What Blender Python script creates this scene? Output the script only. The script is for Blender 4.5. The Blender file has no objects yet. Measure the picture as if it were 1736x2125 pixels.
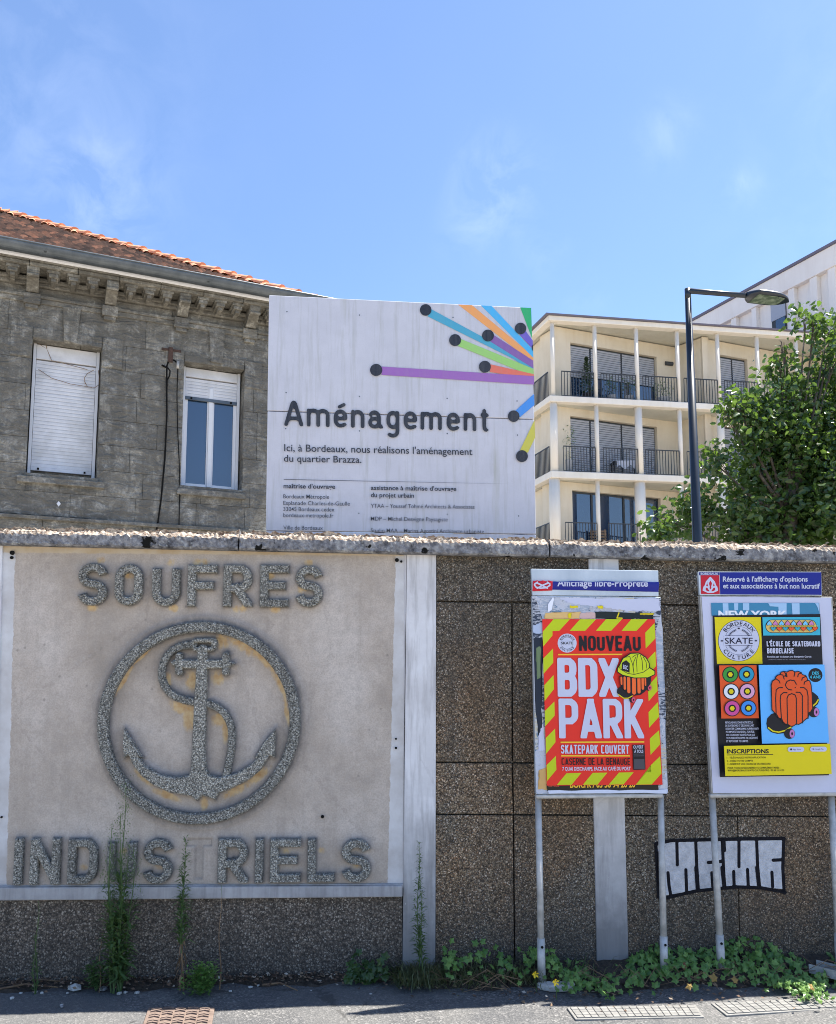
import bpy, bmesh, math, random
import numpy as np
from mathutils import Vector, Matrix
random.seed(7); rng = np.random.default_rng(7)
R = math.radians
scene = bpy.context.scene
col = scene.collection

# ---------------------------------------------------------------- camera
EYE = 1.48
PITCH = math.atan(200/1777)
FPX, PPX, PPY = 1777.0, 868.0, 1185.0          # focal length and principal point on a 1736 x 2125 sheet
cam_d = bpy.data.cameras.new('camera'); cam = bpy.data.objects.new('camera', cam_d); col.objects.link(cam)
cam.location = (0, 0, EYE); cam.rotation_euler = (R(90)+PITCH, 0, 0)
cam_d.sensor_fit = 'HORIZONTAL'; cam_d.sensor_width = 36; cam_d.lens = FPX/1736*36
cam_d.shift_y = (PPY-1062.5)/1736
cam_d.clip_start = 0.05; cam_d.clip_end = 3000
scene.camera = cam

# ---------------------------------------------------------------- light
SUN_AZ, SUN_EL = R(70.8), R(65)                  # azimuth clockwise from +Y: behind the wall, to the right
world = bpy.data.worlds.new('World'); scene.world = world; world.use_nodes = True
wt = world.node_tree; wt.nodes.clear()
wo = wt.nodes.new('ShaderNodeOutputWorld'); bg = wt.nodes.new('ShaderNodeBackground')
sky = wt.nodes.new('ShaderNodeTexSky'); sky.sky_type = 'NISHITA'; sky.sun_disc = False
sky.sun_elevation = SUN_EL; sky.sun_rotation = SUN_AZ; sky.altitude = 20
sky.air_density = 0.85; sky.dust_density = 0.45; sky.ozone_density = 5.5
bg.inputs['Strength'].default_value = 0.10
tcw = wt.nodes.new('ShaderNodeTexCoord')
L = wt.links.new
def wn(kind, **kw):
    n_ = wt.nodes.new('ShaderNode'+kind)
    for k_, v_ in kw.items(): setattr(n_, k_, v_)
    return n_
def wmath(op, a, b):
    m_ = wn('Math', operation=op, use_clamp=True)
    for sk, v_ in zip(m_.inputs, (a, b)):
        if isinstance(v_, (int, float)): sk.default_value = v_
        else: L(v_, sk)
    return m_.outputs[0]
def dirv(x, y):
    a, c = (x-PPX)/FPX, -(y-PPY)/FPX
    return Vector((a, math.cos(PITCH)-math.sin(PITCH)*c, math.sin(PITCH)+math.cos(PITCH)*c)).normalized()
nzw = wn('TexNoise'); nzw.inputs['Scale'].default_value = 16; nzw.inputs['Detail'].default_value = 8; nzw.inputs['Roughness'].default_value = .6; nzw.inputs['Distortion'].default_value = .5
L(tcw.outputs['Generated'], nzw.inputs['Vector'])
nfine = wn('TexNoise'); nfine.inputs['Scale'].default_value = 5; nfine.inputs['Detail'].default_value = 9; L(tcw.outputs['Generated'], nfine.inputs['Vector'])
acc = None
for (cx_, cy_, rad_, amt_) in ((205, 390, .085, .34), (1040, 375, .075, .42), (985, 470, .06, .2), (1380, 275, .05, .22), (1540, 383, .03, .3), (1125, 530, .05, .16), (-500, 200, .5, .3), (2600, 300, .5, .3), (1215, 605, .04, .18)):
    dv = wn('VectorMath', operation='DISTANCE'); L(tcw.outputs['Generated'], dv.inputs[0]); dv.inputs[1].default_value = dirv(cx_, cy_)
    mr = wn('MapRange'); L(dv.outputs['Value'], mr.inputs['Value']); mr.inputs['From Min'].default_value = rad_; mr.inputs['From Max'].default_value = 0; mr.inputs['To Min'].default_value = 0; mr.inputs['To Max'].default_value = 1; mr.interpolation_type = 'SMOOTHSTEP'
    m1 = wmath('MULTIPLY', mr.outputs[0], amt_*.2); acc = m1 if acc is None else wmath('ADD', acc, m1)
crw = wn('ValToRGB'); crw.color_ramp.elements[0].position = .42; crw.color_ramp.elements[1].position = .68; L(nzw.outputs['Fac'], crw.inputs[0])
cloud = wmath('ADD', wmath('MULTIPLY', acc, crw.outputs[0]), wmath('MULTIPLY', nfine.outputs['Fac'], .015))
mxw = wn('Mix', data_type='RGBA')
L(cloud, mxw.inputs[0]); L(sky.outputs[0], mxw.inputs[6]); mxw.inputs[7].default_value = (9.5, 9.7, 10.3, 1)
L(mxw.outputs[2], bg.inputs['Color']); L(bg.outputs[0], wo.inputs[0])
sd = bpy.data.lights.new('sun', 'SUN'); sd.energy = 5.0; sd.angle = R(.53); sd.color = (1, .95, .87)
sun = bpy.data.objects.new('sun', sd); col.objects.link(sun)
sv = Vector((math.cos(SUN_EL)*math.sin(SUN_AZ), math.cos(SUN_EL)*math.cos(SUN_AZ), math.sin(SUN_EL)))
sun.rotation_euler = sv.to_track_quat('Z', 'Y').to_euler(); sun.location = (0, 0, 30)
scene.view_settings.view_transform = 'Standard'; scene.view_settings.look = 'None'
scene.view_settings.gamma = 1; scene.view_settings.use_curve_mapping = False
scene.view_settings.exposure = 1.5
scene.render.engine = 'CYCLES'; scene.cycles.pixel_filter_type = 'BLACKMAN_HARRIS'; scene.cycles.filter_width = 1.0

# ---------------------------------------------------------------- rays and planes
def ray(x, y):
    a = (x-PPX)/FPX; c = -(y-PPY)/FPX
    return (a, math.cos(PITCH)-math.sin(PITCH)*c, math.sin(PITCH)+math.cos(PITCH)*c)
def ground_pt(x, y, z=0.0):
    a, b, c = ray(x, y); t = (z-EYE)/c; return (a*t, b*t)
class Plane:
    """upright plane through (x0, y0) turned by yaw; local x runs along it, local -y towards the camera"""
    def __init__(s, x0, y0, yaw):
        s.o = (x0, y0); s.yaw = R(yaw); s.d = (math.cos(s.yaw), math.sin(s.yaw)); s.n = (-s.d[1], s.d[0])
    def uz(s, x, y, off=0.0):
        a, b, c = ray(x, y)
        k = s.o[0]*s.n[0]+s.o[1]*s.n[1]-off
        t = k/(a*s.n[0]+b*s.n[1])
        X, Y = a*t, b*t
        return ((X-s.o[0])*s.d[0]+(Y-s.o[1])*s.d[1], EYE+c*t)

def empty(name, loc=(0,0,0), rz=0, parent=None):
    o = bpy.data.objects.new(name, None); o.empty_display_size = .2; col.objects.link(o)
    o.location = loc; o.rotation_euler = (0, 0, rz); o.parent = parent
    return o
def tag(o, label=None, cat=None, group=None, kind=None):
    if label: o['label'] = label
    if cat: o['category'] = cat
    if group: o['group'] = group
    if kind or cat: o['kind'] = kind or 'thing'
    return o
def link(name, me, mat=None, parent=None, loc=None, rot=None):
    o = bpy.data.objects.new(name, me); col.objects.link(o); o.parent = parent
    if mat is not None and len(me.materials) == 0: me.materials.append(mat)
    if loc: o.location = loc
    if rot: o.rotation_euler = rot
    return o
def plane_root(name, P, *a, **k):
    return tag(empty(name, (P.o[0], P.o[1], 0), P.yaw), *a, **k)

class MB:
    def __init__(s): s.v = []; s.f = []
    def add(s, vs, fs):
        n = len(s.v); s.v += [tuple(v) for v in vs]; s.f += [tuple(i+n for i in f) for f in fs]; return s
    def box(s, x0, x1, y0, y1, z0, z1):
        return s.add([(x0,y0,z0),(x1,y0,z0),(x1,y1,z0),(x0,y1,z0),(x0,y0,z1),(x1,y0,z1),(x1,y1,z1),(x0,y1,z1)],
                     [(0,3,2,1),(4,5,6,7),(0,1,5,4),(1,2,6,5),(2,3,7,6),(3,0,4,7)])
    def prism(s, poly, y0, y1):
        """poly in (u, z), extruded along local y from y0 (front) to y1"""
        n = len(poly)
        vs = [(p[0], y0, p[1]) for p in poly]+[(p[0], y1, p[1]) for p in poly]
        fs = [tuple(range(n)), tuple(range(2*n-1, n-1, -1))]+[(i, i+n, (i+1)%n+n, (i+1)%n) for i in range(n)]
        return s.add(vs, fs)
    def column(s, poly, z0, z1):
        """poly in plan (x, y)"""
        n = len(poly)
        vs = [(p[0], p[1], z0) for p in poly]+[(p[0], p[1], z1) for p in poly]
        fs = [tuple(range(n-1, -1, -1)), tuple(range(n, 2*n))]+[(i, (i+1)%n, (i+1)%n+n, i+n) for i in range(n)]
        return s.add(vs, fs)
    def tube(s, pts, rad, n=8, cap=True):
        pts = [Vector(p) for p in pts]; rr = rad if hasattr(rad, '__len__') else [rad]*len(pts)
        vs = []; fs = []
        up = Vector((0.03, .07, 1)).normalized()
        prev = None
        for i, p in enumerate(pts):
            d = (pts[min(i+1, len(pts)-1)]-pts[max(i-1, 0)])
            if d.length < 1e-9: d = Vector((0, 0, 1))
            d.normalize()
            if prev is None:
                a = d.cross(up)
                if a.length < .1: a = d.cross(Vector((1, 0, 0)))
            else:
                a = prev-d*prev.dot(d)
                if a.length < 1e-4: a = d.cross(up)
            a.normalize(); prev = a; b = d.cross(a)
            for k in range(n):
                t = 2*math.pi*k/n; vs.append(p+(a*math.cos(t)+b*math.sin(t))*rr[i])
        for i in range(len(pts)-1):
            for k in range(n):
                fs.append((i*n+k, i*n+(k+1)%n, (i+1)*n+(k+1)%n, (i+1)*n+k))
        if cap: fs += [tuple(range(n-1, -1, -1)), tuple(range((len(pts)-1)*n, len(pts)*n))]
        return s.add(vs, fs)
    def build(s, name, mat, parent=None, smooth=False, bevel=0, loc=None, rot=None, flip=True):
        me = bpy.data.meshes.new(name); me.from_pydata(s.v, [], s.f)
        bm = bmesh.new(); bm.from_mesh(me); bmesh.ops.recalc_face_normals(bm, faces=bm.faces); bm.to_mesh(me); bm.free()
        if smooth:
            me.polygons.foreach_set('use_smooth', [True]*len(me.polygons))
        o = link(name, me, mat, parent, loc, rot)
        if bevel:
            m = o.modifiers.new('bevel', 'BEVEL'); m.width = bevel; m.segments = 2; m.limit_method = 'ANGLE'; m.angle_limit = R(40)
        if smooth:
            m = o.modifiers.new('ws', 'WEIGHTED_NORMAL') if False else None
        return o
def copy_tree(o, parent=None):
    c = o.copy(); col.objects.link(c); c.parent = parent
    for ch in [x for x in o.children]: copy_tree(ch, c)
    return c

# ---------------------------------------------------------------- materials
class NT:
    def __init__(s, name):
        s.m = bpy.data.materials.new(name); s.m.use_nodes = True; s.t = s.m.node_tree; s.t.nodes.clear()
        s.out = s.t.nodes.new('ShaderNodeOutputMaterial'); s.b = s.t.nodes.new('ShaderNodeBsdfPrincipled')
        s.l(s.b.outputs[0], s.out.inputs[0])
        s.geo = s.t.nodes.new('ShaderNodeNewGeometry'); s.pos = s.geo.outputs['Position']
    def l(s, a, b): s.t.links.new(a, b)
    def n(s, kind, **kw):
        nd = s.t.nodes.new('ShaderNode'+kind)
        for k, v in kw.items(): setattr(nd, k, v)
        return nd
    def set(s, sock, v):
        if isinstance(v, bpy.types.NodeSocket): s.l(v, sock)
        elif v is not None:
            if hasattr(v, '__len__') and len(v) == 3 and sock.type == 'RGBA': v = (*v, 1)
            sock.default_value = v
    def mapped(s, scale=(1,1,1), src=None, rot=None):
        m = s.n('Mapping'); s.l(src or s.pos, m.inputs[0]); m.inputs['Scale'].default_value = scale
        if rot: m.inputs['Rotation'].default_value = rot
        return m.outputs[0]
    def noise(s, scale, detail=6, rough=.6, vec=None, dist=0):
        x = s.n('TexNoise'); s.l(vec or s.pos, x.inputs['Vector']); x.inputs['Scale'].default_value = scale
        x.inputs['Detail'].default_value = detail; x.inputs['Roughness'].default_value = rough; x.inputs['Distortion'].default_value = dist
        return x.outputs['Fac']
    def voro(s, scale, vec=None, feat='F1', rnd=1):
        x = s.n('TexVoronoi', feature=feat); s.l(vec or s.pos, x.inputs['Vector']); x.inputs['Scale'].default_value = scale; x.inputs['Randomness'].default_value = rnd
        return x
    def ramp(s, fac, stops, interp='LINEAR'):
        r = s.n('ValToRGB'); cr = r.color_ramp; cr.interpolation = interp
        while len(cr.elements) < len(stops): cr.elements.new(.5)
        for e, (p, c) in zip(cr.elements, stops):
            e.position = p; e.color = (*c, 1) if hasattr(c, '__len__') else (c, c, c, 1)
        s.l(fac, r.inputs[0]); return r.outputs[0]
    def mix(s, f, a, b, mode='MIX'):
        m = s.n('Mix', data_type='RGBA', blend_type=mode); s.set(m.inputs[0], f); s.set(m.inputs[6], a); s.set(m.inputs[7], b); return m.outputs[2]
    def math(s, op, a, b=0.0, clamp=False):
        m = s.n('Math', operation=op); m.use_clamp = clamp; s.set(m.inputs[0], a); s.set(m.inputs[1], b); return m.outputs[0]
    def attr(s, name):
        a = s.n('Attribute'); a.attribute_name = name; return a.outputs['Fac']
    def sep(s, src=None):
        x = s.n('SeparateXYZ'); s.l(src or s.pos, x.inputs[0]); return x.outputs
    def bump(s, h, strength=.4, dist=.01, prev=None):
        b = s.n('Bump'); b.inputs['Strength'].default_value = strength; b.inputs['Distance'].default_value = dist; s.l(h, b.inputs['Height'])
        if prev: s.l(prev, b.inputs['Normal'])
        return b.outputs[0]
    def done(s, color=None, rough=.8, normal=None, metal=0, spec=None, **kw):
        s.set(s.b.inputs['Base Color'], color); s.set(s.b.inputs['Roughness'], rough); s.b.inputs['Metallic'].default_value = metal
        if normal: s.l(normal, s.b.inputs['Normal'])
        if spec is not None: s.b.inputs['Specular IOR Level'].default_value = spec
        for k, v in kw.items(): s.set(s.b.inputs[k.replace('_', ' ')], v)
        return s.m
def lin(c):
    return tuple(((v/255)/12.92 if v/255 <= .04045 else ((v/255+.055)/1.055)**2.4) for v in c)
_pl = {}
def paint(rgb, rough=.55, wear=.06, metal=0, spec=None):
    """plain printed or painted colour, slightly uneven; rgb is linear"""
    key = (tuple(round(v, 3) for v in rgb), rough, wear, metal)
    if key in _pl: return _pl[key]
    t = NT('painted_surface'); n = t.noise(14, 5, .65); n2 = t.noise(160, 2, .5)
    f = t.math('MULTIPLY', t.math('SUBTRACT', n, .5), 1.0); 
    c = t.mix(t.math('MULTIPLY', t.ramp(n, [(.35, 0), (.7, 1)]), wear*3), rgb, tuple(v*.72+.012 for v in rgb))
    _pl[key] = t.done(c, rough, t.bump(n2, .05, .002), metal, .22 if spec is None else spec); return _pl[key]

def m_sett(name, stops, scale, warm=None, bumpd=.004, stain=.5, low_dark=None):
    """washed pebble render: voronoi chips of mixed stone"""
    t = NT(name); v = t.voro(scale); hs = t.sep(v.outputs['Color'])
    v2 = t.voro(scale*1.9, vec=t.mapped((1, 1, 1.0)))
    pick = t.math('FRACT', t.math('ADD', hs[0], t.math('MULTIPLY', t.sep(v2.outputs['Color'])[1], .35)))
    c = t.ramp(pick, stops, 'CONSTANT')
    edge = t.ramp(v.outputs['Distance'], [(.25, 1), (.62, .25)])
    c = t.mix(.8, c, edge, 'MULTIPLY')
    big = t.noise(1.3, 7, .65)
    c = t.mix(t.math('MULTIPLY', t.ramp(big, [(.4, 0), (.75, 1)]), stain), c, (.04, .037, .034))
    sv_ = t.noise(2.6, 6, .65, vec=t.mapped((3.2, 3.2, .35)))
    c = t.mix(t.math('MULTIPLY', t.ramp(sv_, [(.52, 0), (.66, 1)]), .35), c, (.05,.045,.04))
    c = t.mix(.5, c, t.ramp(t.n('ObjectInfo').outputs['Random'], [(0, (.72,.72,.72)), (1, (1.25,1.22,1.18))]), 'MULTIPLY')
    if warm:
        wn = t.noise(.9, 4, .6, vec=t.mapped((1.3, 1.3, .8)))
        c = t.mix(t.math('MULTIPLY', t.ramp(wn, [(.48, 0), (.62, 1)]), .9), c, warm, 'MULTIPLY')
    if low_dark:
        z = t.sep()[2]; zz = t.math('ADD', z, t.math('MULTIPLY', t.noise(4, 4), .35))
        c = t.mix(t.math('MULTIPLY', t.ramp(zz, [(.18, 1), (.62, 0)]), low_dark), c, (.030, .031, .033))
    return t.done(c, .85, t.bump(t.math('SUBTRACT', 1, v.outputs['Distance']), .9, bumpd), spec=.3)
GRANITE_STOPS = [(0, (.07,.058,.044)), (.20, (.21,.17,.12)), (.40, (.31,.27,.21)), (.58, (.12,.10,.075)), (.70, (.25,.175,.115)), (.84, (.52,.47,.40)), (.94, (.16,.15,.14))]
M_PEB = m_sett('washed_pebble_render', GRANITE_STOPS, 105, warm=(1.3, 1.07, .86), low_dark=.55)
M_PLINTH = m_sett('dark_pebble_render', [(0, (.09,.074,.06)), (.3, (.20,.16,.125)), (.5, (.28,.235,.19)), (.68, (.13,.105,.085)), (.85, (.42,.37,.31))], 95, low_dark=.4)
M_CHIP = m_sett('granite_chip_letter', [(0, (.08,.085,.078)), (.12, (.35,.345,.31)), (.42, (.45,.445,.40)), (.68, (.21,.21,.19)), (.79, (.58,.57,.52)), (.92, (.35,.34,.30))], 125, stain=.15, bumpd=.003)

def m_panel():
    t = NT('weathered_cement_panel')
    n1 = t.noise(2.2, 8, .62); n2 = t.noise(22, 5, .6); n3 = t.noise(140, 3, .6)
    c = t.ramp(n1, [(.32, (.36,.305,.25)), (.5, (.49,.425,.365)), (.66, (.58,.52,.465))])
    c = t.mix(t.math('MULTIPLY', t.ramp(n2, [(.42, 0), (.65, 1)]), .3), c, (.31,.28,.25))
    st = t.noise(3.5, 6, .6, vec=t.mapped((4.5, 4.5, .35)))
    c = t.mix(t.math('MULTIPLY', t.ramp(st, [(.5, 0), (.68, 1)]), .28), c, (.27,.235,.20))
    c = t.mix(t.math('MULTIPLY', t.ramp(t.voro(13).outputs['Distance'], [(.05, 1), (.11, 0)]), t.math('MULTIPLY', t.ramp(t.noise(1.7, 3), [(.5, 0), (.6, 1)]), .5)), c, (.15,.14,.13))
    c = t.mix(t.math('MULTIPLY', t.ramp(n3, [(.4, 0), (.62, 1)]), .30), c, (.22,.19,.165))
    c = t.mix(t.math('MULTIPLY', t.ramp(t.noise(70, 4, .7), [(.6, 0), (.68, 1)]), .35), c, (.55,.52,.48))
    ck = t.voro(1.6, vec=t.mapped((1, 1, .8)), feat='DISTANCE_TO_EDGE').outputs['Distance']
    c = t.mix(t.math('MULTIPLY', t.ramp(t.math('ADD', ck, t.math('MULTIPLY', t.math('SUBTRACT', n2, .5), .16)), [(0, .7), (.004, 0)]), .28), c, (.16,.14,.13))
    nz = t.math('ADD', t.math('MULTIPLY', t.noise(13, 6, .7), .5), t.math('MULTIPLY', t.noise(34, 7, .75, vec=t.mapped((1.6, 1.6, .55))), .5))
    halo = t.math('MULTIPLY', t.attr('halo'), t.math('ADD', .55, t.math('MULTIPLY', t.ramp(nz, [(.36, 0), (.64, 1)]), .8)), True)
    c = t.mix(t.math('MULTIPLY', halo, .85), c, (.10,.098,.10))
    och = t.ramp(t.math('MULTIPLY', t.attr('ochre'), t.math('ADD', .25, t.math('MULTIPLY', t.ramp(nz, [(.36, 0), (.64, 1)]), 1.1))), [(.25, 0), (.62, 1)])
    c = t.mix(t.math('MULTIPLY', och, .85), c, t.ramp(t.noise(30, 4), [(.3, (.42,.25,.10)), (.65, (.58,.44,.24))]))
    wz = t.noise(24, 6, .7)
    wh = t.ramp(t.math('ADD', t.attr('border'), t.math('MULTIPLY', t.math('SUBTRACT', wz, .5), .5)), [(.48, 0), (.54, 1)])
    c = t.mix(wh, c, t.ramp(t.noise(9, 6), [(.3, (.45,.43,.42)), (.7, (.60,.60,.61))]))
    oc2 = t.ramp(t.math('ADD', t.attr('topstrip'), t.math('MULTIPLY', t.math('SUBTRACT', wz, .5), .4)), [(.45, 0), (.58, 1)])
    c = t.mix(t.math('MULTIPLY', oc2, .9), c, t.ramp(t.noise(9, 6), [(.35, (.44,.33,.20)), (.6, (.52,.44,.33))]))
    h = t.math('ADD', t.math('MULTIPLY', n2, .6), t.math('MULTIPLY', n3, .5))
    return t.done(c, .88, t.bump(h, .35, .004), spec=.25)
M_PANEL = m_panel()
def m_white_pillar():
    t = NT('flaking_white_pillar'); z = t.sep()[2]
    n1 = t.noise(4, 8, .65); n2 = t.noise(60, 4, .6); st = t.noise(5, 6, .65, vec=t.mapped((5, 5, .5)))
    c = t.ramp(n1, [(.3, (.56,.55,.56)), (.6, (.68,.68,.70)), (.8, (.74,.75,.78))])
    c = t.mix(t.math('MULTIPLY', t.ramp(st, [(.46, 0), (.66, 1)]), .6), c, (.32,.31,.31))
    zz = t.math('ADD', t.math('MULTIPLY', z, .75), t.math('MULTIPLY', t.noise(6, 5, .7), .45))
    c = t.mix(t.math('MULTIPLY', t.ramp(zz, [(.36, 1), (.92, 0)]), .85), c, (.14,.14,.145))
    c = t.mix(t.math('MULTIPLY', t.ramp(t.math('ADD', z, t.math('MULTIPLY', n1, .1)), [(2.02, 0), (2.2, 1)]), .6), c, (.46,.36,.24))
    fl = t.ramp(t.noise(28, 4, .7), [(.69, 0), (.72, 1)])
    c = t.mix(t.math('MULTIPLY', fl, .7), c, (.62,.62,.62))
    cr = t.voro(2.1, vec=t.mapped((1, 1, .45)), feat='DISTANCE_TO_EDGE').outputs['Distance']
    c = t.mix(t.math('MULTIPLY', t.ramp(t.math('ADD', cr, t.math('MULTIPLY', t.math('SUBTRACT', n1, .5), .12)), [(.0, .6), (.004, 0)]), .25), c, (.3,.29,.29))
    return t.done(c, .8, t.bump(n2, .3, .004), spec=.3)
M_WHITE = m_white_pillar()
def m_coping(top=False):
    t = NT('lichened_coping_top' if top else 'lichened_coping')
    n = t.noise(9, 8, .7); v = t.voro(55); 
    if top:
        c = t.ramp(t.noise(60, 5, .7), [(.38, (.12,.075,.05)), (.48, (.32,.25,.19)), (.6, (.52,.46,.38))])
        return t.done(c, .9, t.bump(t.noise(90, 5, .7), .8, .012))
    c = t.ramp(t.math('ADD', t.math('MULTIPLY', n, .5), t.math('MULTIPLY', t.noise(38, 5, .7), .5)), [(.38, (.045,.045,.05)), (.47, (.14,.14,.15)), (.55, (.25,.25,.26)), (.66, (.42,.42,.40))])
    sp = t.ramp(v.outputs['Distance'], [(.16, 1), (.34, 0)])
    c = t.mix(t.math('MULTIPLY', sp, t.ramp(t.noise(5, 4), [(.42, 0), (.62, .8)])), c, (.38,.39,.36))
    moss = t.ramp(t.noise(8, 5, .62), [(.61, 0), (.63, 1)])
    c = t.mix(moss, c, (.008,.008,.007))
    return t.done(c, .92, t.bump(t.math('ADD', n, t.math('MULTIPLY', t.noise(70, 4), .4)), .7, .015), spec=.2)
M_COP = m_coping(); M_COPT = m_coping(True)
def m_ashlar():
    t = NT('weathered_limestone'); n1 = t.noise(1.1, 9, .62); n2 = t.noise(7, 8, .68, dist=.8); n3 = t.noise(38, 5, .65)
    n5 = t.noise(2.4, 10, .7, vec=t.mapped((1, 1, 1.9)), dist=.9)
    c = t.ramp(n2, [(.36, (.10,.098,.09)), (.47, (.22,.216,.20)), (.56, (.36,.355,.33)), (.66, (.56,.555,.52))])
    c = t.mix(t.math('MULTIPLY', t.ramp(n5, [(.47, 0), (.55, 1)]), .78), c, (.05,.049,.046))
    c = t.mix(.55, c, t.ramp(n3, [(.38, (.35,.35,.34)), (.5, (1,1,1)), (.64, (1.7,1.68,1.6))]), 'MULTIPLY')
    c = t.mix(t.math('MULTIPLY', t.ramp(t.noise(1.3, 8, .7, dist=1.5), [(.58, 0), (.66, 1)]), .6), c, (.42,.405,.36))
    c = t.mix(0, c, (0,0,0))
    vs_ = t.noise(2.2, 7, .7, vec=t.mapped((2.6, 2.6, .35)))
    c = t.mix(t.math('MULTIPLY', t.ramp(vs_, [(.48, 0), (.58, 1)]), .68), c, (.06,.058,.053))
    c = t.mix(t.math('MULTIPLY', t.ramp(n1, [(.45, 0), (.6, 1)]), .35), c, (.115,.108,.095))
    oc = t.ramp(t.noise(1.9, 5, .6), [(.52, 0), (.72, 1)])
    c = t.mix(t.math('MULTIPLY', oc, .25), c, (.27,.235,.17))
    z = t.sep()[2]
    c = t.mix(t.math('MULTIPLY', t.ramp(t.math('ADD', z, t.math('MULTIPLY', n1, 1.2)), [(3.9, 1), (4.9, 0)]), .35), c, (.34,.325,.285))
    sp = t.ramp(t.voro(18).outputs['Distance'], [(.06, 1), (.11, 0)])
    c = t.mix(t.math('MULTIPLY', sp, .5), c, (.42,.42,.38))
    oi = t.n('ObjectInfo').outputs['Random']
    c = t.mix(.3, c, t.ramp(oi, [(0, (.65,.65,.65)), (1, (1.2,1.18,1.12))]), 'MULTIPLY')
    c = t.mix(1.0, c, (.80,.80,.80), 'MULTIPLY')
    h = t.math('ADD', t.math('MULTIPLY', t.noise(3.2, 7, .6, vec=t.mapped((1, 1, 2.2)), dist=1.2), 1.8), t.math('MULTIPLY', n3, .25))
    return t.done(c, .93, t.bump(h, .75, .06), spec=.2)
M_ASH = m_ashlar()
def m_simple(name, c1, c2, scale, rough=.8, bump=.3, dist=.01, metal=0, detail=6, spec=None, vec=(1,1,1)):
    t = NT(name); n = t.noise(scale, detail, .6, vec=t.mapped(vec))
    return t.done(t.ramp(n, [(.32, c1), (.68, c2)]), rough, t.bump(t.noise(scale*5, 4), bump, dist), metal, spec)
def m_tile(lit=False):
    t = NT('sunlit_ridge_terracotta' if lit else 'mossy_roof_tile'); n = t.noise(5, 6, .65); g = t.geo.outputs['Random Per Island']
    if lit: c = t.ramp(n, [(.3, (.42,.17,.09)), (.65, (.62,.30,.17))])  # ridge tiles get a brighter orange, sunlight painted into the colour
    else:
        c = t.ramp(g, [(0, (.085,.052,.038)), (.45, (.20,.115,.078)), (.8, (.32,.165,.10)), (1, (.50,.24,.14))])
        c = t.mix(t.ramp(n, [(.42, 0), (.62, .6)]), c, (.10,.085,.065))
    return t.done(c, .85, t.bump(t.noise(50, 4), .4, .01))
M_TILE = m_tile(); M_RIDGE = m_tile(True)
M_BOARDS = None
def m_signwhite():
    t = NT('grimy_white_sign'); n = t.noise(6, 7, .65); st = t.noise(6, 7, .7, vec=t.mapped((6, 6, .35))); g = t.noise(180, 3, .6)
    c = t.ramp(n, [(.3, (.49,.50,.56)), (.7, (.56,.57,.635))])
    c = t.mix(t.math('MULTIPLY', t.ramp(st, [(.5, 0), (.68, 1)]), .5), c, (.36,.37,.36))
    c = t.mix(t.math('MULTIPLY', t.ramp(g, [(.5, 0), (.7, 1)]), .25), c, (.42,.44,.47))
    dr = t.ramp(t.noise(1.6, 4, .6, vec=t.mapped((5, 5, .5))), [(.62, 0), (.72, 1)])
    c = t.mix(t.math('MULTIPLY', dr, .35), c, (.32,.33,.24))
    return t.done(c, .5, t.bump(g, .06, .003), spec=.35)
M_SIGN = m_signwhite()
def m_grime(rgb, rough=.5):
    t = NT('grimy_print'); st = t.noise(6, 7, .7, vec=t.mapped((6, 6, .35))); g = t.noise(180, 3, .6)
    c = t.mix(t.math('MULTIPLY', t.ramp(st, [(.45, 0), (.8, 1)]), .35), rgb, tuple(v*.5+.16 for v in rgb))
    c = t.mix(t.math('MULTIPLY', t.ramp(g, [(.5, 0), (.7, 1)]), .25), c, tuple(v*.7+.1 for v in rgb))
    return t.done(c, rough)
def m_leaf(name, a, b, trans=.35, rough=.38, yellow=None):
    t = NT(name); g = t.geo.outputs['Random Per Island']
    st = [(0, a), (1, b)]
    if yellow: st = [(0, a), (.93, b), (.96, yellow), (1, yellow)]
    c = t.ramp(g, st)
    d = t.n('BsdfTranslucent'); t.set(d.inputs[0], t.mix(.5, c, (.25,.42,.04)))
    mx = t.n('MixShader'); mx.inputs[0].default_value = trans
    t.done(c, rough, spec=.5); t.l(t.b.outputs[0], mx.inputs[1]); t.l(d.outputs[0], mx.inputs[2]); t.l(mx.outputs[0], t.out.inputs[0])
    return t.m
M_LEAF = m_leaf('tree_leaf', (.018,.050,.015), (.066,.12,.034), .34, .28)
M_WEED = m_leaf('weed_leaf', (.06,.115,.04), (.12,.19,.07), .35, .5)
M_IVY = m_leaf('ground_ivy_leaf', (.07,.17,.035), (.20,.34,.08), .32, .4)
M_DRY = m_simple('dry_stem', (.12,.07,.04), (.26,.17,.09), 20)
M_BARK = m_simple('grey_bark', (.05,.04,.03), (.13,.11,.09), 12, bump=.7, dist=.02)
M_GALV = m_simple('galvanised_steel', (.34,.335,.32), (.56,.555,.54), 18, rough=.6, bump=.25, dist=.003, metal=.35)
M_ALU = m_simple('brushed_aluminium_plate', (.40,.46,.52), (.56,.62,.68), 5, rough=.45, bump=.05, metal=.35, vec=(1,1,.3))
M_LAMP = m_simple('dark_blue_lamp_paint', (.006,.011,.020), (.010,.017,.030), 8, rough=.35, bump=.03, dist=.002)
M_ZINC = m_simple('zinc_gutter', (.07,.085,.10), (.12,.14,.16), 6, rough=.4, bump=.08, metal=.5)
M_PVC = paint((.66,.68,.72), .4)
M_BLACK = paint((.012,.012,.016), .5)
M_HOLE = paint((.004,.004,.004), .9)
M_WHITEP = paint((.66,.68,.76), .5, .04)
def m_glass(name, tint=(.015,.038,.085)):
    t = NT(name); return t.done(tint, .04, None, 0, 1.0, Coat_Weight=1.0)
M_GLASS = m_glass('window_glass')
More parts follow.
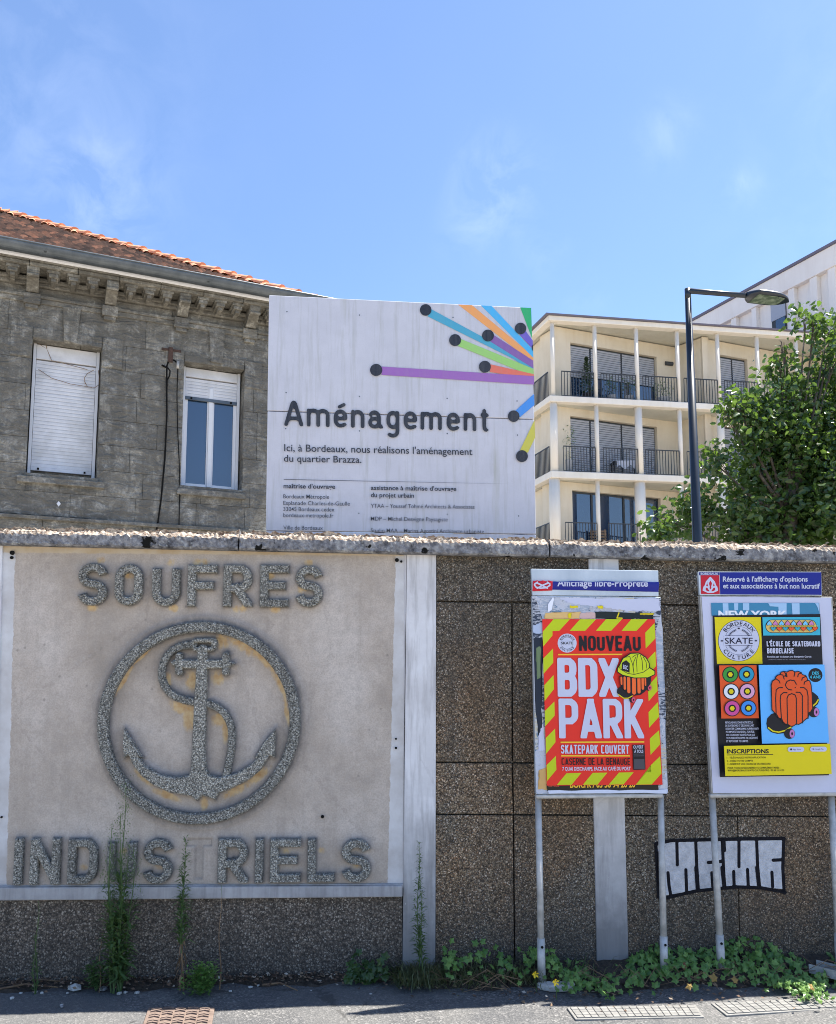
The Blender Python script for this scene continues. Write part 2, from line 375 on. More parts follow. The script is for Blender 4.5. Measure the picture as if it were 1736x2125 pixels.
def m_concrete_apt(name, a, b, warm):
    t = NT(name); n = t.noise(.8, 7, .6); st = t.noise(1.2, 6, .65, vec=t.mapped((3, 3, .4)))
    c = t.ramp(n, [(.3, a), (.7, b)])
    c = t.mix(t.math('MULTIPLY', t.ramp(st, [(.45, 0), (.72, 1)]), .35), c, warm)
    return t.done(c, .8, t.bump(t.noise(12, 4), .15, .01))
M_APT = m_concrete_apt('cream_cast_concrete', (.70,.65,.57), (.78,.735,.66), (.60,.53,.43))
M_APTW = m_concrete_apt('ochre_cast_concrete', (.60,.525,.40), (.68,.61,.49), (.50,.40,.26))
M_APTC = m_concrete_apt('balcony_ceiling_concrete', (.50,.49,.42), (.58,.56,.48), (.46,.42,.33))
M_RAIL = paint((.05,.055,.062), .4)
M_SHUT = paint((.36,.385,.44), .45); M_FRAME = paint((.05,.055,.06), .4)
M_ROOFD = paint((.15,.14,.18), .6)
def m_asphalt():
    t = NT('worn_asphalt'); v = t.voro(130); n = t.noise(3, 7, .6); f = t.noise(160, 3, .6)
    c = t.ramp(t.sep(v.outputs['Color'])[0], [(0, (.075,.075,.075)), (.6, (.12,.119,.116)), (.9, (.18,.175,.168)), (1, (.26,.25,.24))])
    c = t.mix(t.ramp(n, [(.4, 0), (.6, .55)]), c, (.075,.077,.082))
    ck = t.voro(1.1, feat='DISTANCE_TO_EDGE').outputs['Distance']
    c = t.mix(t.ramp(t.math('ADD', ck, t.math('MULTIPLY', t.math('SUBTRACT', t.noise(9, 6, .7), .5), .14)), [(0, .8), (.006, 0)]), c, (.02,.02,.02))
    pt = t.ramp(t.noise(.9, 5, .55), [(.5, 0), (.515, 1)])
    c = t.mix(t.math('MULTIPLY', pt, .35), c, (.14,.138,.132))
    return t.done(c, .9, t.bump(t.math('ADD', v.outputs['Distance'], f), .6, .004), spec=.3)
M_ASPH = m_asphalt()
M_SOIL = m_simple('dry_leaf_litter_soil', (.035,.026,.02), (.10,.075,.055), 45, bump=1, dist=.02, rough=.95)
M_STONE = m_simple('pale_stone_chip', (.38,.37,.35), (.58,.57,.54), 30)
M_COVER = m_simple('cement_service_cover', (.15,.148,.14), (.23,.225,.21), 20, bump=.4, dist=.004)
M_RUST = m_simple('rusty_cast_iron', (.12,.085,.068), (.21,.155,.125), 25, bump=.5, dist=.004)
M_PALEG = m_simple('pale_dusty_paving', (.30,.265,.215), (.39,.345,.28), 2, bump=.2)
# ---------------------------------------------------------------- 2-D shapes as signed distances, contoured into meshes
def sd_seg(X, Y, a, b, r, butt=False, ext=0.0):
    ax, ay = a; bx, by = b; dx, dy = bx-ax, by-ay; Ln = math.hypot(dx, dy)
    if Ln < 1e-9: return np.hypot(X-ax, Y-ay)-r
    if not butt:
        t = np.clip(((X-ax)*dx+(Y-ay)*dy)/(Ln*Ln), 0, 1)
        ra, rb = (r if hasattr(r, '__len__') else (r, r))
        return np.hypot(X-ax-t*dx, Y-ay-t*dy)-(ra+(rb-ra)*t)
    ux, uy = dx/Ln, dy/Ln; mx, my = (ax+bx)/2, (ay+by)/2
    lu = np.abs((X-mx)*ux+(Y-my)*uy)-(Ln/2+ext); lv = np.abs(-(X-mx)*uy+(Y-my)*ux)-r
    return np.hypot(np.maximum(lu, 0), np.maximum(lv, 0))+np.minimum(np.maximum(lu, lv), 0)
def sd_poly(X, Y, P):
    P = [tuple(p) for p in P]; d = np.full(X.shape, 1e9); inside = np.zeros(X.shape, bool)
    for i in range(len(P)):
        a, b = P[i], P[(i+1) % len(P)]
        dx, dy = b[0]-a[0], b[1]-a[1]; q = dx*dx+dy*dy
        if q < 1e-14: continue
        t = np.clip(((X-a[0])*dx+(Y-a[1])*dy)/q, 0, 1)
        d = np.minimum(d, np.hypot(X-a[0]-t*dx, Y-a[1]-t*dy))
        if a[1] != b[1]:
            c = (a[1] > Y) != (b[1] > Y); xi = (b[0]-a[0])*(Y-a[1])/(b[1]-a[1])+a[0]
            inside ^= (c & (X < xi))
    return np.where(inside, -d, d)
def arc(cx, cy, rx, ry, a0, a1, n=14):
    return [(cx+rx*math.cos(R(a0+(a1-a0)*i/n)), cy+ry*math.sin(R(a0+(a1-a0)*i/n))) for i in range(n+1)]
def caps(ch, r):
    """capital glyph as stroke centre lines in a unit box; r = width / height; 's' marks smooth runs"""
    q = min(.5, .5*r); L_ = lambda *p: ('l', list(p)); S_ = lambda p: ('s', p)
    if ch in 'OÔ0Q': return [S_(arc(.5, 1-q, .5, q, 0, 180)+arc(.5, q, .5, q, 180, 360)+[(1, 1-q)])]
    if ch == 'C': return [S_(arc(.5, 1-q, .5, q, 15, 180)+arc(.5, q, .5, q, 180, 345))]
    if ch == 'G': return [S_(arc(.5, 1-q, .5, q, 20, 180)+arc(.5, q, .5, q, 180, 360)), L_((1, q), (1, .45), (.55, .45))]
    if ch == 'S':
        return [S_(arc(.5, 1-.25, .5, .25, 12, 200, 14)+arc(.42, .75, .42, .23, 215, 262, 3)[1:]+arc(.55, .25, .45, .26, 80, 0, 8)+arc(.5, .25, .5, .25, -8, -168, 14))]
    if ch == 'U': return [S_([(0, 1), (0, (1+q)/2)]+arc(.5, q, .5, q, 180, 360)+[(1, (1+q)/2), (1, 1)])]
    if ch == 'J': return [S_([(1, 1)]+arc(.5, q, .5, q, 0, -180))]
    if ch == 'D':
        k = min(q, .45); return [L_((.6, 0), (0, 0), (0, 1), (.6, 1)), S_([(.45, 1)]+arc(.55, 1-k, .45, k, 90, 0)+arc(.55, k, .45, k, 0, -90)+[(.45, 0)])]
    if ch in 'PRB':
        m = .42 if ch != 'B' else .53; k = (1-m)/2; kk = min(k, q*.9)
        o = [L_((.6, 1), (0, 1), (0, 0)), L_((0, m), (.6, m)), S_([(.45, 1)]+arc(.55, 1-kk, .43, kk, 90, 0, 8)+arc(.55, m+kk, .43, kk, 0, -90, 8)+[(.45, m)])]
        if ch == 'R': o.append(L_((.45, m), (1.0, -.06)))
        if ch == 'B': kb = min(m/2, q*.9); o += [L_((0, 0), (.6, 0)), S_([(.45, m)]+arc(.55, m-kb, .45, kb, 90, 0, 8)+arc(.55, kb, .45, kb, 0, -90, 8)+[(.45, 0)])]
        return o
    if ch in 'EÉÈ': return [L_((1, 1), (0, 1), (0, 0), (1, 0)), L_((0, .51), (.85, .51))]+([L_((.35, 1.22), (.65, 1.36))] if ch == 'É' else [])
    if ch == 'F': return [L_((1, 1), (0, 1), (0, 0)), L_((0, .5), (.85, .5))]
    if ch == 'I': return [L_((.5, 0), (.5, 1))]
    if ch == 'L': return [L_((0, 1), (0, 0), (1, 0))]
    if ch == 'N': return [L_((0, 0), (0, 1)), L_((0, 1), (1, 0)), L_((1, 0), (1, 1))]
    if ch == 'M': return [L_((0, 0), (0, 1)), L_((0, 1), (.5, .25)), L_((.5, .25), (1, 1)), L_((1, 1), (1, 0))]
    if ch == 'T': return [L_((0, 1), (1, 1)), L_((.5, 1), (.5, 0))]
    if ch == 'V': return [L_((-.03, 1.1), (.5, -.02)), L_((.5, -.02), (1.03, 1.1))]
    if ch == 'A': return [L_((-.03, -.1), (.5, 1.02)), L_((.5, 1.02), (1.03, -.1)), L_((.15, .2), (.85, .2))]
    if ch == 'X': return [L_((-.03, 1.06), (1.03, -.06)), L_((-.03, -.06), (1.03, 1.06))]
    if ch == 'Y': return [L_((0, 1.05), (.5, .45)), L_((1, 1.05), (.5, .45)), L_((.5, .5), (.5, 0))]
    if ch == 'K': return [L_((0, 0), (0, 1)), L_((.1, .42), (1.0, 1.06)), L_((.3, .58), (1.02, -.06))]
    if ch == 'H': return [L_((0, 0), (0, 1)), L_((1, 0), (1, 1)), L_((0, .5), (1, .5))]
    return []
def glyph_sdf(ch, x0, y0, w, h, th):
    """distance field function for a capital in the box (x0, y0, w, h), stroke thickness th"""
    gl = caps(ch, (w-th)/max(h-th, 1e-6))
    ins_x, ins_y = th/2, th/2
    def f(X, Y):
        d = np.full(X.shape, 1e9)
        for kind, pts in gl:
            P = [(x0+ins_x+p[0]*(w-th), y0+ins_y+p[1]*(h-th)) for p in pts]
            for a, b in zip(P[:-1], P[1:]):
                d = np.minimum(d, sd_seg(X, Y, a, b, th/2, True, th*(.5 if kind == 'l' else .07)))
        top = h if not (ch in 'ÉÈÔ') else h*1.5
        bx = np.maximum(np.abs(X-(x0+w/2))-w/2, np.abs(Y-(y0+top/2))-top/2)
        return np.maximum(d, bx)
    return f
def glyph_w(ch):
    return {'I': .42, 'M': 1.25, 'É': .9, 'E': .88, 'F': .84, 'L': .82, 'T': .95, 'A': 1.08, 'V': 1.05, 'X': 1.05, ' ': .5, ',': .3, "'": .3, '7': .9, '-': .5}.get(ch, 1.0)
def contour(f, x0, x1, y0, y1, st):
    """marching squares; returns 2-D vertices, distances and faces of the region f < 0"""
    nx = int(math.ceil((x1-x0)/st))+1; ny = int(math.ceil((y1-y0)/st))+1
    xs = x0+np.arange(nx)*st; ys = y0+np.arange(ny)*st
    X, Y = np.meshgrid(xs, ys, indexing='ij'); D = f(X, Y)
    ins = D < 0; vs = []; dv = []; idx = {}; fs = []
    cell = ins[:-1, :-1] | ins[1:, :-1] | ins[1:, 1:] | ins[:-1, 1:]
    def node(i, j):
        k = (0, i, j)
        if k not in idx: idx[k] = len(vs); vs.append((xs[i], ys[j])); dv.append(float(D[i, j]))
        return idx[k]
    def edge(i, j, i2, j2):
        k = (1, i, j, i2, j2) if (i, j) < (i2, j2) else (1, i2, j2, i, j)
        if k not in idx:
            a, b = D[k[1], k[2]], D[k[3], k[4]]; t = float(np.clip(a/(a-b), .02, .98))
            idx[k] = len(vs); vs.append((xs[k[1]]+(xs[k[3]]-xs[k[1]])*t, ys[k[2]]+(ys[k[4]]-ys[k[2]])*t)); dv.append(0.0)
        return idx[k]
    for i, j in zip(*np.nonzero(cell)):
        cs = [(i, j), (i+1, j), (i+1, j+1), (i, j+1)]; s = [bool(ins[c]) for c in cs]
        if all(s): fs.append(tuple(node(*c) for c in cs)); continue
        if s == [True, False, True, False] or s == [False, True, False, True]:
            for k in range(4):
                if s[k]:
                    c, p, n = cs[k], cs[k-1], cs[(k+1) % 4]
                    fs.append((edge(*p, *c), node(*c), edge(*c, *n)))
            continue
        poly = []
        for k in range(4):
            c, n = cs[k], cs[(k+1) % 4]
            if s[k]: poly.append(node(*c))
            if s[k] != s[(k+1) % 4]: poly.append(edge(*c, *n))
        if len(poly) > 2: fs.append(tuple(poly))
    return vs, dv, fs
def relief(name, f, box, st, height, mat, parent, bev=.01, rough=0.0, base=0.0, back=.004, kind=None):
    """solid cut to f < 0, raised towards -y by height with a rounded edge"""
    vs, dv, fs = contour(f, *box, st)
    used = {}
    for fc in fs:
        for a, b in zip(fc, fc[1:]+fc[:1]): used[(a, b)] = 1
    be = [(a, b) for (a, b) in used if (b, a) not in used]
    V = []
    for (x, y), d in zip(vs, dv):
        t = min(1, -d/bev) if bev > 0 else 1
        hh = height*(.72+.28*math.sqrt(max(0, 1-(1-t)**2)))
        if rough and d < -1e-6: hh += random.uniform(-rough, rough)
        V.append((x, base-hh, y))
    F = [tuple(fc) for fc in fs]; m = {}
    for a, b in be:
        for k in (a, b):
            if k not in m: m[k] = len(V); V.append((vs[k][0], base+back, vs[k][1]))
        F.append((b, a, m[a], m[b]))
    me = bpy.data.meshes.new(name); me.from_pydata(V, [], F); me.update()
    o = link(name, me, mat, parent); 
    if kind: o['kind'] = kind
    return o
def flat(name, f, box, st, mat, parent, y):
    vs, dv, fs = contour(f, *box, st)
    me = bpy.data.meshes.new(name); me.from_pydata([(a, y, b) for a, b in vs], [], fs); me.update()
    return link(name, me, mat, parent)

# ---- printing on a plane from points on its surface
class Print:
    """lays flat prints on a plane; sheet points go through conv() to sheet pixels, then to the plane"""
    def __init__(s, P, root, conv, off, step=.00035):
        s.P, s.root, s.conv, s.off, s.step, s.k = P, root, conv, off, step, 0
    def pt(s, x, y): return s.P.uz(*s.conv(x, y), s.off)
    def y(s): s.k += 1; return -s.off-s.k*s.step
    def poly(s, name, pts, mat, parent=None):
        y = s.y(); vs = [s.pt(*p) for p in pts]
        me = bpy.data.meshes.new(name)
        bm = bmesh.new(); b = [bm.verts.new((u, y, z)) for u, z in vs]; bm.faces.new(b)
        bmesh.ops.triangulate(bm, faces=bm.faces, ngon_method='EAR_CLIP'); bm.to_mesh(me); bm.free()
        return link(name, me, mat, parent or s.root)
    def polys(s, name, plist, mat, parent=None):
        y = s.y(); me = bpy.data.meshes.new(name); bm = bmesh.new()
        for pts in plist:
            b = [bm.verts.new((u, y, z)) for u, z in (s.pt(*p) for p in pts)]; bm.faces.new(b)
        bmesh.ops.triangulate(bm, faces=bm.faces, ngon_method='EAR_CLIP'); bm.to_mesh(me); bm.free()
        return link(name, me, mat, parent or s.root)
    def disc(s, name, cx, cy, r, mat, parent=None, n=40, ry=None):
        return s.poly(name, [(cx+r*math.cos(2*math.pi*i/n), cy+(ry or r)*math.sin(2*math.pi*i/n)) for i in range(n)], mat, parent)
    def ring(s, name, cx, cy, r0, r1, mat, parent=None, n=48):
        y = s.y(); V = []; F = []
        for i in range(n):
            a = 2*math.pi*i/n
            for r in (r0, r1): u, z = s.pt(cx+r*math.cos(a), cy+r*math.sin(a)); V.append((u, y, z))
            j = (i+1) % n; F.append((2*i, 2*i+1, 2*j+1, 2*j))
        me = bpy.data.meshes.new(name); me.from_pydata(V, [], F); return link(name, me, mat, parent or s.root)
    def stroke(s, name, lines, w, mat, parent=None, res=None, butt=False):
        """lines of sheet points drawn with a stroke of w sheet units"""
        pts = [[s.pt(*p) for p in l] for l in lines]
        a, b = s.pt(0, 0), s.pt(100, 0); sc = math.hypot(b[0]-a[0], b[1]-a[1])/100; r = w*sc/2
        allp = [p for l in pts for p in l]
        box = (min(p[0] for p in allp)-r*1.5, max(p[0] for p in allp)+r*1.5, min(p[1] for p in allp)-r*1.5, max(p[1] for p in allp)+r*1.5)
        def f(X, Y):
            d = np.full(X.shape, 1e9)
            for l in pts:
                for p, q in zip(l[:-1], l[1:]): d = np.minimum(d, sd_seg(X, Y, p, q, r, butt, r*.1))
            return d
        return flat(name, f, box, res or r*.55, mat, parent or s.root, s.y())
    def caps(s, name, text, x0, x1, ybase, ytop, th, mat, parent=None, gap=.14, ybase1=None, res=None, split=False):
        """bold capitals fitted between x0 and x1; th in sheet units"""
        h = ybase-ytop; ws = [glyph_w(c) for c in text]; tot = sum(ws)+gap*(len(text)-1); un = (x1-x0)/tot
        slope = ((ybase1 if ybase1 is not None else ybase)-ybase)/(x1-x0)
        gl = []; x = x0
        o = s.pt(x0, ybase); o1 = s.pt(x1, ybase+slope*(x1-x0)); ux = (o1[0]-o[0])/(x1-x0); uz = (o1[1]-o[1])/(x1-x0)
        tp = s.pt(x0, ytop); sz = (tp[1]-o[1])/h
        for c, w in zip(text, ws):
            ww = w*un
            if c == ',': gl.append(lambda X, Y, x=x, t=th: sd_seg(X, Y, (x+t*.7, t*.5), (x+t*.3, -t*.8), t*.45, True))
            elif c == "'": gl.append(lambda X, Y, x=x, t=th: sd_seg(X, Y, (x+t*.7, h), (x+t*.5, h*.72), t*.45, True))
            elif c == '7': gl.append(lambda X, Y, x=x, w=ww, t=th: np.minimum(sd_seg(X, Y, (x, h-t/2), (x+w, h-t/2), t/2, True), sd_seg(X, Y, (x+w-t/2, h-t/2), (x+w*.3, 0), t/2, True)))
            elif c != ' ': gl.append(glyph_sdf(c, x, 0, ww, h, th) if False else glyph_sdf(c, x, 0, ww, h, min(th, ww*.98) if c == 'I' else th))
            x += ww+gap*un
        y = s.y(); st = (res or th*.3)
        V = []; F = []
        for g in [gl]:
            f = lambda X, Y: np.min(np.stack([q(X, Y) for q in g]), 0)
            vs, dv, fs = contour(f, x0-2*st, x1+2*st, -.3*h, h*1.5, st)
            V = [(o[0]+a*ux, y, o[1]+a*uz-(a-0)*0+ (b)*sz) for a, b in [(p[0]-x0, p[1]) for p in vs]]; F = fs
        me = bpy.data.meshes.new(name); me.from_pydata(V, [], F); me.update()
        return link(name, me, mat, parent or s.root)
    def text(s, name, body, x0, yb0, x1, yb1, cap, mat, parent=None, bold=0.0, res=3):
        """text fitted along a base line from (x0, yb0) to (x1, yb1), capital height cap"""
        V, F, w, hc = text_mesh(body, bold, res)
        a = s.pt(x0, yb0); b = s.pt(x1, yb1); c = s.pt(x0, yb0-cap)
        y = s.y()
        vs = [(a[0]+(b[0]-a[0])*vx/w+(c[0]-a[0])*vy/hc, y, a[1]+(b[1]-a[1])*vx/w+(c[1]-a[1])*vy/hc) for vx, vy in V]
        me = bpy.data.meshes.new(name); me.from_pydata(vs, [], F); me.update()
        return link(name, me, mat, parent or s.root)
_cap = {}
def text_mesh(body, bold=0.0, res=3):
    def make(t):
        cu = bpy.data.curves.new('t', 'FONT'); cu.body = t; cu.size = 1; cu.offset = bold; cu.resolution_u = res; cu.fill_mode = 'FRONT'
        ob = bpy.data.objects.new('t', cu); me = bpy.data.meshes.new_from_object(ob)
        V = [(v.co.x, v.co.y) for v in me.vertices]; F = [tuple(p.vertices) for p in me.polygons]
        bpy.data.objects.remove(ob); bpy.data.curves.remove(cu); bpy.data.meshes.remove(me); return V, F
    if bold not in _cap: Vh, _ = make('H'); _cap[bold] = max(v[1] for v in Vh)
    V, F = make(body); mn = min(v[0] for v in V); mx = max(v[0] for v in V)
    return [(x-mn, y) for x, y in V], F, mx-mn, _cap[bold]
def arc_text(pr, name, body, cx, cy, r, a_mid, span, cap, mat, parent=None, inside=False, bold=0.01):
    """letters set round a circle; angle 90 is up; inside = read along the bottom"""
    V = []; F = []; y = pr.y(); n = len(body)
    for i, chh in enumerate(body):
        tv, tf, w, hc = text_mesh(chh, bold)
        t = (i+.5)/n-.5; a = R(a_mid+(span*t if inside else -span*t)); k = cap/hc
        base = len(V)
        for vx, vy in tv:
            lx = (vx-w/2)*k; ly = vy*k
            if inside: rx = r+cap-ly; aa = a+lx/r
            else: rx = r+ly; aa = a-lx/r
            u, z = pr.pt(cx+rx*math.cos(aa), cy-rx*math.sin(aa)); V.append((u, y, z))
        F += [tuple(j+base for j in f) for f in tf]
    me = bpy.data.meshes.new(name); me.from_pydata(V, [], F); me.update()
    return link(name, me, mat, parent or pr.root)

# ================================================================= GROUND
gm = MB()
bm = bmesh.new()
xs = [-3.5+.12*i for i in range(66)]; ys = [2.2+.08*i for i in range(27)]
WALL = Plane(0, 4.3, 3.5)
def wall_y(x): return 4.3+x*math.tan(R(3.5))
def ground_h(x, y):
    return .004*math.sin(x*3.1+y*2)+.003*math.sin(x*7.7-y*5)
V = []; F = []
for i, x in enumerate(xs):
    for j, y in enumerate(ys):
        V.append((x, y, ground_h(x, y) if 0 < j < 26 and 0 < i < 65 else 0))
for i in range(65):
    for j in range(26):
        a = i*27+j; F.append((a, a+27, a+28, a+1))
me = bpy.data.meshes.new('pavement'); me.from_pydata(V, [], F); me.polygons.foreach_set('use_smooth', [True]*len(me.polygons))
o = link('pavement', me, M_ASPH); tag(o, 'worn grey asphalt pavement in front of the wall', kind='structure')
# ground sheet out to the horizon, with a hole under the pavement
x0, x1, y0, y1 = xs[0], xs[-1], ys[0], ys[-1]; B = 1500
gm.add([(-B,-B,0),(B,-B,0),(B,B,0),(-B,B,0),(x0,y0,0),(x1,y0,0),(x1,y1,0),(x0,y1,0)], [(0,1,5,4),(1,2,6,5),(2,3,7,6),(3,0,4,7)])
o = gm.build('ground', M_PALEG); tag(o, 'flat grey ground around the wall and buildings', kind='structure')

# ================================================================= FRONT WALL
W = plane_root('boundary_wall', WALL, 'low wall with a raised-letter cement panel, white pillars, pebble render and lichened coping', 'wall')
wz = lambda x, y, off=0: WALL.uz(x, y, off)
UL, UR = -4.2, 4.6
# coping: line heights taken at two places along the wall
OH = .07
c_t0, c_t1 = wz(0, 1105, OH), wz(1736, 1141, OH); c_b0, c_b1 = wz(0, 1129.5, OH), wz(1736, 1168, OH)
def lineat(a, b, u): return a[1]+(b[1]-a[1])*(u-a[0])/(b[0]-a[0])
cuts = [UL, -3.1, wz(500, 1110)[0], wz(1135, 1110)[0], 3.1, UR]
for k in range(5):
    ua, ub = cuts[k]+.004, cuts[k+1]-.004; n = int((ub-ua)/.012); V = []; F = []
    rows = [(-OH, 'b'), (-OH, 'm'), (-OH+.004, 't')]
    prof = [(.0, 'under')]
    P = []
    for i in range(n+1):
        u = ua+(ub-ua)*i/n; zt = lineat(c_t0, c_t1, u); zb = lineat(c_b0, c_b1, u)
        g = lambda s: random.gauss(0, s)
        P.append([(u, .30, zb), (u, .30, zt), (u, -.02, zt+.034+g(.003)), (u, -OH+.055, zt+.023+g(.003)), (u, -OH+.03, zt+.014+g(.004)),
                  (u, -OH+.008+g(.002), zt+.008+g(.004)), (u, -OH+g(.002), zt-.004+g(.004)), (u, -OH+g(.0015), (zt*2+zb)/3), (u, -OH+g(.0015), (zt+zb*2)/3), (u, -OH+g(.002), zb+.006+abs(g(.003))), (u, -OH+.01, zb)])
    for key in (2, 3, 4, 5):
        w_ = 0
        for i in range(n+1):
            w_ = w_*.8+random.gauss(0, .0028); p_ = P[i][key]; P[i][key] = (p_[0], p_[1], p_[2]+w_+(.010 if random.random() < .05 else 0))
    m = len(P[0])
    V = [p for r_ in P for p in r_]
    fm = []
    for i in range(n):
        for j in range(m):
            a = i*m+j; b = i*m+(j+1) % m; F.append((a, b, b+m, a+m)); fm.append(1 if j in (1, 2, 3, 4, 5) else 0)
    F.append(tuple(range(m))); F.append(tuple(range((n+1)*m-1, n*m-1, -1))); fm += [0, 0]
    me = bpy.data.meshes.new('coping_stone'); me.from_pydata(V, [], F); me.materials.append(M_COP); me.materials.append(M_COPT)
    me.polygons.foreach_set('material_index', fm); link('coping_stone', me, None, W)

# helper: rectangular panel from four sheet corners on the wall, with own depth
def wall_quad(name, tl, tr, br, bl, front, mat, back=.02, bevel=.003, parent=None, grid=None):
    q = [wz(*p, front) for p in (tl, tr, br, bl)]
    return MB().prism(q, -front, back).build(name, mat, parent or W, bevel=bevel)
core = MB().box(UL, UR, .03, .22, -.3, lineat(c_b0, c_b1, UR)+.01); core.build('wall_core', M_SOIL if False else M_PLINTH, W)
def wall_poly_z(x, y, off=0): return wz(x, y, off)

# inscription panel, a height-field with soft fillets round the letters
C1 = lambda x, y: (x*.5118, 1089.8+.5118*y)
C2 = lambda x, y: (x*.52884, 1599.1+.52884*y)
C6 = lambda x, y: (177.7+x*.27978, 1261.5+y*.27978)
letters = []
def add_letter(ch, conv, x0, x1, yt, yb, th):
    a = wz(*conv(x0, yb)); b = wz(*conv(x1, yt)); t = abs(wz(*conv(x0+th, yb))[0]-a[0])
    letters.append((ch, a[0], a[1], b[0]-a[0], b[1]-a[1], t))
for ch, x0, x1, yt, yb in [('S',322,446,158,328),('O',470,589,163,328),('U',621,740,165,331),('F',764,887,165,332),('R',908,1030,165,333),('E',1056,1176,165,335),('S',1200,1312,168,334)]:
    add_letter(ch, C1, x0, x1, yt, yb, 34)
for ch, x0, x1, yt, yb in [('I',62,104,260,443),('N',125,250,260,443),('D',272,396,262,440),('U',425,546,262,438),('S',567,686,262,440),('R',858,980,262,436),('I',1003,1039,262,435),('E',1062,1184,262,434),('L',1208,1316,262,433),('S',1342,1456,264,434)]:
    add_letter(ch, C2, x0, x1, yt, yb, 33)
LF = [glyph_sdf(c, x, z, w, h, t) for c, x, z, w, h, t in letters]
ghost = []
for gx0, gy0, gx1, gy1 in [(733, 268, 832, 296), (765, 290, 800, 425)]:
    a = wz(*C2(gx0, gy1)); b = wz(*C2(gx1, gy0)); ghost.append((a[0], a[1], b[0], b[1]))
ghost_f = lambda X, Y: np.min(np.stack([np.maximum(np.abs(X-(a+c)/2)-(c-a)/2, np.abs(Y-(b+d)/2)-(d-b)/2) for a, b, c, d in ghost]), 0)
# emblem
cpt = lambda x, y: wz(*C6(x, y))
ec = cpt(857, 842); er = (cpt(1607, 842)[0]-cpt(107, 842)[0])/2; esc = er/750
ring_f = lambda X, Y: np.abs(np.hypot(X-ec[0], Y-ec[1])-er*.942)-er*.055
def seglist(pts, ws, butt=False):
    P = [cpt(*p) for p in pts]
    return lambda X, Y: np.min(np.stack([sd_seg(X, Y, a, b, (wa*esc, wb*esc)) for a, b, wa, wb in zip(P[:-1], P[1:], ws[:-1], ws[1:])]), 0)
def polyf(pts):
    P = [cpt(*p) for p in pts]; return lambda X, Y: sd_poly(X, Y, P)
rope_pts = [(812,275),(760,278),(705,290),(655,318),(612,362),(585,415),(575,470),(578,530),(600,585),(640,632),(690,664),(745,685),(830,700),(930,712),(985,735),(1035,775),(1070,830),(1090,890),(1095,950),(1090,1030),(1078,1110),(1062,1190),(1045,1260)]
sh_o = polyf([(815,228),(965,225),(985,240),(990,275),(978,305),(950,325),(840,328),(812,320),(800,290),(800,245)])
sh_i = polyf([(818,262),(942,262),(945,278),(940,292),(822,292),(816,278)])
anchor_parts = [
    seglist([(880,310),(872,500),(862,720),(852,1000),(846,1260)], [36,42,46,48,54]),
    lambda X, Y: np.maximum(sh_o(X, Y), -sh_i(X, Y)),
    polyf([(690,382),(830,385),(930,385),(1035,380),(1100,400),(1116,415),(1098,432),(1040,452),(930,452),(830,455),(700,450),(655,425),(643,405),(665,390)]),
    seglist([(707,360),(700,420),(706,480)], [29,26,27]), seglist([(1050,355),(1052,420),(1048,478)], [29,26,27]),
    polyf([(340,1090),(400,1090),(460,1168),(560,1228),(680,1250),(775,1238),(795,1190),(800,1120),(905,1120),(905,1185),(925,1230),(1000,1250),(1130,1218),(1240,1150),(1295,1090),(1375,1085),(1310,1195),(1230,1262),(1100,1330),(1000,1368),(968,1420),(945,1402),(880,1385),(838,1424),(795,1390),(640,1362),(520,1310),(430,1240),(365,1155)]),
    polyf([(302,893),(340,950),(440,1110),(398,1098),(378,1120),(335,1090),(302,1112),(292,1010)]),
    polyf([(1416,893),(1414,1000),(1408,1108),(1360,1082),(1320,1110),(1262,1105),(1330,990)]),
]
anchor_f = lambda X, Y: np.min(np.stack([g(X, Y) for g in anchor_parts]), 0)
rope_f = seglist(rope_pts, [30]*3+[28]*20)
emblem_f = lambda X, Y: np.minimum(np.minimum(ring_f(X, Y), anchor_f(X, Y)), rope_f(X, Y))

# panel field
pu0, pz1 = wz(-60, 1130); pu1 = wz(839, 1145)[0]; pz0a = wz(0, 1844)[1]; pz0b = wz(833, 1843)[1]; pz0 = (pz0a+pz0b)/2; pz1 = wz(400, 1128)[1]
st = .006; nx = int((pu1-pu0)/st); nz_ = int((pz1-pz0)/st)
gx = np.linspace(pu0, pu1, nx+1); gz = np.linspace(pz0, pz1, nz_+1); X, Z = np.meshgrid(gx, gz, indexing='ij')
dl = np.full(X.shape, 1e9)
for (c, x, z, w, h, t), g in zip(letters, LF):
    mk = (X > x-.12) & (X < x+w+.12) & (Z > z-.12) & (Z < z+h+.12)
    dl[mk] = np.minimum(dl[mk], g(X[mk], Z[mk]))
de = emblem_f(X, Z); dist = np.minimum(dl, de); gh = ghost_f(X, Z)
rad = np.hypot(X-ec[0], Z-ec[1])
rim = np.exp(-((rad-er*1.045)/.012)**2)*.006
hgt = .010*np.exp(-np.maximum(dist, 0)/.010)+rim-.010*((rad < er*.9) & (de > .0))*np.clip(de/.02, 0, 1)+np.where(gh < 0, -.008, 0)
halo = np.clip(.85*np.exp(-np.maximum(dist, 0)/.006)+.28*np.exp(-np.maximum(dl, 0)/.02)+.42*np.exp(-np.maximum(de, 0)/.026), 0, 1)  # narrow term paints crease shade so the relief reads; wider terms are dirt
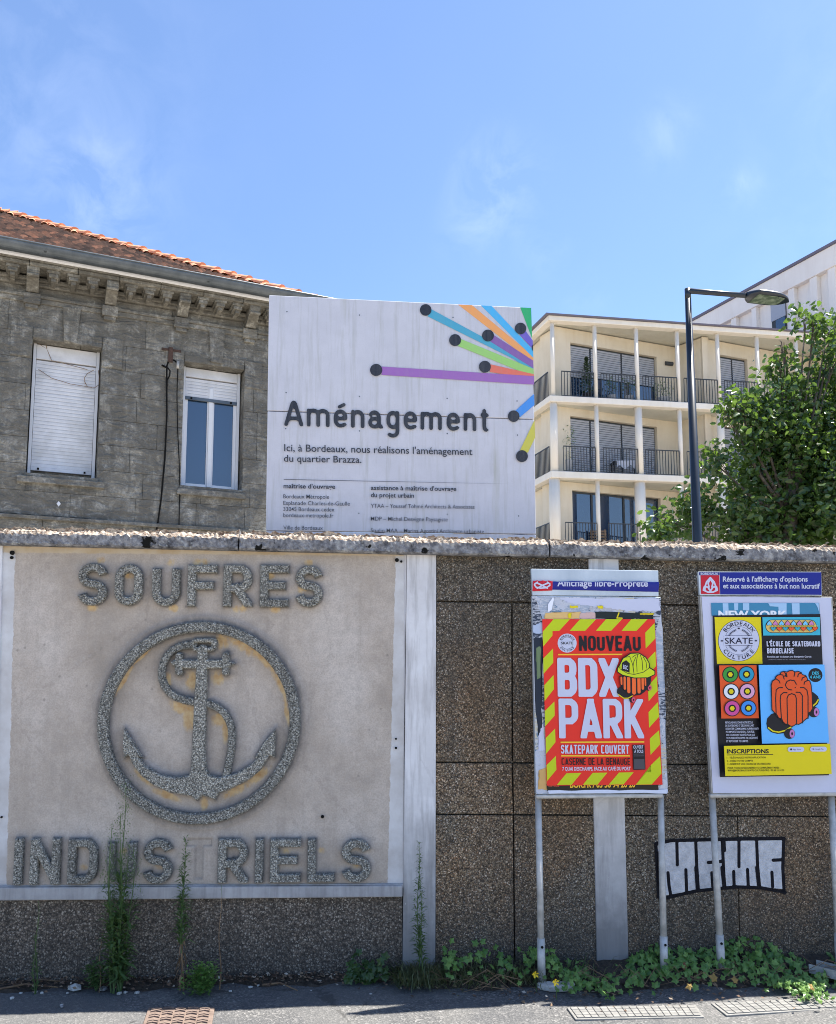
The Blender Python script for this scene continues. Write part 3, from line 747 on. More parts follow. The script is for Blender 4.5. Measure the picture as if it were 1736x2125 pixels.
# darker run-off beneath and above the ring
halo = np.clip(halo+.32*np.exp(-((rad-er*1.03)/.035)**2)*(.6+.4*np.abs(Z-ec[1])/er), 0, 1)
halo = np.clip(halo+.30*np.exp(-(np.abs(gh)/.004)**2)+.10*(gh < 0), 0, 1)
def blob(px, py, rx, rz, rot=0):
    a, b = cpt(px, py); dx, dz = X-a, Z-b; c_, s_ = math.cos(R(rot)), math.sin(R(rot)); dx, dz = dx*c_+dz*s_, -dx*s_+dz*c_
    return np.exp(-((dx/(rx*esc))**2+(dz/(rz*esc))**2))
och = np.zeros(X.shape)
for b in [(1180,290,170,50,-28),(1340,400,160,38,-45),(1440,560,150,32,-62),(1490,740,140,24,-80),(1020,250,60,60,0),(620,530,25,60,10),(790,540,55,75,0),(985,520,50,60,0),(700,740,90,50,-20),(770,810,60,110,0),(1000,830,70,60,0),(1040,900,30,110,0),(1290,1240,120,40,38),(1130,1350,140,35,25),(430,1260,100,30,-42),(600,1390,120,30,-22),(880,1450,30,60,0),(300,520,160,16,62),(420,360,120,16,42)]:
    och = np.maximum(och, blob(*b))
for (c, x, z, w, h, t) in letters:
    if z > pz1-.6:
        for _ in range(2):
            a, b_ = x+w*random.uniform(.2, .8), z+h*random.choice([-.04, .42, .75, 1.08]); och = np.maximum(och, .85*np.exp(-(((X-a)/.028)**2+((Z-b_)/.022)**2)))
    else:
        a, b_ = x+w*.5, z+h*random.choice([.7, .35]); och = np.maximum(och, .65*np.exp(-(((X-a)/.028)**2+((Z-b_)/.02)**2)))
och *= np.clip(1.2-halo*.25, 0, 1)
lb = lambda y: wz(20 - (y-1150)*.032, y)[0]
left_u = wz(17, 1150)[0]+(pz1-Z)*(wz(2, 1700)[0]-wz(17, 1150)[0])/(wz(17,1150)[1]-wz(2,1700)[1])
rb = wz(822, 1160)[0]+(pz1-Z)*(-.022)
border = np.clip(.5+(X-rb)/.05, 0, 1)
border = np.maximum(border, np.clip(.5+((left_u+.035)-X)/.05, 0, 1)); border = np.maximum(border, np.clip(.5+((pz0+.012)-Z)/.04, 0, 1))
border = np.maximum(border, np.where((X < left_u), 0.2, 0))
topstrip = np.clip(.5+(Z-(pz1-.055))/.05, 0, 1)
V = np.stack([X, -.006-hgt+0*X, Z], -1).reshape(-1, 3)
idx = np.arange((nx+1)*(nz_+1)).reshape(nx+1, nz_+1)
F = np.stack([idx[:-1, :-1], idx[1:, :-1], idx[1:, 1:], idx[:-1, 1:]], -1).reshape(-1, 4)
me = bpy.data.meshes.new('inscription_panel'); me.from_pydata(V.tolist(), [], F.tolist())
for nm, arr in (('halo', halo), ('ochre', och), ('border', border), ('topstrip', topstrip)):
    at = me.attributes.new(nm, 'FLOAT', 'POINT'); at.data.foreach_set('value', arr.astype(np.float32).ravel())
me.polygons.foreach_set('use_smooth', [True]*len(me.polygons))
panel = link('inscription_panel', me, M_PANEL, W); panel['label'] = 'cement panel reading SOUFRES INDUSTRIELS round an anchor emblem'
for (c, x, z, w, h, t), g in zip(letters, LF):
    relief('letter', g, (x-.01, x+w+.01, z-.01, z+h+.01), .0042, .040, M_CHIP, panel, bev=.006, rough=.0008, base=-.006)
relief('emblem_ring', ring_f, (ec[0]-er*1.01, ec[0]+er*1.01, ec[1]-er*1.01, ec[1]+er*1.01), .006, .042, M_CHIP, panel, bev=.008, rough=.0008, base=-.006)
relief('anchor', anchor_f, (ec[0]-er, ec[0]+er, ec[1]-er, ec[1]+er), .005, .044, M_CHIP, panel, bev=.008, rough=.0008, base=-.006)
relief('rope', rope_f, (ec[0]-er, ec[0]+er, ec[1]-er, ec[1]+er), .0045, .034, M_CHIP, panel, bev=.008, rough=.0008, base=-.006)
for px, py, r in [(28,1148,.011),(27,1158,.008),(824,1163,.010),(833,1166,.006),(816,1843,.010),(822,1552,.006),(670,1694,.008),(822,1533,.005),(6,1695,.005)]:
    u, z = wz(px, py); MB().tube([(u, -.012, z), (u, -.0185, z)], r, 12).build('fixing_hole', M_HOLE, panel)
# ledge
a = wz(-60, 1842, .03); b = wz(836, 1838, .03); c = wz(836, 1862, .03); d = wz(-60, 1870, .03)
MB().prism([a, b, c, d], -.035, .03).build('ledge', M_WHITE, W, bevel=.006)
a = wz(-60, 1838, .015); b = wz(838, 1834, .015); c = wz(838, 1843, .015); d = wz(-60, 1848, .015)
MB().prism([a, b, c, d], -.018, .03).build('ledge_lip', M_WHITE, W, bevel=.004)
pl = wz(-200, 1868)[0]; pr_ = wz(835, 1870)[0]
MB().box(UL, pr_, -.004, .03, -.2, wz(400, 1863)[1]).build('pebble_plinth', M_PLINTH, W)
# pillars
def pillar(x0t, x1t, x0b, x1b, front, name='white_pillar', yt=1135, yb=2010):
    q = [wz(x0t, yt, front), wz(x1t, yt, front), wz(x1b, yb, front), wz(x0b, yb, front)]
    q[0] = (q[0][0], lineat(c_b0, c_b1, q[0][0])+.012); q[1] = (q[1][0], lineat(c_b0, c_b1, q[1][0])+.012); q[2] = (q[2][0], -.1); q[3] = (q[3][0], -.1)
    return MB().prism(q, -front, .03).build(name, M_WHITE, W, bevel=.004)
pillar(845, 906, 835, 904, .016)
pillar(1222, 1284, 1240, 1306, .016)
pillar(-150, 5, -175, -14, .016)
a_, b_ = wz(839, 1135)[0]+.0025, wz(845, 1135)[0]-.002
MB().prism([(wz(829, 1862)[0], wz(829, 1862)[1]), (wz(834.5, 1862)[0], wz(834.5, 1862)[1]), (b_, lineat(c_b0, c_b1, b_)+.01), (pu1+.001, lineat(c_b0, c_b1, b_)+.01)], -.003, .03).build('joint_filler', M_WHITE, W)
# pebble panels with dark joints
def peb(x0t, x1t, x0b, x1b, yt, yb, yt1=None, yb1=None, lab=None):
    q = [wz(x0t, yt), wz(x1t, yt1 if yt1 else yt), wz(x1b, yb1 if yb1 else yb), wz(x0b, yb)]
    return MB().prism(q, -.004, .03).build('pebble_panel', M_PEB, W, bevel=.0025)
J = 1.6
# columns left of the second pillar
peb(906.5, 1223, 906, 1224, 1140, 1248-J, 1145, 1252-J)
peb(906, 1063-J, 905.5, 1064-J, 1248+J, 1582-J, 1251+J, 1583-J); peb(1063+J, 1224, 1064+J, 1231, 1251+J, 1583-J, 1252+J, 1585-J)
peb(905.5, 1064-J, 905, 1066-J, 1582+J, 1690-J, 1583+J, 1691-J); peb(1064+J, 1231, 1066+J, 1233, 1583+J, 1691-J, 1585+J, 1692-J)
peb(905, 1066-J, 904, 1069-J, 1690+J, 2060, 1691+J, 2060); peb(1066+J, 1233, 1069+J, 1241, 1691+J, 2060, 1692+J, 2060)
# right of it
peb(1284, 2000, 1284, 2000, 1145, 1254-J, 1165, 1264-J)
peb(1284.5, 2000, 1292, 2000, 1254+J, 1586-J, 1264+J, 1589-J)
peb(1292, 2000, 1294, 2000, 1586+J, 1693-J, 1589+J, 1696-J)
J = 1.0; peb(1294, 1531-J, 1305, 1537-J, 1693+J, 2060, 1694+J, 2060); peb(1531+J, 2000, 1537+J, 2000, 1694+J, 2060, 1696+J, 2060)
# graffiti
GR = Print(WALL, W, lambda x, y: (829.2+.5223*x, 1628.8+.5223*y), .0075, .0006)
M_SPW = NT('sprayed_white'); _n = M_SPW.noise(25, 5, .7); M_SPW = M_SPW.done(M_SPW.ramp(_n, [(.3, (.36,.37,.40)), (.6, (.55,.56,.60))]), .7, M_SPW.bump(M_SPW.voro(105).outputs['Distance'], .7, .004))
M_SPB = NT('sprayed_black'); M_SPB = M_SPB.done(M_SPB.ramp(M_SPB.noise(40, 4), [(.3, (.005,.005,.008)), (.7, (.014,.014,.018))]), .8, M_SPB.bump(M_SPB.voro(105).outputs['Distance'], .7, .004), spec=.15)
GR.poly('graffiti_fill', [(1022,236),(1080,224),(1180,220),(1528,216),(1526,415),(1420,405),(1340,402),(1180,418),(1060,440),(1028,432)], M_SPW)
GR.stroke('graffiti_outline', [[(1018,236),(1080,222),(1180,220),(1350,216),(1530,214)],[(1528,214),(1524,330),(1530,430)],[(1534,428),(1440,410),(1340,406),(1180,422),(1060,450)],[(1020,236),(1026,340),(1030,445),(1052,452)],
    [(1103,225),(1105,318)],[(1178,222),(1182,320),(1188,415)],[(1284,220),(1288,320),(1293,405)],[(1350,220),(1350,325)],[(1420,218),(1424,320),(1432,405)],
    [(1068,350),(1072,400),(1078,435)],[(1139,338),(1142,425)],[(1242,350),(1246,405)],[(1329,345),(1331,402)],[(1384,337),(1387,402)],[(1481,348),(1484,405)],
    [(1228,309),(1286,304)],[(1486,300),(1526,298)]], 13, M_SPB, res=.004)
for _l in ([[(1284,330),(1292,405)],[(1422,330),(1430,405)],[(1180,330),(1186,415)],[(1288,225),(1290,260)],[(1034,270),(1036,400)]]): GR.stroke('graffiti_stroke', [_l], 17, M_SPB, res=.004)
# ================================================================= NOTICE BOARDS
CP1 = lambda x, y: (1089.8+.23413*x, 1172.7+.23413*y)
CP2 = lambda x, y: (1439.2+.2342*x, 1172.7+.2342*y)
CB = lambda x, y: (829.2+.5223*x, 1628.8+.5223*y)         # lower right sheet
ALB = lambda c: paint(lin(c), .42, .05)
BW = ALB((196,200,222)); BLUEB = ALB((28,40,135)); REDB = ALB((190,32,50)); BLK = paint((.011,.011,.016), .42, .05); YEL = ALB((224,206,20))
REDP = ALB((228,50,38)); LIME = ALB((190,205,28)); ORG = ALB((226,88,38)); AMB = ALB((240,190,50)); TEAL = ALB((62,178,205)); SKYB = ALB((98,180,246)); PINK = ALB((205,140,200)); ORGH = ALB((244,110,50)); LILAC = ALB((218,170,205))
def m_collage():
    t = NT('torn_paper_layers'); w = t.noise(9, 5, .7); n = t.noise(16, 7, .75, dist=1.6)
    v = t.voro(7, vec=t.mapped((1.2, 1, .7)))
    c = t.ramp(t.math('FRACT', t.math('ADD', t.sep(v.outputs['Color'])[0], t.math('MULTIPLY', n, .5))), [(0, (.50,.53,.62)), (.35, (.34,.40,.50)), (.5, (.60,.62,.68)), (.62, (.03,.045,.08)), (.76, (.55,.50,.38)), (.86, (.10,.19,.30)), (.93, (.45,.45,.50))], 'CONSTANT')
    st = t.noise(12, 7, .75, vec=t.mapped((1.4, 1, 5)), dist=1)
    c = t.mix(t.ramp(st, [(.50, 0), (.53, .9)]), c, (.52,.55,.62)); c = t.mix(t.ramp(st, [(.62, 0), (.64, .9)]), c, (.035,.04,.06))
    return t.done(c, .7, t.bump(st, .8, .006))
M_TORN = m_collage()
def seg_logo(pr, name, cx, cy, r, mat, par, w):
    ls = []
    for k in range(3):
        a0 = 90+120*k; c0 = (cx+r*.42*math.cos(R(a0)), cy-r*.42*math.sin(R(a0))); 
        ls.append([(c0[0]+r*.60*math.cos(R(a)), c0[1]-r*.60*math.sin(R(a))) for a in range(int(a0-125), int(a0+126), 10)])
    return pr.stroke(name, ls, w, mat, par, res=.0018)
def tube_post(P, root, xt, yt, xb, yb, off, rad, sleeve_y):
    ut, zt = P.uz(xt, yt, off); ub, zb = P.uz(xb, yb, off)
    zb = .0; top = (ut, -off, zt); bot = (ub, -off, zb)
    p = MB().tube([bot, top], rad, 20).build('post', M_GALV, root, smooth=True)
    zs = P.uz(xb, sleeve_y, off)[1]; k = (zs-zb)/(zt-zb); us = ub+(ut-ub)*k
    s = MB().tube([bot, (us, -off, zs)], rad*1.2, 20).build('post_sleeve', M_GALV, p, smooth=True)
    MB().tube([(us, -off-rad*1.1, zs-.035), (us, -off-rad*1.45, zs-.035)], .006, 8).build('bolt', M_HOLE, p)
def tape_board(P, root, front, tl, tr, br, bl, thick, mat_edge):
    q = [P.uz(*p, front) for p in (tl, tr, br, bl)]
    return MB().prism(q, -front, -front+thick).build('backing_board', mat_edge, root, bevel=.003)

# ---- left board
NB1 = Plane(.98, 4.235, 7.5)
N1 = plane_root('notice_board', NB1, 'galvanised notice board with torn paper layers and a peeling, curled blue heading strip', 'notice board', 'public notice boards on steel posts')
F1 = .03
tape_board(NB1, N1, F1, CP1(66,272), CP1(1206,284), CP1(1262,2022), CP1(100,2032), .028, M_ALU)
q = [NB1.uz(*CP1(*p), F1) for p in [(58,32),(1188,48),(1190,276),(70,268)]]
hp = MB().prism(q, -F1+.004, -F1+.022).build('heading_plate', M_ALU, N1, bevel=.002)
q = [NB1.uz(*CP1(*p), F1) for p in [(98,2034),(1230,2026),(1232,2066),(100,2074)]]
MB().prism(q, -F1-.002, -F1+.03).build('bottom_rail', M_GALV, N1, bevel=.008)
tube_post(NB1, N1, *CB(552,45), *CB(566,762), -.005, .0155, CB(0,610)[1])
tube_post(NB1, N1, *CB(1039,42), *CB(1053,752), -.005, .0155, CB(0,602)[1])
pr = Print(NB1, N1, CP1, F1+.0006)
# curled heading strip, bent out of the plane
def curl(name, x0, x1, ya, yb, yc, yd, mat, parent, lift=.012):
    V = []; n = 24
    for i in range(n+1):
        x = x0+(x1-x0)*i/n; k = i/n
        yt = ya+(yb-ya)*k+3*math.sin(i*.9); ybm = yc+(yd-yc)*k
        for j in range(7):
            t = j/6; u, z = pr.pt(x, yt+(ybm-yt)*t); V.append((u, -F1-.0015-lift*math.sin(math.pi*(1-t)*.62)*(.85+.15*math.sin(i*.7)), z))
    F = [(i*7+j, (i+1)*7+j, (i+1)*7+j+1, i*7+j+1) for i in range(n) for j in range(6)]
    me = bpy.data.meshes.new(name); me.from_pydata(V, [], F); me.polygons.foreach_set('use_smooth', [True]*len(F)); return link(name, me, mat, parent)
curl('heading_strip', 243, 1184, 146, 150, 218, 238, BLUEB, hp); cr_ = curl('logo_square', 66, 242, 140, 142, 232, 226, REDB, hp)
# only the lower halves of the letters still show
prh = Print(NB1, hp, CP1, F1+.0145, .0003)
ht = prh.text('heading_text', 'Affichage libre-Propreté', 288, 186, 1092, 190, 62, BW, hp, bold=.022)
zc0 = prh.pt(288, 152); zc1 = prh.pt(1092, 154)
bm = bmesh.new(); bm.from_mesh(ht.data)
bmesh.ops.bisect_plane(bm, geom=bm.verts[:]+bm.edges[:]+bm.faces[:], plane_co=(zc0[0], 0, zc0[1]), plane_no=(-(zc1[1]-zc0[1]), 0, zc1[0]-zc0[0]), clear_outer=True)
bm.to_mesh(ht.data); bm.free()
prh.stroke('logo_mark', [[(85,176),(100,196),(140,205),(190,200),(222,180)],[(110,160),(150,178),(200,205)],[(205,160),(160,178),(110,205)],[(88,168),(112,152)],[(222,168),(200,152)]], 13, BW, hp, res=.0012)
# torn paper on the backing, in uneven sheets
tp = pr.poly('torn_paper', [(66,278),(1204,292),(1212,500),(1222,560),(1224,800),(1240,1100),(1250,1300),(1246,1500),(1255,1800),(1268,1960),(1262,2018),(102,2028),(92,1700),(80,1000)], M_TORN)
def torn(pts, amp=6, n=10):
    out = []
    for a, b in zip(pts, pts[1:]+pts[:1]):
        for k in range(n):
            t = k/n; out.append((a[0]+(b[0]-a[0])*t+random.uniform(-amp, amp), a[1]+(b[1]-a[1])*t+random.uniform(-amp, amp)))
    return out
pr.poly('paper_scrap', torn([(300,292),(1195,300),(1200,405),(900,410),(700,372),(420,345)]), BW, tp)
pr.poly('paper_scrap', torn([(70,540),(160,500),(158,610),(75,600)]), ALB((175,190,215)), tp)
pr.poly('paper_scrap', torn([(84,640),(160,640),(150,980),(150,1490),(120,1560),(95,1200)], 8), ALB((32,42,58)), tp)
pr.poly('paper_scrap', torn([(95,740),(140,720),(138,1000),(110,1010)]), ALB((110,130,95)), tp)
pr.poly('paper_scrap', torn([(120,1520),(160,1400),(180,1640),(120,1650)]), BW, tp)
pr.poly('paper_scrap', torn([(125,1820),(190,1790),(200,1990),(120,1990)]), ALB((205,165,105)), tp)
pr.poly('paper_scrap', torn([(180,425),(500,415),(490,478),(172,478)]), ALB((222,185,120)), tp)
pr.poly('paper_scrap', torn([(490,420),(630,418),(620,478),(480,478)]), ALB((205,175,170)), tp)
pr.poly('paper_scrap', torn([(622,415),(1130,430),(1135,478),(630,480)], 7), ALB((28,38,40)), tp)
pr.poly('paper_scrap', torn([(1020,425),(1140,425),(1138,442),(1020,442)], 3), ALB((200,180,30)), tp)
pr.stroke('letter', [[(832,425),(815,470),(860,472)]], 11, YEL, tp)
pr.poly('paper_scrap', torn([(395,362),(470,360),(465,380),(400,382)], 4), YEL, tp); pr.poly('paper_scrap', torn([(380,430),(410,428),(408,470),(385,470)], 4), YEL, tp); pr.poly('paper_scrap', torn([(640,362),(690,362),(688,385),(650,388)], 4), YEL, tp)
pr.poly('paper_scrap', [(200,418),(205,345),(248,285),(256,300),(235,400)], ALB((235,238,250)), tp)
pr.poly('paper_scrap', torn([(192,1940),(1180,1935),(1180,1992),(195,1998)], 4), ALB((40,36,28)), tp)
o = pr.text('old_poster_text', 'BOR.FR / 05 56 94 20 20', 398, 1972, 975, 1968, 50, AMB, tp, bold=.03)
pr.text('old_poster_text', 'OFFICE', 205, 1966, 300, 1964, 22, ALB((190,80,60)), tp, bold=.02)
pr.poly('paper_scrap', torn([(200,2000),(1262,1990),(1260,2020),(210,2024)], 5), ALB((205,212,232)), tp)
# ---- red poster
PO1 = plane_root('skatepark_poster', NB1, 'red and lime striped poster announcing a covered skatepark, pasted on torn paper', 'poster')
pp = Print(NB1, PO1, CP1, F1+.009, .0004)
q = [pp.pt(*p) for p in [(155,480),(1152,480),(1222,1948),(195,1956)]]
MB().prism(q, -F1-.009, -F1-.0072).build('sheet', REDP, PO1)
stripes = [[(158,622),(160,590),(255,480),(400,480),(305,583),(245,585),(245,625),(163,722)],[(490,480),(632,480),(535,583),(398,583)],[(720,480),(862,480),(765,583),(630,583)],[(945,480),(1088,480),(990,583),(858,583)],
 [(1150,515),(1158,650),(1072,740),(1068,600)],[(1158,765),(1163,895),(1085,985),(1080,845)],[(1170,985),(1178,1115),(1098,1208),(1092,1075)],[(1180,1215),(1190,1345),(1102,1443),(1097,1305)],[(1190,1465),(1200,1590),(1115,1683),(1108,1540)],[(1200,1695),(1212,1848),(1125,1945),(985,1947),(1080,1838),(1120,1836),(1117,1775)],
 [(250,740),(252,865),(165,965),(163,830)],[(255,975),(258,1100),(175,1205),(173,1065)],[(262,1210),(265,1335),(180,1430),(177,1295)],[(268,1450),(272,1570),(188,1675),(185,1535)],[(275,1692),(280,1815),(197,1915),(193,1775)],
 [(370,1847),(502,1843),(415,1948),(283,1950)],[(602,1843),(732,1841),(645,1947),(515,1948)],[(835,1840),(965,1838),(875,1945),(745,1947)]]
pp.polys('hazard_stripes', stripes, LIME)
lg = pp.disc('round_logo', 375, 692, 84, BW); pp.ring('logo_ring', 375, 692, 52, 55, BLK, lg); pp.poly('logo_band', [(318,670),(432,670),(432,714),(318,714)], BW, lg)
arc_text(pp, 'logo_text', 'BORDEAUX', 375, 692, 60, 90, 135, 15, BLK, lg, bold=.02); arc_text(pp, 'logo_text', 'CULTURE', 375, 692, 60, 270, 120, 15, BLK, lg, True, .02)
pp.text('logo_text', 'SKATE', 320, 703, 428, 703, 23, BLK, lg, bold=.015)
pp.caps('headline_nouveau', 'NOUVEAU', 480, 1028, 762, 626, 24, BLK, gap=.15)
pp.polys('yellow_rules', [[(292,788),(865,786),(858,798),(292,800)],[(315,1565),(1057,1561),(1057,1574),(315,1578)],[(320,1685),(930,1685),(930,1697),(320,1697)]], AMB)
pp.caps('title_bdx', 'BDX', 290, 838, 1168, 822, 64, BW, gap=.07, res=10)
pp.caps('title_park', 'PARK', 302, 1056, 1536, 1183, 58, BW, gap=.08, res=10)
pp.caps('line_skatepark', 'SKATEPARK COUVERT', 318, 922, 1672, 1593, 11.5, BW, gap=.18)
pp.caps('line_caserne', 'CASERNE DE LA BENAUGE', 325, 932, 1773, 1711, 7.5, BLK, gap=.2)
pp.text('line_address', '7 QUAI DESCHAMPS, FACE AU CAFÉ DU PORT', 330, 1821, 935, 1819, 32, BW, bold=.025)
bx = pp.poly('black_box', [(950,1594),(1058,1592),(1066,1813),(958,1816)], BLK)
pp.text('box_text', 'OUVERT', 958, 1626, 1046, 1625, 27, BW, bx, bold=.02); pp.text('box_text', 'À TOUS', 966, 1664, 1046, 1663, 27, BW, bx, bold=.02)
pp.stroke('box_rule', [[(960,1675),(1050,1674)],[(962,1692),(1052,1691)]], 3, ALB((120,120,130)), bx)
pp.poly('grey_square', [(962,1720),(1054,1718),(1060,1806),(964,1808)], ALB((75,75,82)), bx)
# helmet and fluted pudding on a skateboard
pp.poly('skateboard', [(815,1100),(850,1072),(890,1080),(955,1165),(945,1180),(880,1188),(830,1160),(812,1130)], BLK)
pp.poly('skateboard_nose', [(1062,985),(1110,990),(1116,1030),(1095,1062),(1060,1060)], BLK)
pp.stroke('board_edge', [[(825,1148),(870,1180),(910,1180),(948,1160)],[(1078,1060),(1110,1035)]], 8, YEL)
for cx, cy in ((955,1195),(1098,1088)):
    w_ = pp.disc('wheel', cx-8, cy, 26, BLK); pp.disc('wheel_face', cx+3, cy, 17, ALB((215,80,110)), w_, ry=24); pp.disc('wheel_hub', cx+3, cy, 6, BLK, w_, ry=9)
pp.poly('pudding_outline', [(832,985),(1112,985),(1108,1050),(1072,1100),(1060,1120),(1020,1150),(965,1158),(925,1145),(890,1120),(866,1100),(836,1060)], BLK)
for x, w, b in ((848,16,1062),(877,20,1105),(912,28,1136),(958,34,1148),(1002,28,1138),(1035,22,1105),(1058,14,1070)):
    pp.stroke('pudding_flute', [[(x,998),(x+2,b-w/2)]], w, ORGH)
pp.poly('helmet_outline', [(832,925),(830,880),(855,825),(925,780),(1003,777),(1066,815),(1096,868),(1098,905),(1146,936),(1146,972),(1085,1003),(960,1005),(855,982),(807,948),(810,908)], BLK)
hm = pp.poly('helmet', [(839,922),(838,882),(862,832),(930,788),(1000,785),(1060,822),(1088,870),(1090,912),(1138,942),(1138,968),(1080,995),(960,997),(860,973),(815,945),(817,912)], ALB((200,215,35)))
pp.stroke('helmet_lines', [[(868,820),(920,812),(945,880),(958,965)],[(945,818),(968,800),(1000,790)],[(958,965),(950,900),(955,860),(975,815)],[(990,800),(980,850),(985,945)],[(1015,800),(1030,850),(1035,930)],[(1040,815),(1065,860),(1070,915)],[(840,925),(900,960),(960,970),(1040,950),(1090,915)]], 5, BLK, hm)
pp.poly('helmet_badge', [(850,868),(888,843),(920,872),(918,955),(848,930)], BLK, hm)
pp.text('badge_text', 'BSC', 862, 918, 904, 930, 36, BW, hm, bold=.02)

# ---- right board
NB2 = Plane(2.0, 4.315, 3.2)
N2 = plane_root('notice_board', NB2, 'notice board with a flat blue heading plate, cut by the right photo edge', 'notice board', 'public notice boards on steel posts')
F2 = .03
tape_board(NB2, N2, F2, CP2(62,270), CP2(1236,282), CP2(1312,1998), CP2(165,2026), .03, M_GALV)
q = [NB2.uz(*CP2(*p), F2) for p in [(46,58),(1140,60),(1146,270),(60,266)]]
h2 = MB().prism(q, -F2+.002, -F2+.022).build('heading_plate', M_ALU, N2, bevel=.002)
q = [NB2.uz(*CP2(*p), F2) for p in [(150,2024),(1330,2004),(1332,2050),(150,2066)]]
MB().prism(q, -F2-.002, -F2+.03).build('bottom_rail', M_GALV, N2, bevel=.009)
tube_post(NB2, N2, *CB(1243,40), *CB(1282,752), -.008, .0160, CB(0,596)[1])
tube_post(NB2, N2, *CB(1716,32), *CB(1752,745), -.008, .0160, CB(0,590)[1])
ph = Print(NB2, h2, CP2, F2-.0018, .0004)
ph.poly('blue_field', [(236,63),(1136,63),(1140,264),(240,260)], BLUEB); ph.poly('blue_strip', [(52,63),(234,63),(234,90),(54,90)], ALB((45,50,120)))
ph.poly('logo_square', [(66,91),(231,91),(236,258),(70,256)], REDB)
ph.text('logo_word', 'BORDEAUX', 66, 86, 222, 86, 18, BW, bold=.03)
cx_, cy_ = 152, 180
ph.stroke('logo_mark', [[(152,112),(118,150),(104,195),(104,222)],[(152,112),(186,150),(200,195),(202,222)],[(90,222),(130,240),(175,240),(214,222)],[(92,212),(100,190),(130,196),(152,230)],[(212,212),(205,190),(175,196),(152,230)],[(152,122),(132,160),(140,195)],[(152,122),(174,160),(166,195)]], 14, BW, res=.0014)
ph.text('heading_text', "Réservé à l'affichage d'opinions", 262, 146, 1014, 146, 44, BW, bold=.02)
ph.text('heading_text', "et aux associations à but non lucratif", 264, 206, 1122, 208, 44, BW, bold=.02)
# white backing sheet, older strip and the school poster
PB = plane_root('backing_paper', NB2, 'wrinkled white backing paper with a blue strip of an older poster on the right board', 'paper sheet')
pb = Print(NB2, PB, CP2, F2+.002, .0004)
V = []; n, m = 26, 34
for i in range(n+1):
    for j in range(m+1):
        s, t = i/n, j/m; xl, xr = 75+100*t, 1218+82*t; x = xl+(xr-xl)*s; y = (280+12*s)+(1742-18*s)*t
        u, z = NB2.uz(*CP2(x, y), F2+.002); lift = .0022*abs(math.sin(s*4+t*9))*(1 if s > .93 or s < .03 else .25)+(.006*max(0, (s-.95)/.05)*abs(math.sin(t*11)))
        V.append((u, -F2-.0022-lift, z))
F = [(i*(m+1)+j, (i+1)*(m+1)+j, (i+1)*(m+1)+j+1, i*(m+1)+j+1) for i in range(n) for j in range(m)]
me = bpy.data.meshes.new('sheet'); me.from_pydata(V, [], F); link('sheet', me, BW, PB)
pb = Print(NB2, PB, CP2, F2+.0062, .0003)
ny = pb.poly('blue_strip', [(160,336),(1118,336),(1124,450),(164,450)], ALB((62,132,170)))
for xs_ in ([(262,338),(312,338),(316,445),(268,445)],[(362,338),(400,338),(398,400),(366,400)],[(440,338),(497,338),(497,400),(442,400)],[(665,338),(828,338),(828,440),(760,440),(755,370),(680,365)],[(872,338),(942,338),(944,440),(880,440)],[(1080,338),(1100,370),(1116,420),(1112,338)]):
    pb.poly('pale_tower', xs_, ALB((160,195,228)), ny)
o = pb.text('cut_off_title', 'NEW YORK', 222, 470, 835, 470, 66, ALB((225,232,242)), ny, bold=.04)
PO2 = plane_root('skate_school_poster', NB2, 'black framed poster of yellow, orange and blue blocks advertising a skateboard school', 'poster')
ps = Print(NB2, PO2, CP2, F2+.0105, .0004)
q = [ps.pt(*p) for p in [(176,447),(1128,434),(1150,880),(1205,1864),(240,1880),(186,900)]]
MB().prism(q, -F2-.0105, -F2-.0085).build('sheet', BLK, PO2)
ps.poly('yellow_block', [(190,462),(600,462),(615,875),(212,878)], YEL)
lg = ps.disc('round_logo', 405, 670, 184, BLK, n=60); ps.disc('logo_disc', 405, 670, 180, BW, lg, n=60)
ps.ring('logo_ring', 405, 670, 124, 126.5, ALB((60,62,100)), lg); ps.poly('logo_band', [(270,625),(540,625),(540,714),(270,714)], BW, lg)
ps.polys('logo_lines', [[(285,624),(522,624),(522,627),(285,627)],[(288,711),(525,711),(525,714),(288,714)]], ALB((60,62,100)), lg)
NAVY = ALB((30,30,55))
arc_text(ps, 'logo_text', 'BORDEAUX', 405, 670, 136, 90, 118, 34, NAVY, lg, bold=.008); arc_text(ps, 'logo_text', 'CULTURE', 405, 670, 134, 270, 118, 34, NAVY, lg, True, .008)
ps.text('logo_text', 'SKATE', 280, 697, 527, 697, 52, NAVY, lg, bold=.006)
for cx, cy in ((254,671),(555,670),(402,561)):
    ps.poly('star', [(cx+(11 if k % 2 == 0 else 4.5)*math.sin(k*math.pi/5), cy-(11 if k % 2 == 0 else 4.5)*math.cos(k*math.pi/5)) for k in range(10)], NAVY, lg)
lv = []
for s in (-1, 1):
    for k in range(6):
        for up in (0, 1):
            a = R(90+s*(14+8.5*k)) if not up else R(270-s*(12+9*k)); rr = 98 if not up else 96
            bx_, by_ = 405+rr*math.cos(a), 670-rr*math.sin(a); 
            for q_ in (-1, 1):
                ang = a+s*(1.2 if q_ > 0 else 2.2)*(1 if not up else -1); ln = 17
                ex, ey = bx_+ln*math.cos(ang), by_-ln*math.sin(ang); nx_, ny_ = -(ey-by_)/ln*3.6, (ex-bx_)/ln*3.6
                lv.append([(bx_, by_), ((bx_+ex)/2+nx_, (by_+ey)/2+ny_), (ex, ey), ((bx_+ex)/2-nx_, (by_+ey)/2-ny_)])
for i in range(0, len(lv), 8): pass
ps.polys('laurel', lv[::2], NAVY, lg); ps.polys('laurel', lv[1::2], NAVY, lg)
ps.poly('teal_block', [(610,463),(1118,462),(1123,622),(617,625)], TEAL)
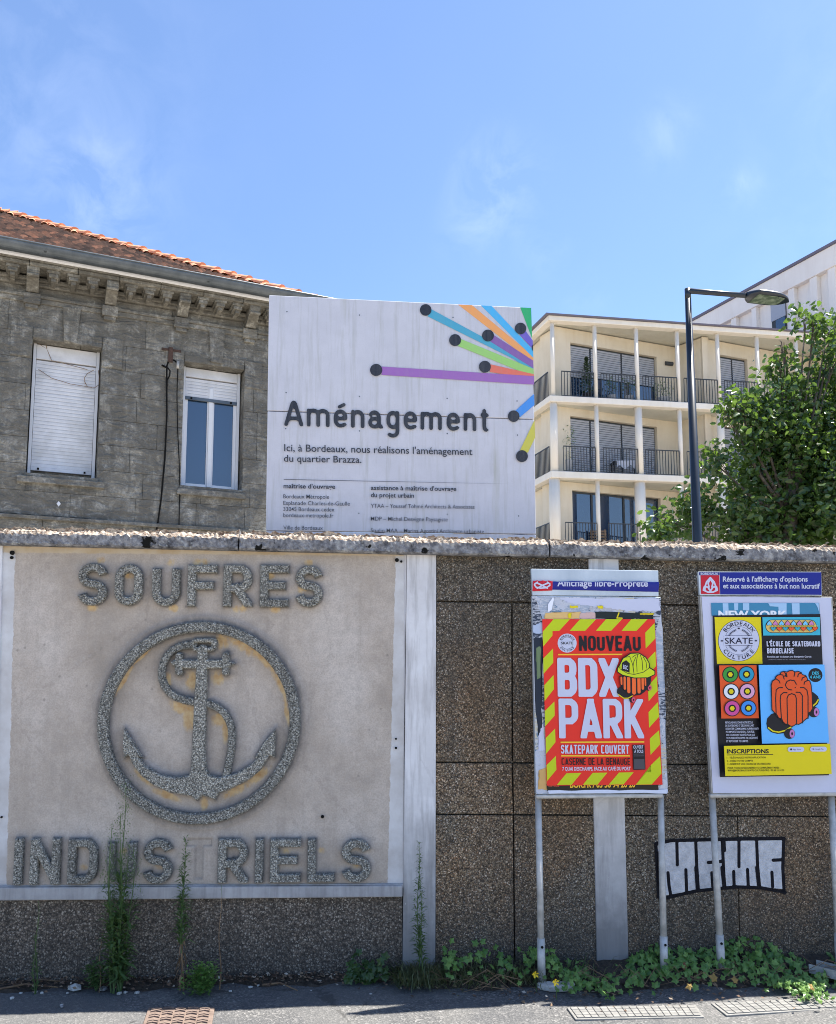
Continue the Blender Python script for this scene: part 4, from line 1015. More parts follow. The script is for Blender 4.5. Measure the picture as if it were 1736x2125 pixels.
def pill(x0, x1, y0, y1): 
    r = (y1-y0)/2; return [(x0+r-r*math.sin(a), (y0+y1)/2-r*math.cos(a)) for a in [math.pi*i/12 for i in range(13)]]+[(x1-r+r*math.sin(a), (y0+y1)/2+r*math.cos(a)) for a in [math.pi*i/12 for i in range(13)]]
pl_ = ps.poly('hearts_board', pill(636, 1090, 484, 602), BLK); ps.poly('hearts_ground', pill(641, 1085, 489, 597), ALB((225,190,110)), pl_)
def heart(cx, cy, w, h, up=1):
    P = []
    for i in range(24):
        t = 2*math.pi*i/24; P.append((cx+w*.5*(math.sin(t)**3), cy-up*h*.5*(.82*math.cos(t)-.36*math.cos(2*t)-.14*math.cos(3*t)-.05*math.cos(4*t)+.1)))
    return P
for i, cx in enumerate((670,723,777,830,882,933,985,1037)):
    ps.poly('heart_edge', heart(cx, 515, 52, 56, -1), BLK, pl_); ps.poly('heart', heart(cx, 516, 42, 46, -1), (ALB((120,200,240)), ALB((205,130,185)))[i % 2], pl_)
for i, cx in enumerate((700,753,806,858,911,963,1015,1064)):
    ps.poly('heart_edge', heart(cx, 568, 52, 50), BLK, pl_); ps.poly('heart', heart(cx, 568, 42, 40), (ALB((60,165,185)), ALB((235,90,45)))[i % 2], pl_)
ps.poly('heart_band', [(642,539),(1084,539),(1084,545),(642,545)], ALB((240,215,80)), pl_)
ps.caps('school_title', "L'ÉCOLE DE SKATEBOARD", 637, 1110, 722, 676, 8.5, BW, gap=.2); ps.caps('school_title', 'BORDELAISE', 640, 875, 784, 737, 8.5, BW, gap=.2)
ps.text('founder_line', 'Fondée par le skater pro Benjamin Garcia', 640, 820, 1030, 819, 15, BW, bold=.02); ps.text('founder_line', "CHAMPION DU MONDE VICE 2017 - CHAMPION D'EUROPE 2015", 645, 842, 977, 841, 7, ALB((150,150,160)))
ps.poly('orange_block', [(215,890),(545,888),(565,1355),(235,1358)], ORG)
for (cx, cy), c in zip(((313,970),(455,968),(318,1120),(460,1118),(325,1268),(467,1266)), ((60,150,60),(40,150,190),(222,225,235),(218,160,195),(205,80,150),(60,140,225))):
    w_ = ps.disc('wheel', cx, cy, 71, BLK); ps.disc('wheel_face', cx, cy, 63, ALB(c), w_); ps.disc('wheel_hub', cx, cy, 33, BLK, w_)
    ps.disc('wheel_nut', cx, cy, 22, YEL, w_, n=6)
ps.poly('blue_block', [(555,886),(1135,882),(1175,1570),(585,1578)], SKYB)
dd = ps.disc('age_disc', 1055, 975, 62, BLK); ps.text('age_text', 'DÈS', 1025, 970, 1085, 969, 25, TEAL, dd, bold=.03); ps.text('age_text', '4 ANS', 1005, 1004, 1100, 1003, 25, TEAL, dd, bold=.03)
ps.poly('skateboard', [(622,1400),(630,1355),(665,1318),(720,1300),(800,1350),(860,1420),(835,1455),(790,1485),(720,1492),(665,1478),(630,1445)], BLK)
ps.poly('skateboard_nose', [(985,1100),(1040,1130),(1075,1160),(1088,1195),(1075,1230),(1040,1262),(1010,1300),(985,1300)], BLK)
ps.stroke('board_edge', [[(640,1438),(680,1468),(730,1477),(790,1462),(838,1432)],[(1030,1247),(1060,1222),(1078,1192)]], 11, YEL)
for cx, cy in ((835,1490),(1048,1300)):
    w_ = ps.disc('wheel', cx-10, cy, 48, BLK, ry=46); ps.disc('wheel_face', cx+12, cy, 22, ALB((190,120,180)), w_, ry=36); ps.disc('wheel_hub', cx+12, cy, 8, BLK, w_, ry=14)
out = [(658,1060),(668,1025),(695,1008),(698,990),(715,972),(735,968),(748,945),(775,938),(800,945),(822,932),(850,930),(870,945),(900,938),(928,950),(938,968),(965,975),(982,1000),(985,1015),(1005,1025),(1016,1060),(1025,1150),(1030,1270),(1012,1300),(998,1305),(990,1350),(960,1372),(935,1395),(905,1412),(880,1408),(862,1425),(835,1430),(808,1412),(785,1408),(765,1390),(752,1360),(725,1355),(705,1320),(690,1310),(664,1280),(662,1180)]
pd = ps.poly('pudding_outline', out, BLK); cxm, cym = 842, 1180
ps.poly('pudding', [(cxm+(x-cxm)*.955, cym+(y-cym)*.965) for x, y in out], ORG, pd)
ps.stroke('pudding_lines', [[(780,985),(795,960),(800,990)],[(775,945),(790,965),(792,990)],[(868,945),(868,965),(862,985)],[(895,990),(900,965),(925,958)],[(740,970),(765,975),(775,1010)],[(700,1005),(730,1025),(738,1045)],[(970,985),(935,1000),(930,1020)],[(985,1020),(955,1035),(950,1055)],
    [(795,1085),(786,1060),(800,1030),(830,1018),(865,1025),(882,1055)],[(795,1085),(815,1102),(842,1105)],[(872,1084),(873,1085)],
    [(705,1330),(700,1180),(705,1105),(730,1085),(760,1085)],[(752,1370),(740,1200),(745,1150),(770,1128),(800,1130)],[(806,1410),(800,1180),(812,1150),(842,1138),(872,1150),(882,1180),(884,1408)],[(880,1125),(915,1128),(935,1155),(936,1395)],[(918,1085),(950,1085),(975,1108),(985,1160),(985,1355)]], 9, BLK, pd, res=.0012)
for i, ln in enumerate(('RETROUVE-NOUS DANS NOTRE ÉCOLE', "DE SKATEBOARD ET DÉCOUVRE L'ART", 'DE SKATER COMME JAMAIS AUPARAVANT !', 'PEU IMPORTE TON NIVEAU, TON ÂGE,', 'NOS COURS SONT ADAPTÉS POUR QUE', 'TU PUISSES DÉVELOPPER TA CRÉATIVITÉ', 'ET REPOUSSER TES LIMITES.')):
    ps.text('small_print', ln, 257+i*1.5, 1400+i*27.3, (497,510,550,512,515,540,458)[i], 1399+i*27.3, 17, BW, bold=.008)
yb = ps.poly('yellow_footer', [(243,1597),(1175,1578),(1190,1843),(255,1862)], YEL)
ps.text('footer_title', 'INSCRIPTIONS', 268, 1662, 637, 1660, 37, BLK, yb, bold=.035); ps.stroke('footer_rule', [[(268,1676),(672,1672)]], 5, BLK, yb)
for ln, a, b, y in (('1 - TÉLÉCHARGEZ NOTRE APPLICATION',268,608,1708),('2 - CRÉEZ VOTRE COMPTE',270,498,1737),('3 - RÉSERVEZ VOS COURS DE SKATEBOARD',272,652,1764),('POUR TOUS RENSEIGNEMENTS COMPLÉMENTAIRES :',274,735,1798),('INFO@BORDEAUX-SKATE-CULTURE.ORG / 07 68 13 14 29',276,770,1820)):
    ps.text('footer_text', ln, a, y, b, y-3, 15, ALB((70,66,10)), yb, bold=.012)
for x0, x1, tx, y0, y1 in ((800,945,'App Store',1605,1648),(996,1142,'Google Play',1603,1645)):
    b_ = ps.poly('store_badge', pill(x0, x1, y0, y1), BW, yb); ps.text('badge_text', tx, x0+46, (y0+y1)/2+6, x1-28, (y0+y1)/2+5, 12, ALB((90,90,120)), b_)
    ps.disc('badge_mark', x0+30, (y0+y1)/2, 9, NAVY, b_, n=12) if tx[0] == 'A' else ps.poly('badge_mark', [(x0+22,y0+12),(x0+40,(y0+y1)/2),(x0+22,y1-12)], ALB((110,110,160)), b_)

# ================================================================= LARGE SIGN BEHIND THE WALL
SG = Plane(-.2, 4.97, 5.2)
S = plane_root('development_sign', SG, 'large white board headed Aménagement with coloured rays and black dots, behind the wall', 'sign board')
CS = lambda x, y: (533.05+.34115*x, 592.3+.34115*y)
def sgq(name, pts, back=.03, mat=M_SIGN): return MB().prism([SG.uz(*CS(*p), 0) for p in pts], 0, back).build(name, mat, S, bevel=.004)
sgq('upper_panel', [(75,57),(1672,134),(1690,812),(65,760)]); sgq('middle_panel', [(66,765),(1690,816.5),(1700,1512),(55,1490.5)], .032); sgq('lower_panel', [(55,1495),(1700,1517),(1706,1900),(52,1900)], .034)
for x in (220, 760, 1300, 1600):
    a = SG.uz(*CS(x, 200))[0]; zt = SG.uz(*CS(x, 200))[1]; MB().box(a-.03, a+.03, .036, .09, 0, zt).build('rear_post', M_GALV, S)
for x in (200, 760, 1300, 1600):
    pass
pg = Print(SG, S, CS, .0010, .0004)
GC = lambda c: m_grime(lin(c), .5)
pg.poly('ray', [(1225,115),(1310,119),(1684,430),(1684,472)], GC((232,160,92)))
pg.poly('ray', [(1365,121),(1430,124.5),(1682,392),(1684,440)], GC((72,175,228)))
pg.poly('ray', [(1604,133),(1671,136),(1676,322)], GC((40,170,105)))
pg.poly('ray', [(1630,268),(1600,300),(1681,388),(1680,335)], GC((108,92,190)))
pg.poly('ray', [(1063,145),(1040,188),(1560,446),(1685,528),(1684,480)], GC((70,160,190)))
pg.poly('ray', [(1440,300),(1422,342),(1684,505),(1683,458)], GC((128,92,160)))
pg.poly('ray', [(1240,325),(1224,368),(1686,556),(1685,508)], GC((150,200,110)))
pg.poly('ray', [(1422,480),(1418,527),(1686,570),(1686,540)], GC((218,112,92)))
pg.poly('ray', [(760,494),(760,545),(1688,604),(1687,552)], GC((150,100,175)))
pg.poly('ray', [(1572,765),(1602,802),(1690,728),(1688,660)], GC((66,140,220)))
pg.poly('ray', [(1600,1008),(1650,1018),(1694,925),(1690,820)], GC((195,190,75)))
INK = m_grime((.013,.015,.024), .45)
for cx, cy, r in ((1028,150,35),(1605,263,35),(1407,306,36),(1207,334,36),(1388,496,36),(727,516,37),(1563,797,35),(1613,1040,36)): pg.disc('dot', cx, cy, r, INK)
pg.poly('dot', [(1681,360),(1674,370),(1673,385),(1676,396),(1681,403)], INK)
def rounded(name, glyphs, th, mat):
    """rounded strokes; glyphs = list of (x0, x1, lines in units: x 0..1, y in x-heights)"""
    xh = 112; lines = []
    for x0, x1, ls in glyphs:
        bl = 858+(x0-170)*.0282; t = th/2
        for l in ls: lines.append([(x0+t+p[0]*(x1-x0-th), bl+.0282*p[0]*(x1-x0)-t-p[1]*(xh-th)) for p in l])
    return pg.stroke(name, lines, th, mat, res=.011)
A_ = [[(0,0),(.42,1.45),(.5,1.52),(.58,1.45),(1,0)],[(.17,.42),(.83,.42)]]
m_ = [[(0,0),(0,1)],[(0,.72)]+arc(.25,.72,.25,.28,180,0,8)+[(.5,0)],[(.5,.72)]+arc(.75,.72,.25,.28,180,0,8)+[(1,0)]]
n_ = [[(0,0),(0,1)],[(0,.62)]+arc(.5,.62,.5,.38,180,0,10)+[(1,0)]]
e_ = [[(0,.5),(1,.5)]+arc(.5,.60,.5,.40,0,180,10)+arc(.5,.38,.5,.38,180,300,8)+[(.95,.1)]]
a_ = [arc(.42,.62,.42,.38,150,0,8)+[(.84,.25),(.9,.05),(1.05,0)],[(.84,.55),(.4,.55)]+arc(.4,.28,.4,.28,90,270,8)+[(.6,.02),(.84,.22)]]
g_ = [[(1,1),(1,-.3)]+arc(.5,-.28,.5,.30,0,-120,8)+[(.12,-.5)],arc(.5,.62,.5,.38,0,180,8)+arc(.5,.38,.5,.38,180,360,8)]
t_ = [[(.42,1.32),(.42,.3)]+arc(.72,.28,.3,.28,180,270,6)+[(.95,0)],[(0,1),(1,1)]]
rounded('title_lettering', [(168,284,A_),(305,444,m_),(469,551,e_),(574,656,n_),(678,766,a_),(789,868,g_),(894,976,e_),(996,1126,m_),(1155,1236,e_),(1258,1336,n_),(1360,1412,t_)], 23, INK)
pg.stroke('title_lettering', [[(503,741),(531,728)]], 21, INK, res=.008)
tx = lambda s_, a, b, c, d, cap, bold=0.0: pg.text('sign_text', s_, a, b, c, d, cap, INK, bold=bold+.002)
tx("Ici, à Bordeaux, nous réalisons l'aménagement", 168, 1010, 1312, 1034, 43, .004); tx('du quartier Brazza.', 166, 1074, 637, 1082, 41, .004)
pg.stroke('sign_rule', [[(165,1182),(1607,1212)]], 3.2, INK, res=.004)
tx("maîtrise d'ouvrage", 164, 1235, 478, 1239, 27, .018)
for s_, x1, y in (('Bordeaux Métropole',441,1297),('Esplanade Charles-de-Gaulle',567,1337),('33045 Bordeaux cedex',473,1374),('bordeaux-metropole.fr',467,1411),('Ville de Bordeaux',403,1487)): tx(s_, 163, y, x1, y+(x1-163)*.011, 24)
tx('Hôtel de Ville', 160, 1525, 348, 1527, 24)
tx("assistance à maîtrise d'ouvrage", 694, 1246, 1214, 1253, 27, .018); tx('du projet urbain', 694, 1290, 957, 1294, 27, .018)
for s_, x1, y in (('YTAA – Youssef Tohmé Architects & Associates',1324,1355),('MDP – Michel Desvigne Paysagiste',1161,1433),('Studio MAA – Marina Agostini Architecte urbaniste',1381,1504)): tx(s_, 694, y, x1, y+(x1-694)*.010, 24)
for x, y in ((185,165),(625,186),(1193,200),(180,657),(625,680),(1157,692),(1581,708),(178,876),(625,890),(1157,906),(1583,915),(621,1390),(1158,1396),(1590,1406)): pg.disc('screw', x, y, 4.2, M_ZINC, n=10)

# ================================================================= STREET LAMP
def at(x, y, Y):
    a, b, c = ray(x, y); t = Y/b; return Vector((a*t, Y, EYE+c*t))
LY = 10.0
top = at(1428, 601, LY); base = Vector((at(1446, 1128, LY).x+.02, LY, 0))
LP = tag(empty('street_lamp', base), 'dark blue street lamp with a flat head on a short side arm', 'street lamp')
tt = top-base
MB().tube([(0,0,0),(tt.x*.4,0,tt.z*.4),(tt.x,0,tt.z)], [.078,.062,.036], 20).build('pole', M_LAMP, LP, smooth=True)
hp_ = at(1549, 613, LY-.3)-base
MB().tube([(tt.x,0,tt.z-.03),(tt.x+.03,-.01,tt.z-.02),(hp_.x,hp_.y,hp_.z)], [.036,.034,.030], 14).build('arm', M_LAMP, LP, smooth=True)
MB().tube([(tt.x,0,tt.z-.12),(tt.x,0,tt.z+.012)], .037, 20).build('pole_cap', M_LAMP, LP, smooth=True)
# head: leaf-shaped housing, flat glazed underside
V = []; N = 22
dr = at(1638, 627, LY-.22)-base-hp_; hl = dr.length; dr.normalize(); sd_ = dr.cross(Vector((0,0,1))).normalized(); upv = sd_.cross(dr)
def wid(t): return .026+.125*(math.sin(min(1, max(0, t*1.15))**.55*math.pi*.98)**.8 if 0 < t < 1 else 0) if t < .87 else .14*max(0.0, (1-t)/.13)**.6+.003
hb = MB(); rings = []
for i in range(N+1):
    t = i/N; w = .03+(.125*min(1, t/.18)**.7 if t < .55 else .125*max(0, 1-((t-.55)/.45)**2.2)) - (.027*(t > .9)*(t-.9)/.1); hgt_ = .04+.035*math.sin(math.pi*min(1, t*1.1))*(1-t*.4)
    if t == 1: w, hgt_ = .006, .01
    c = hp_+dr*hl*t
    rings.append([c+sd_*(-w)+upv*0, c+sd_*(-w*.92)+upv*hgt_*.5, c+sd_*(-w*.5)+upv*hgt_*.92, c+upv*hgt_, c+sd_*(w*.5)+upv*hgt_*.92, c+sd_*(w*.92)+upv*hgt_*.5, c+sd_*w, c+sd_*(w*.9)-upv*.02*(1-t), c-sd_*(w*.9)-upv*.02*(1-t)])
vs = [p for r_ in rings for p in r_]; k = 9
fs = [(i*k+j, i*k+(j+1) % k, (i+1)*k+(j+1) % k, (i+1)*k+j) for i in range(N) for j in range(k)]+[tuple(range(k)), tuple(range(N*k+k-1, N*k-1, -1))]
head = MB().add(vs, fs).build('lamp_head', M_LAMP, LP, smooth=True)
t0, t1 = 4, 19; ls_ = [rings[i][7]-upv*.004+(rings[i][8]-rings[i][7])*.09 for i in range(t0, t1)]+[rings[i][8]-upv*.004+(rings[i][7]-rings[i][8])*.09 for i in range(t1-1, t0-1, -1)]
M_LENS = NT('lamp_glass'); M_LENS = M_LENS.done(M_LENS.ramp(M_LENS.noise(12, 3), [(.4, (.07,.10,.08)), (.65, (.20,.25,.20))]), .12)
MB().add(ls_, [tuple(range(len(ls_)))]).build('lens', M_LENS, head)
# ================================================================= OLD STONE HOUSE
OH_ = Plane(at(400, 900, 11.5).x, 11.5, 24.6)
H = plane_root('stone_house', OH_, 'old weathered limestone house with bracketed cornice, zinc gutter and red tiled roof', 'house')
CA = lambda x, y: (x*.3275, 402.7+.3275*y)
CBh = lambda x, y: (x*.3275, 681.1+.3275*y)
ha = lambda x, y, off=0: OH_.uz(*CA(x, y), off)
hb_ = lambda x, y, off=0: OH_.uz(*CBh(x, y), off)
HU0 = ha(-900, 700)[0]; HU1 = OH_.uz(690, 700)[0]+.15
# level heights, read on the facade
z_str = np.mean([ha(300, 700)[1], ha(950, 810)[1], ha(1550, 890)[1]])
z_cor_b = np.mean([ha(600, 640, .10)[1], ha(1000, 705, .10)[1], ha(1450, 775, .10)[1]])
OV = .42
z_den = np.mean([ha(340, 482, OV-.08)[1], ha(945, 590, OV-.08)[1], ha(1400, 672, OV-.08)[1]])   # top of the small brackets = soffit
z_top = np.mean([ha(200, 385, OV)[1], ha(900, 520, OV)[1], ha(1600, 660, OV)[1]])
z_g = np.mean([ha(0, 293, OV+.16)[1], ha(900, 452, OV+.16)[1], ha(1600, 578, OV+.16)[1]])
# windows: (left, right, top, bottom) on the facade
def win_rect(tl, tr, br, bl):
    p = [hb_(*q) for q in (tl, tr, br, bl)]
    return ((p[0][0]+p[3][0])/2, (p[1][0]+p[2][0])/2, (p[2][1]+p[3][1])/2, (p[0][1]+p[1][1])/2)
w1 = win_rect((213,62),(652,130),(605,965),(160,905)); w2 = win_rect((1170,210),(1557,272),(1520,1035),(1145,990))
zs1 = hb_(380, 905)[1]
wins = [w1, w2]
MB().box(HU0, HU1, .24, 7.5, -.2, z_top-.1).build('wall_core', M_ASH, H)
# ashlar blocks in courses, cut round the openings
jt = .004; z = .6; course = 0; blocks = 0
def sub(iv, a, b):
    out = []
    for p, q in iv:
        if b <= p or a >= q: out.append((p, q))
        else:
            if a-p > .03: out.append((p, a))
            if q-b > .03: out.append((b, q))
    return out
zl = [z]
while z < z_str-.05:
    hgt0 = .345; z = min(z+hgt0, z_str); 
    if z_str-z < .15: z = z_str
    zl.append(z)
edges = set(zl)
for w in wins: pass
for k in range(len(zl)-1):
    za, zb = zl[k], zl[k+1]
    u = HU0-random.uniform(0, .7)
    while u < HU1:
        L_ = random.uniform(.55, 1.05); a, b = max(u, HU0), min(u+L_, HU1); u += L_
        if b-a < .05: continue
        pieces = [(a, b, za, zb)]
        for (l, r, bt, tp_) in wins:
            new = []
            for (p, q, s, t) in pieces:
                if q <= l or p >= r or t <= bt or s >= tp_: new.append((p, q, s, t)); continue
                if p < l-.02: new.append((p, l, s, t))
                if q > r+.02: new.append((r, q, s, t))
                mp, mq = max(p, l), min(q, r)
                if s < bt-.02: new.append((mp, mq, s, bt))
                if t > tp_+.02: new.append((mp, mq, tp_, t))
            pieces = new
        for (p, q, s, t) in pieces:
            if q-p < .03 or t-s < .03: continue
            f = -.008-random.uniform(0, .004)
            MB().box(p+jt/2, q-jt/2, f, .25, s+jt/2, t-jt/2).build('stone_block', M_ASH, H, bevel=.004); blocks += 1
MB().box(HU0, HU1, .004, .24, .6, min(w1[2], w2[2])-.02).build('mortar', M_ASH, H)
MB().box(HU0, HU1, .004, .24, w1[3]+.02, z_str).build('mortar', M_ASH, H)
for a, b in ((HU0, w1[0]-.01), (w1[1]+.01, w2[0]-.01), (w2[1]+.01, HU1)): MB().box(a, b, .005, .24, w1[2]-.1, w1[3]+.1).build('mortar', M_ASH, H)
# frieze, string course, cornice
z_fr = z_cor_b
MB().box(HU0, HU1, -.035, .0, z_str-.02, z_str+.045).box(HU0, HU1, -.06, .0, z_str+.045, z_str+.085).build('string_course', M_ASH, H, bevel=.008)
u = HU0
while u < HU1:
    b = min(u+random.uniform(1.3, 1.9), HU1); MB().box(u+.003, b-.003, -.012-random.uniform(0, .004), .24, z_str+.087, z_fr-.002).build('frieze_slab', M_ASH, H, bevel=.006); u = b
MB().box(HU0, HU1, -.07, .24, z_fr, z_fr+.05).box(HU0, HU1, -.11, .24, z_fr+.05, z_fr+.10).box(HU0, HU1, -.06, .24, z_fr+.10, z_den).build('bed_moulding', M_ASH, H, bevel=.01)
u = HU0; zmid = z_den+(z_top-z_den)*.5
while u < HU1+.1:
    b = min(u+random.uniform(.5, .75), HU1+.1)
    MB().box(u+.002, b-.002, -OV+.03-random.uniform(0, .006), .1, z_den+.002, zmid).build('cornice_stone', M_ASH, H, bevel=.008)
    MB().box(u+.002, b-.002, -OV-random.uniform(0, .006), .1, zmid+.003, z_top).build('cornice_stone', M_ASH, H, bevel=.01); u = b
def bracket(u, w, deep, zt, zb, name):
    n = 10; P = [(-deep, zt)]
    P = [(0, zt), (-deep, zt), (-deep, zt-.07)]+[(-deep+.02-(.03)*math.sin(i/n*math.pi), zt-.07-(zt-.07-zb)*.42*i/n) for i in range(1, n)]+[(-deep*.80, zt-(zt-zb)*.50), (-deep*.74, zt-(zt-zb)*.56), (-deep*.58, zt-(zt-zb)*.72), (-deep*.50, zb+.05), (-deep*.30, zb), (0, zb)]
    vs = [(u-w/2, p[0], p[1]) for p in P]+[(u+w/2, p[0], p[1]) for p in P]; m = len(P)
    return MB().add(vs, [tuple(range(m)), tuple(range(2*m-1, m-1, -1))]+[(i, (i+1) % m, (i+1) % m+m, i+m) for i in range(m)]).build(name, M_ASH, H, bevel=.005)
def modil(u):
    w = .115; zt = z_den
    MB().box(u-w/2-.02, u+w/2+.02, -OV+.075, -.06, zt-.035, zt).box(u-w/2, u+w/2, -OV+.09, -.06, zt-.085, zt-.035).box(u-w/2+.03, u+w/2-.03, -OV+.12, -.06, zt-.13, zt-.085).build('modillion', M_ASH, H, bevel=.005)
big = [ha(x, y, .2)[0] for x, y in ((208,560),(707,650),(1165,720),(1602,790))]
step = (big[3]-big[0])/3
allb = [big[0]-step*2, big[0]-step]+big+[big[3]+step]
for b in allb:
    bracket(b, .145, OV-.06, z_den, z_str+.10, 'corbel')
    MB().box(b-.10, b+.10, -.085, 0, z_str-.05, z_str+.09).box(b-.075, b+.075, -.06, 0, z_str-.10, z_str-.05).build('corbel_foot', M_ASH, H, bevel=.006)
for a, b in zip(allb[:-1], allb[1:]):
    for k in (1, 2, 3): modil(a+(b-a)*k/4)
# keystones and eared lintels
def keystone(tl, tr, bl, br_):
    p = [hb_(*q, .05) for q in (tl, tr, br_, bl)]
    return MB().prism([(q[0], q[1]) for q in p], -.055, .0).build('keystone', M_ASH, H, bevel=.008)
def ka(p): return (p[0], p[1]-850)
cab = lambda x, y: (x, (402.7+.3275*y-681.1)/.3275)
keystone(cab(400, 712), cab(515, 722), cab(405, 925), cab(486, 948)); keystone(cab(1325, 850), cab(1432, 865), cab(1335, 1060), cab(1410, 1075))
for (l, r, b, t) in wins:
    MB().box(l-.26, l-.004, -.028, .0, t-.26, t+.15).build('lintel_ear', M_ASH, H, bevel=.014); MB().box(r+.004, r+.26, -.028, .0, t-.26, t+.15).build('lintel_ear', M_ASH, H, bevel=.014)
    MB().box(l, r, -.022, .0, t+.002, t+.15).build('lintel', M_ASH, H, bevel=.012)
# sills
for (l, r, b, t), ov in ((w1, .1), (w2, .05)):
    MB().box(l-ov, r+ov, -.075, .2, b-.13, b-.045).box(l-.02, r+.02, -.045, .2, b-.045, b).build('sill', M_ASH, H, bevel=.01)
M_IRON = m_simple('old_iron', (.03,.018,.014), (.09,.045,.03), 30)
# roller-shutter windows
M_SHW = NT('grimy_white_shutter'); _n = M_SHW.noise(7, 7, .7); _v = M_SHW.noise(2.2, 5, .6); M_SHW = M_SHW.done(M_SHW.mix(M_SHW.math('MULTIPLY', M_SHW.ramp(_v, [(.5, 0), (.72, 1)]), .5), M_SHW.ramp(_n, [(.3, (.56,.57,.60)), (.65, (.66,.67,.70))]), (.36,.36,.35)), .5)
def slats(l, r, z0, z1, y, step_, name, par, mat, gapat=None):
    n = int(round((z1-z0)/step_)); out = []
    me0 = None
    for i in range(n):
        za = z0+(z1-z0)*i/n; zb = z0+(z1-z0)*(i+1)/n; g = .0022
        if gapat and abs((zb-gapat)) < step_*.5: g = .012
        h_ = zb-za-g
        m = MB().add([(l,y+.001,za),(r,y+.001,za),(r,y-.002,za+h_*.35),(l,y-.0005,za+h_*.35),(r,y-.0005,za+h_*.75),(l,y-.0005,za+h_*.75),(r,y+.002,zb-g),(l,y+.002,zb-g),(r,y+.006,zb),(l,y+.006,zb)], [(0,1,2,3),(3,2,4,5),(5,4,6,7),(7,6,8,9)]); out.append(m)
    return out
def shutter_window(rect, box_h, drop, gap, name_label=None):
    l, r, b, t = rect; y = .19
    fr = MB().box(l+.012, l+.05, y-.015, y+.05, b+.005, t).box(r-.05, r-.012, y-.015, y+.05, b+.005, t).box(l+.05, r-.05, y-.012, y+.05, b+.005, b+.04).build('window', M_PVC, H, bevel=.003)
    MB().box(l+.05, r-.05, y-.02, y+.08, t-box_h, t-.01).build('shutter_box', M_SHW, fr, bevel=.004)
    zt = t-box_h-.012; zb = drop
    for m in slats(l+.055, r-.055, zb+.05, zt, y+.005, .048, 'slat', fr, M_SHW, gap): m.build('shutter_slat', M_SHW, fr)
    MB().box(l+.052, r-.052, y-.012, y+.015, zb, zb+.046).build('bottom_bar', M_ZINC if drop > b+.2 else M_SHW, fr, bevel=.003)
    for s in (.12, .88): MB().box(l+.05+(r-l-.1)*s-.012, l+.05+(r-l-.1)*s+.012, y-.022, y-.012, zb+.01, zb+.036).build('end_stop', M_HOLE, fr)
    return fr
f1 = shutter_window(w1, .20, hb_(380, 905)[1]+.02, hb_(400, 400)[1])
zsh = hb_(1340, 462, -.13)[1]
f2 = shutter_window(w2, .14, zsh, None)
l, r, b, t = w2; y = .205; mid = (l+r)/2
for a, c in ((l+.05, mid-.004), (mid+.004, r-.05)):
    MB().box(a, a+.045, y, y+.05, b+.04, zsh+.3).box(c-.045, c, y, y+.05, b+.04, zsh+.3).box(a+.045, c-.045, y, y+.05, b+.04, b+.085).build('casement', M_PVC, f2, bevel=.004)
    MB().box(a+.045, c-.045, y+.02, y+.03, b+.085, zsh+.3).build('pane', M_GLASS, f2)
MB().box(mid-.03, mid+.03, y-.018, y-.001, b+.05, zsh+.2).build('meeting_bar', M_PVC, f2, bevel=.004)
# dead creeper stems on the closed shutter
for pts in ([(205,40),(300,105),(330,180),(420,200),(560,235)],[(540,310),(560,345),(610,352),(640,330),(630,240)],[(600,240),(560,260),(540,290),(545,330)],[(300,105),(290,60)],[(245,235),(330,290),(450,330),(590,352)]):
    q = [hb_(x, y+ (0), .0) for x, y in pts]; MB().tube([(a, .165+.01*math.sin(i*2), b) for i, (a, b) in enumerate(q)], .004, 5).build('dead_vine', M_DRY, f1)
# gutter, white fascia, cable, iron bracket
MB().box(HU0, HU1+.12, -OV-.055, -OV+.02, z_top-.028, z_top+.045).build('fascia_board', paint((.84,.87,.93), .3), H)
gy, gr = -OV-.14, .105; gzc = z_g-.0
n = 14; prof = [(gy+gr*math.cos(a), gzc+gr*math.sin(a)) for a in [math.pi+math.pi*i/n for i in range(n+1)]]
prof2 = [(gy+(gr-.006)*math.cos(a), gzc+(gr-.006)*math.sin(a)) for a in [2*math.pi-math.pi*i/n for i in range(n+1)]]
us = [HU0+.0]; 
while us[-1] < HU1+.1: us.append(min(us[-1]+2.0, HU1+.12))
for ua, ub in zip(us[:-1], us[1:]):
    P = prof+prof2; m = len(P); vs = [(ua, p[0], p[1]) for p in P]+[(ub+.03, p[0]+.001, p[1]-.001) for p in P]
    MB().add(vs, [tuple(range(m)), tuple(range(2*m-1, m-1, -1))]+[(i, (i+1) % m, (i+1) % m+m, i+m) for i in range(m)]).build('gutter', M_ZINC, H)
    MB().tube([(ua, gy-gr, gzc), (ub, gy-gr, gzc)], .012, 8).build('gutter_bead', M_ZINC, H)
MB().box(HU0, HU1+.1, -OV-.02, .1, z_top+.045, gzc+.02).build('eaves_board', M_ZINC, H)
def cable(pts, r, name, par=H, y=-.03):
    P = []
    for i in range(len(pts)-1):
        for k in range(4):
            t = k/4; P.append((pts[i][0]+(pts[i+1][0]-pts[i][0])*t, pts[i][1]+(pts[i+1][1]-pts[i][1])*t))
    P.append(pts[-1]); q = [hb_(*p, -y) for p in P]
    return MB().tube([(a, y, b) for a, b in q], r, 6).build(name, M_HOLE, par, smooth=True)
cable([(990,1290),(1000,1240),(1022,1080),(1045,830),(1058,550),(1056,330),(1058,240),(1068,210),(1085,200),(1105,202),(1122,218),(1128,232)], .011, 'power_cable')
cable([(1128,240),(1122,420),(1126,640),(1136,840),(1140,1000),(1134,1290)], .007, 'power_cable')
cable([(1064,250),(1078,270),(1076,300),(1060,330),(1058,420)], .009, 'power_cable')
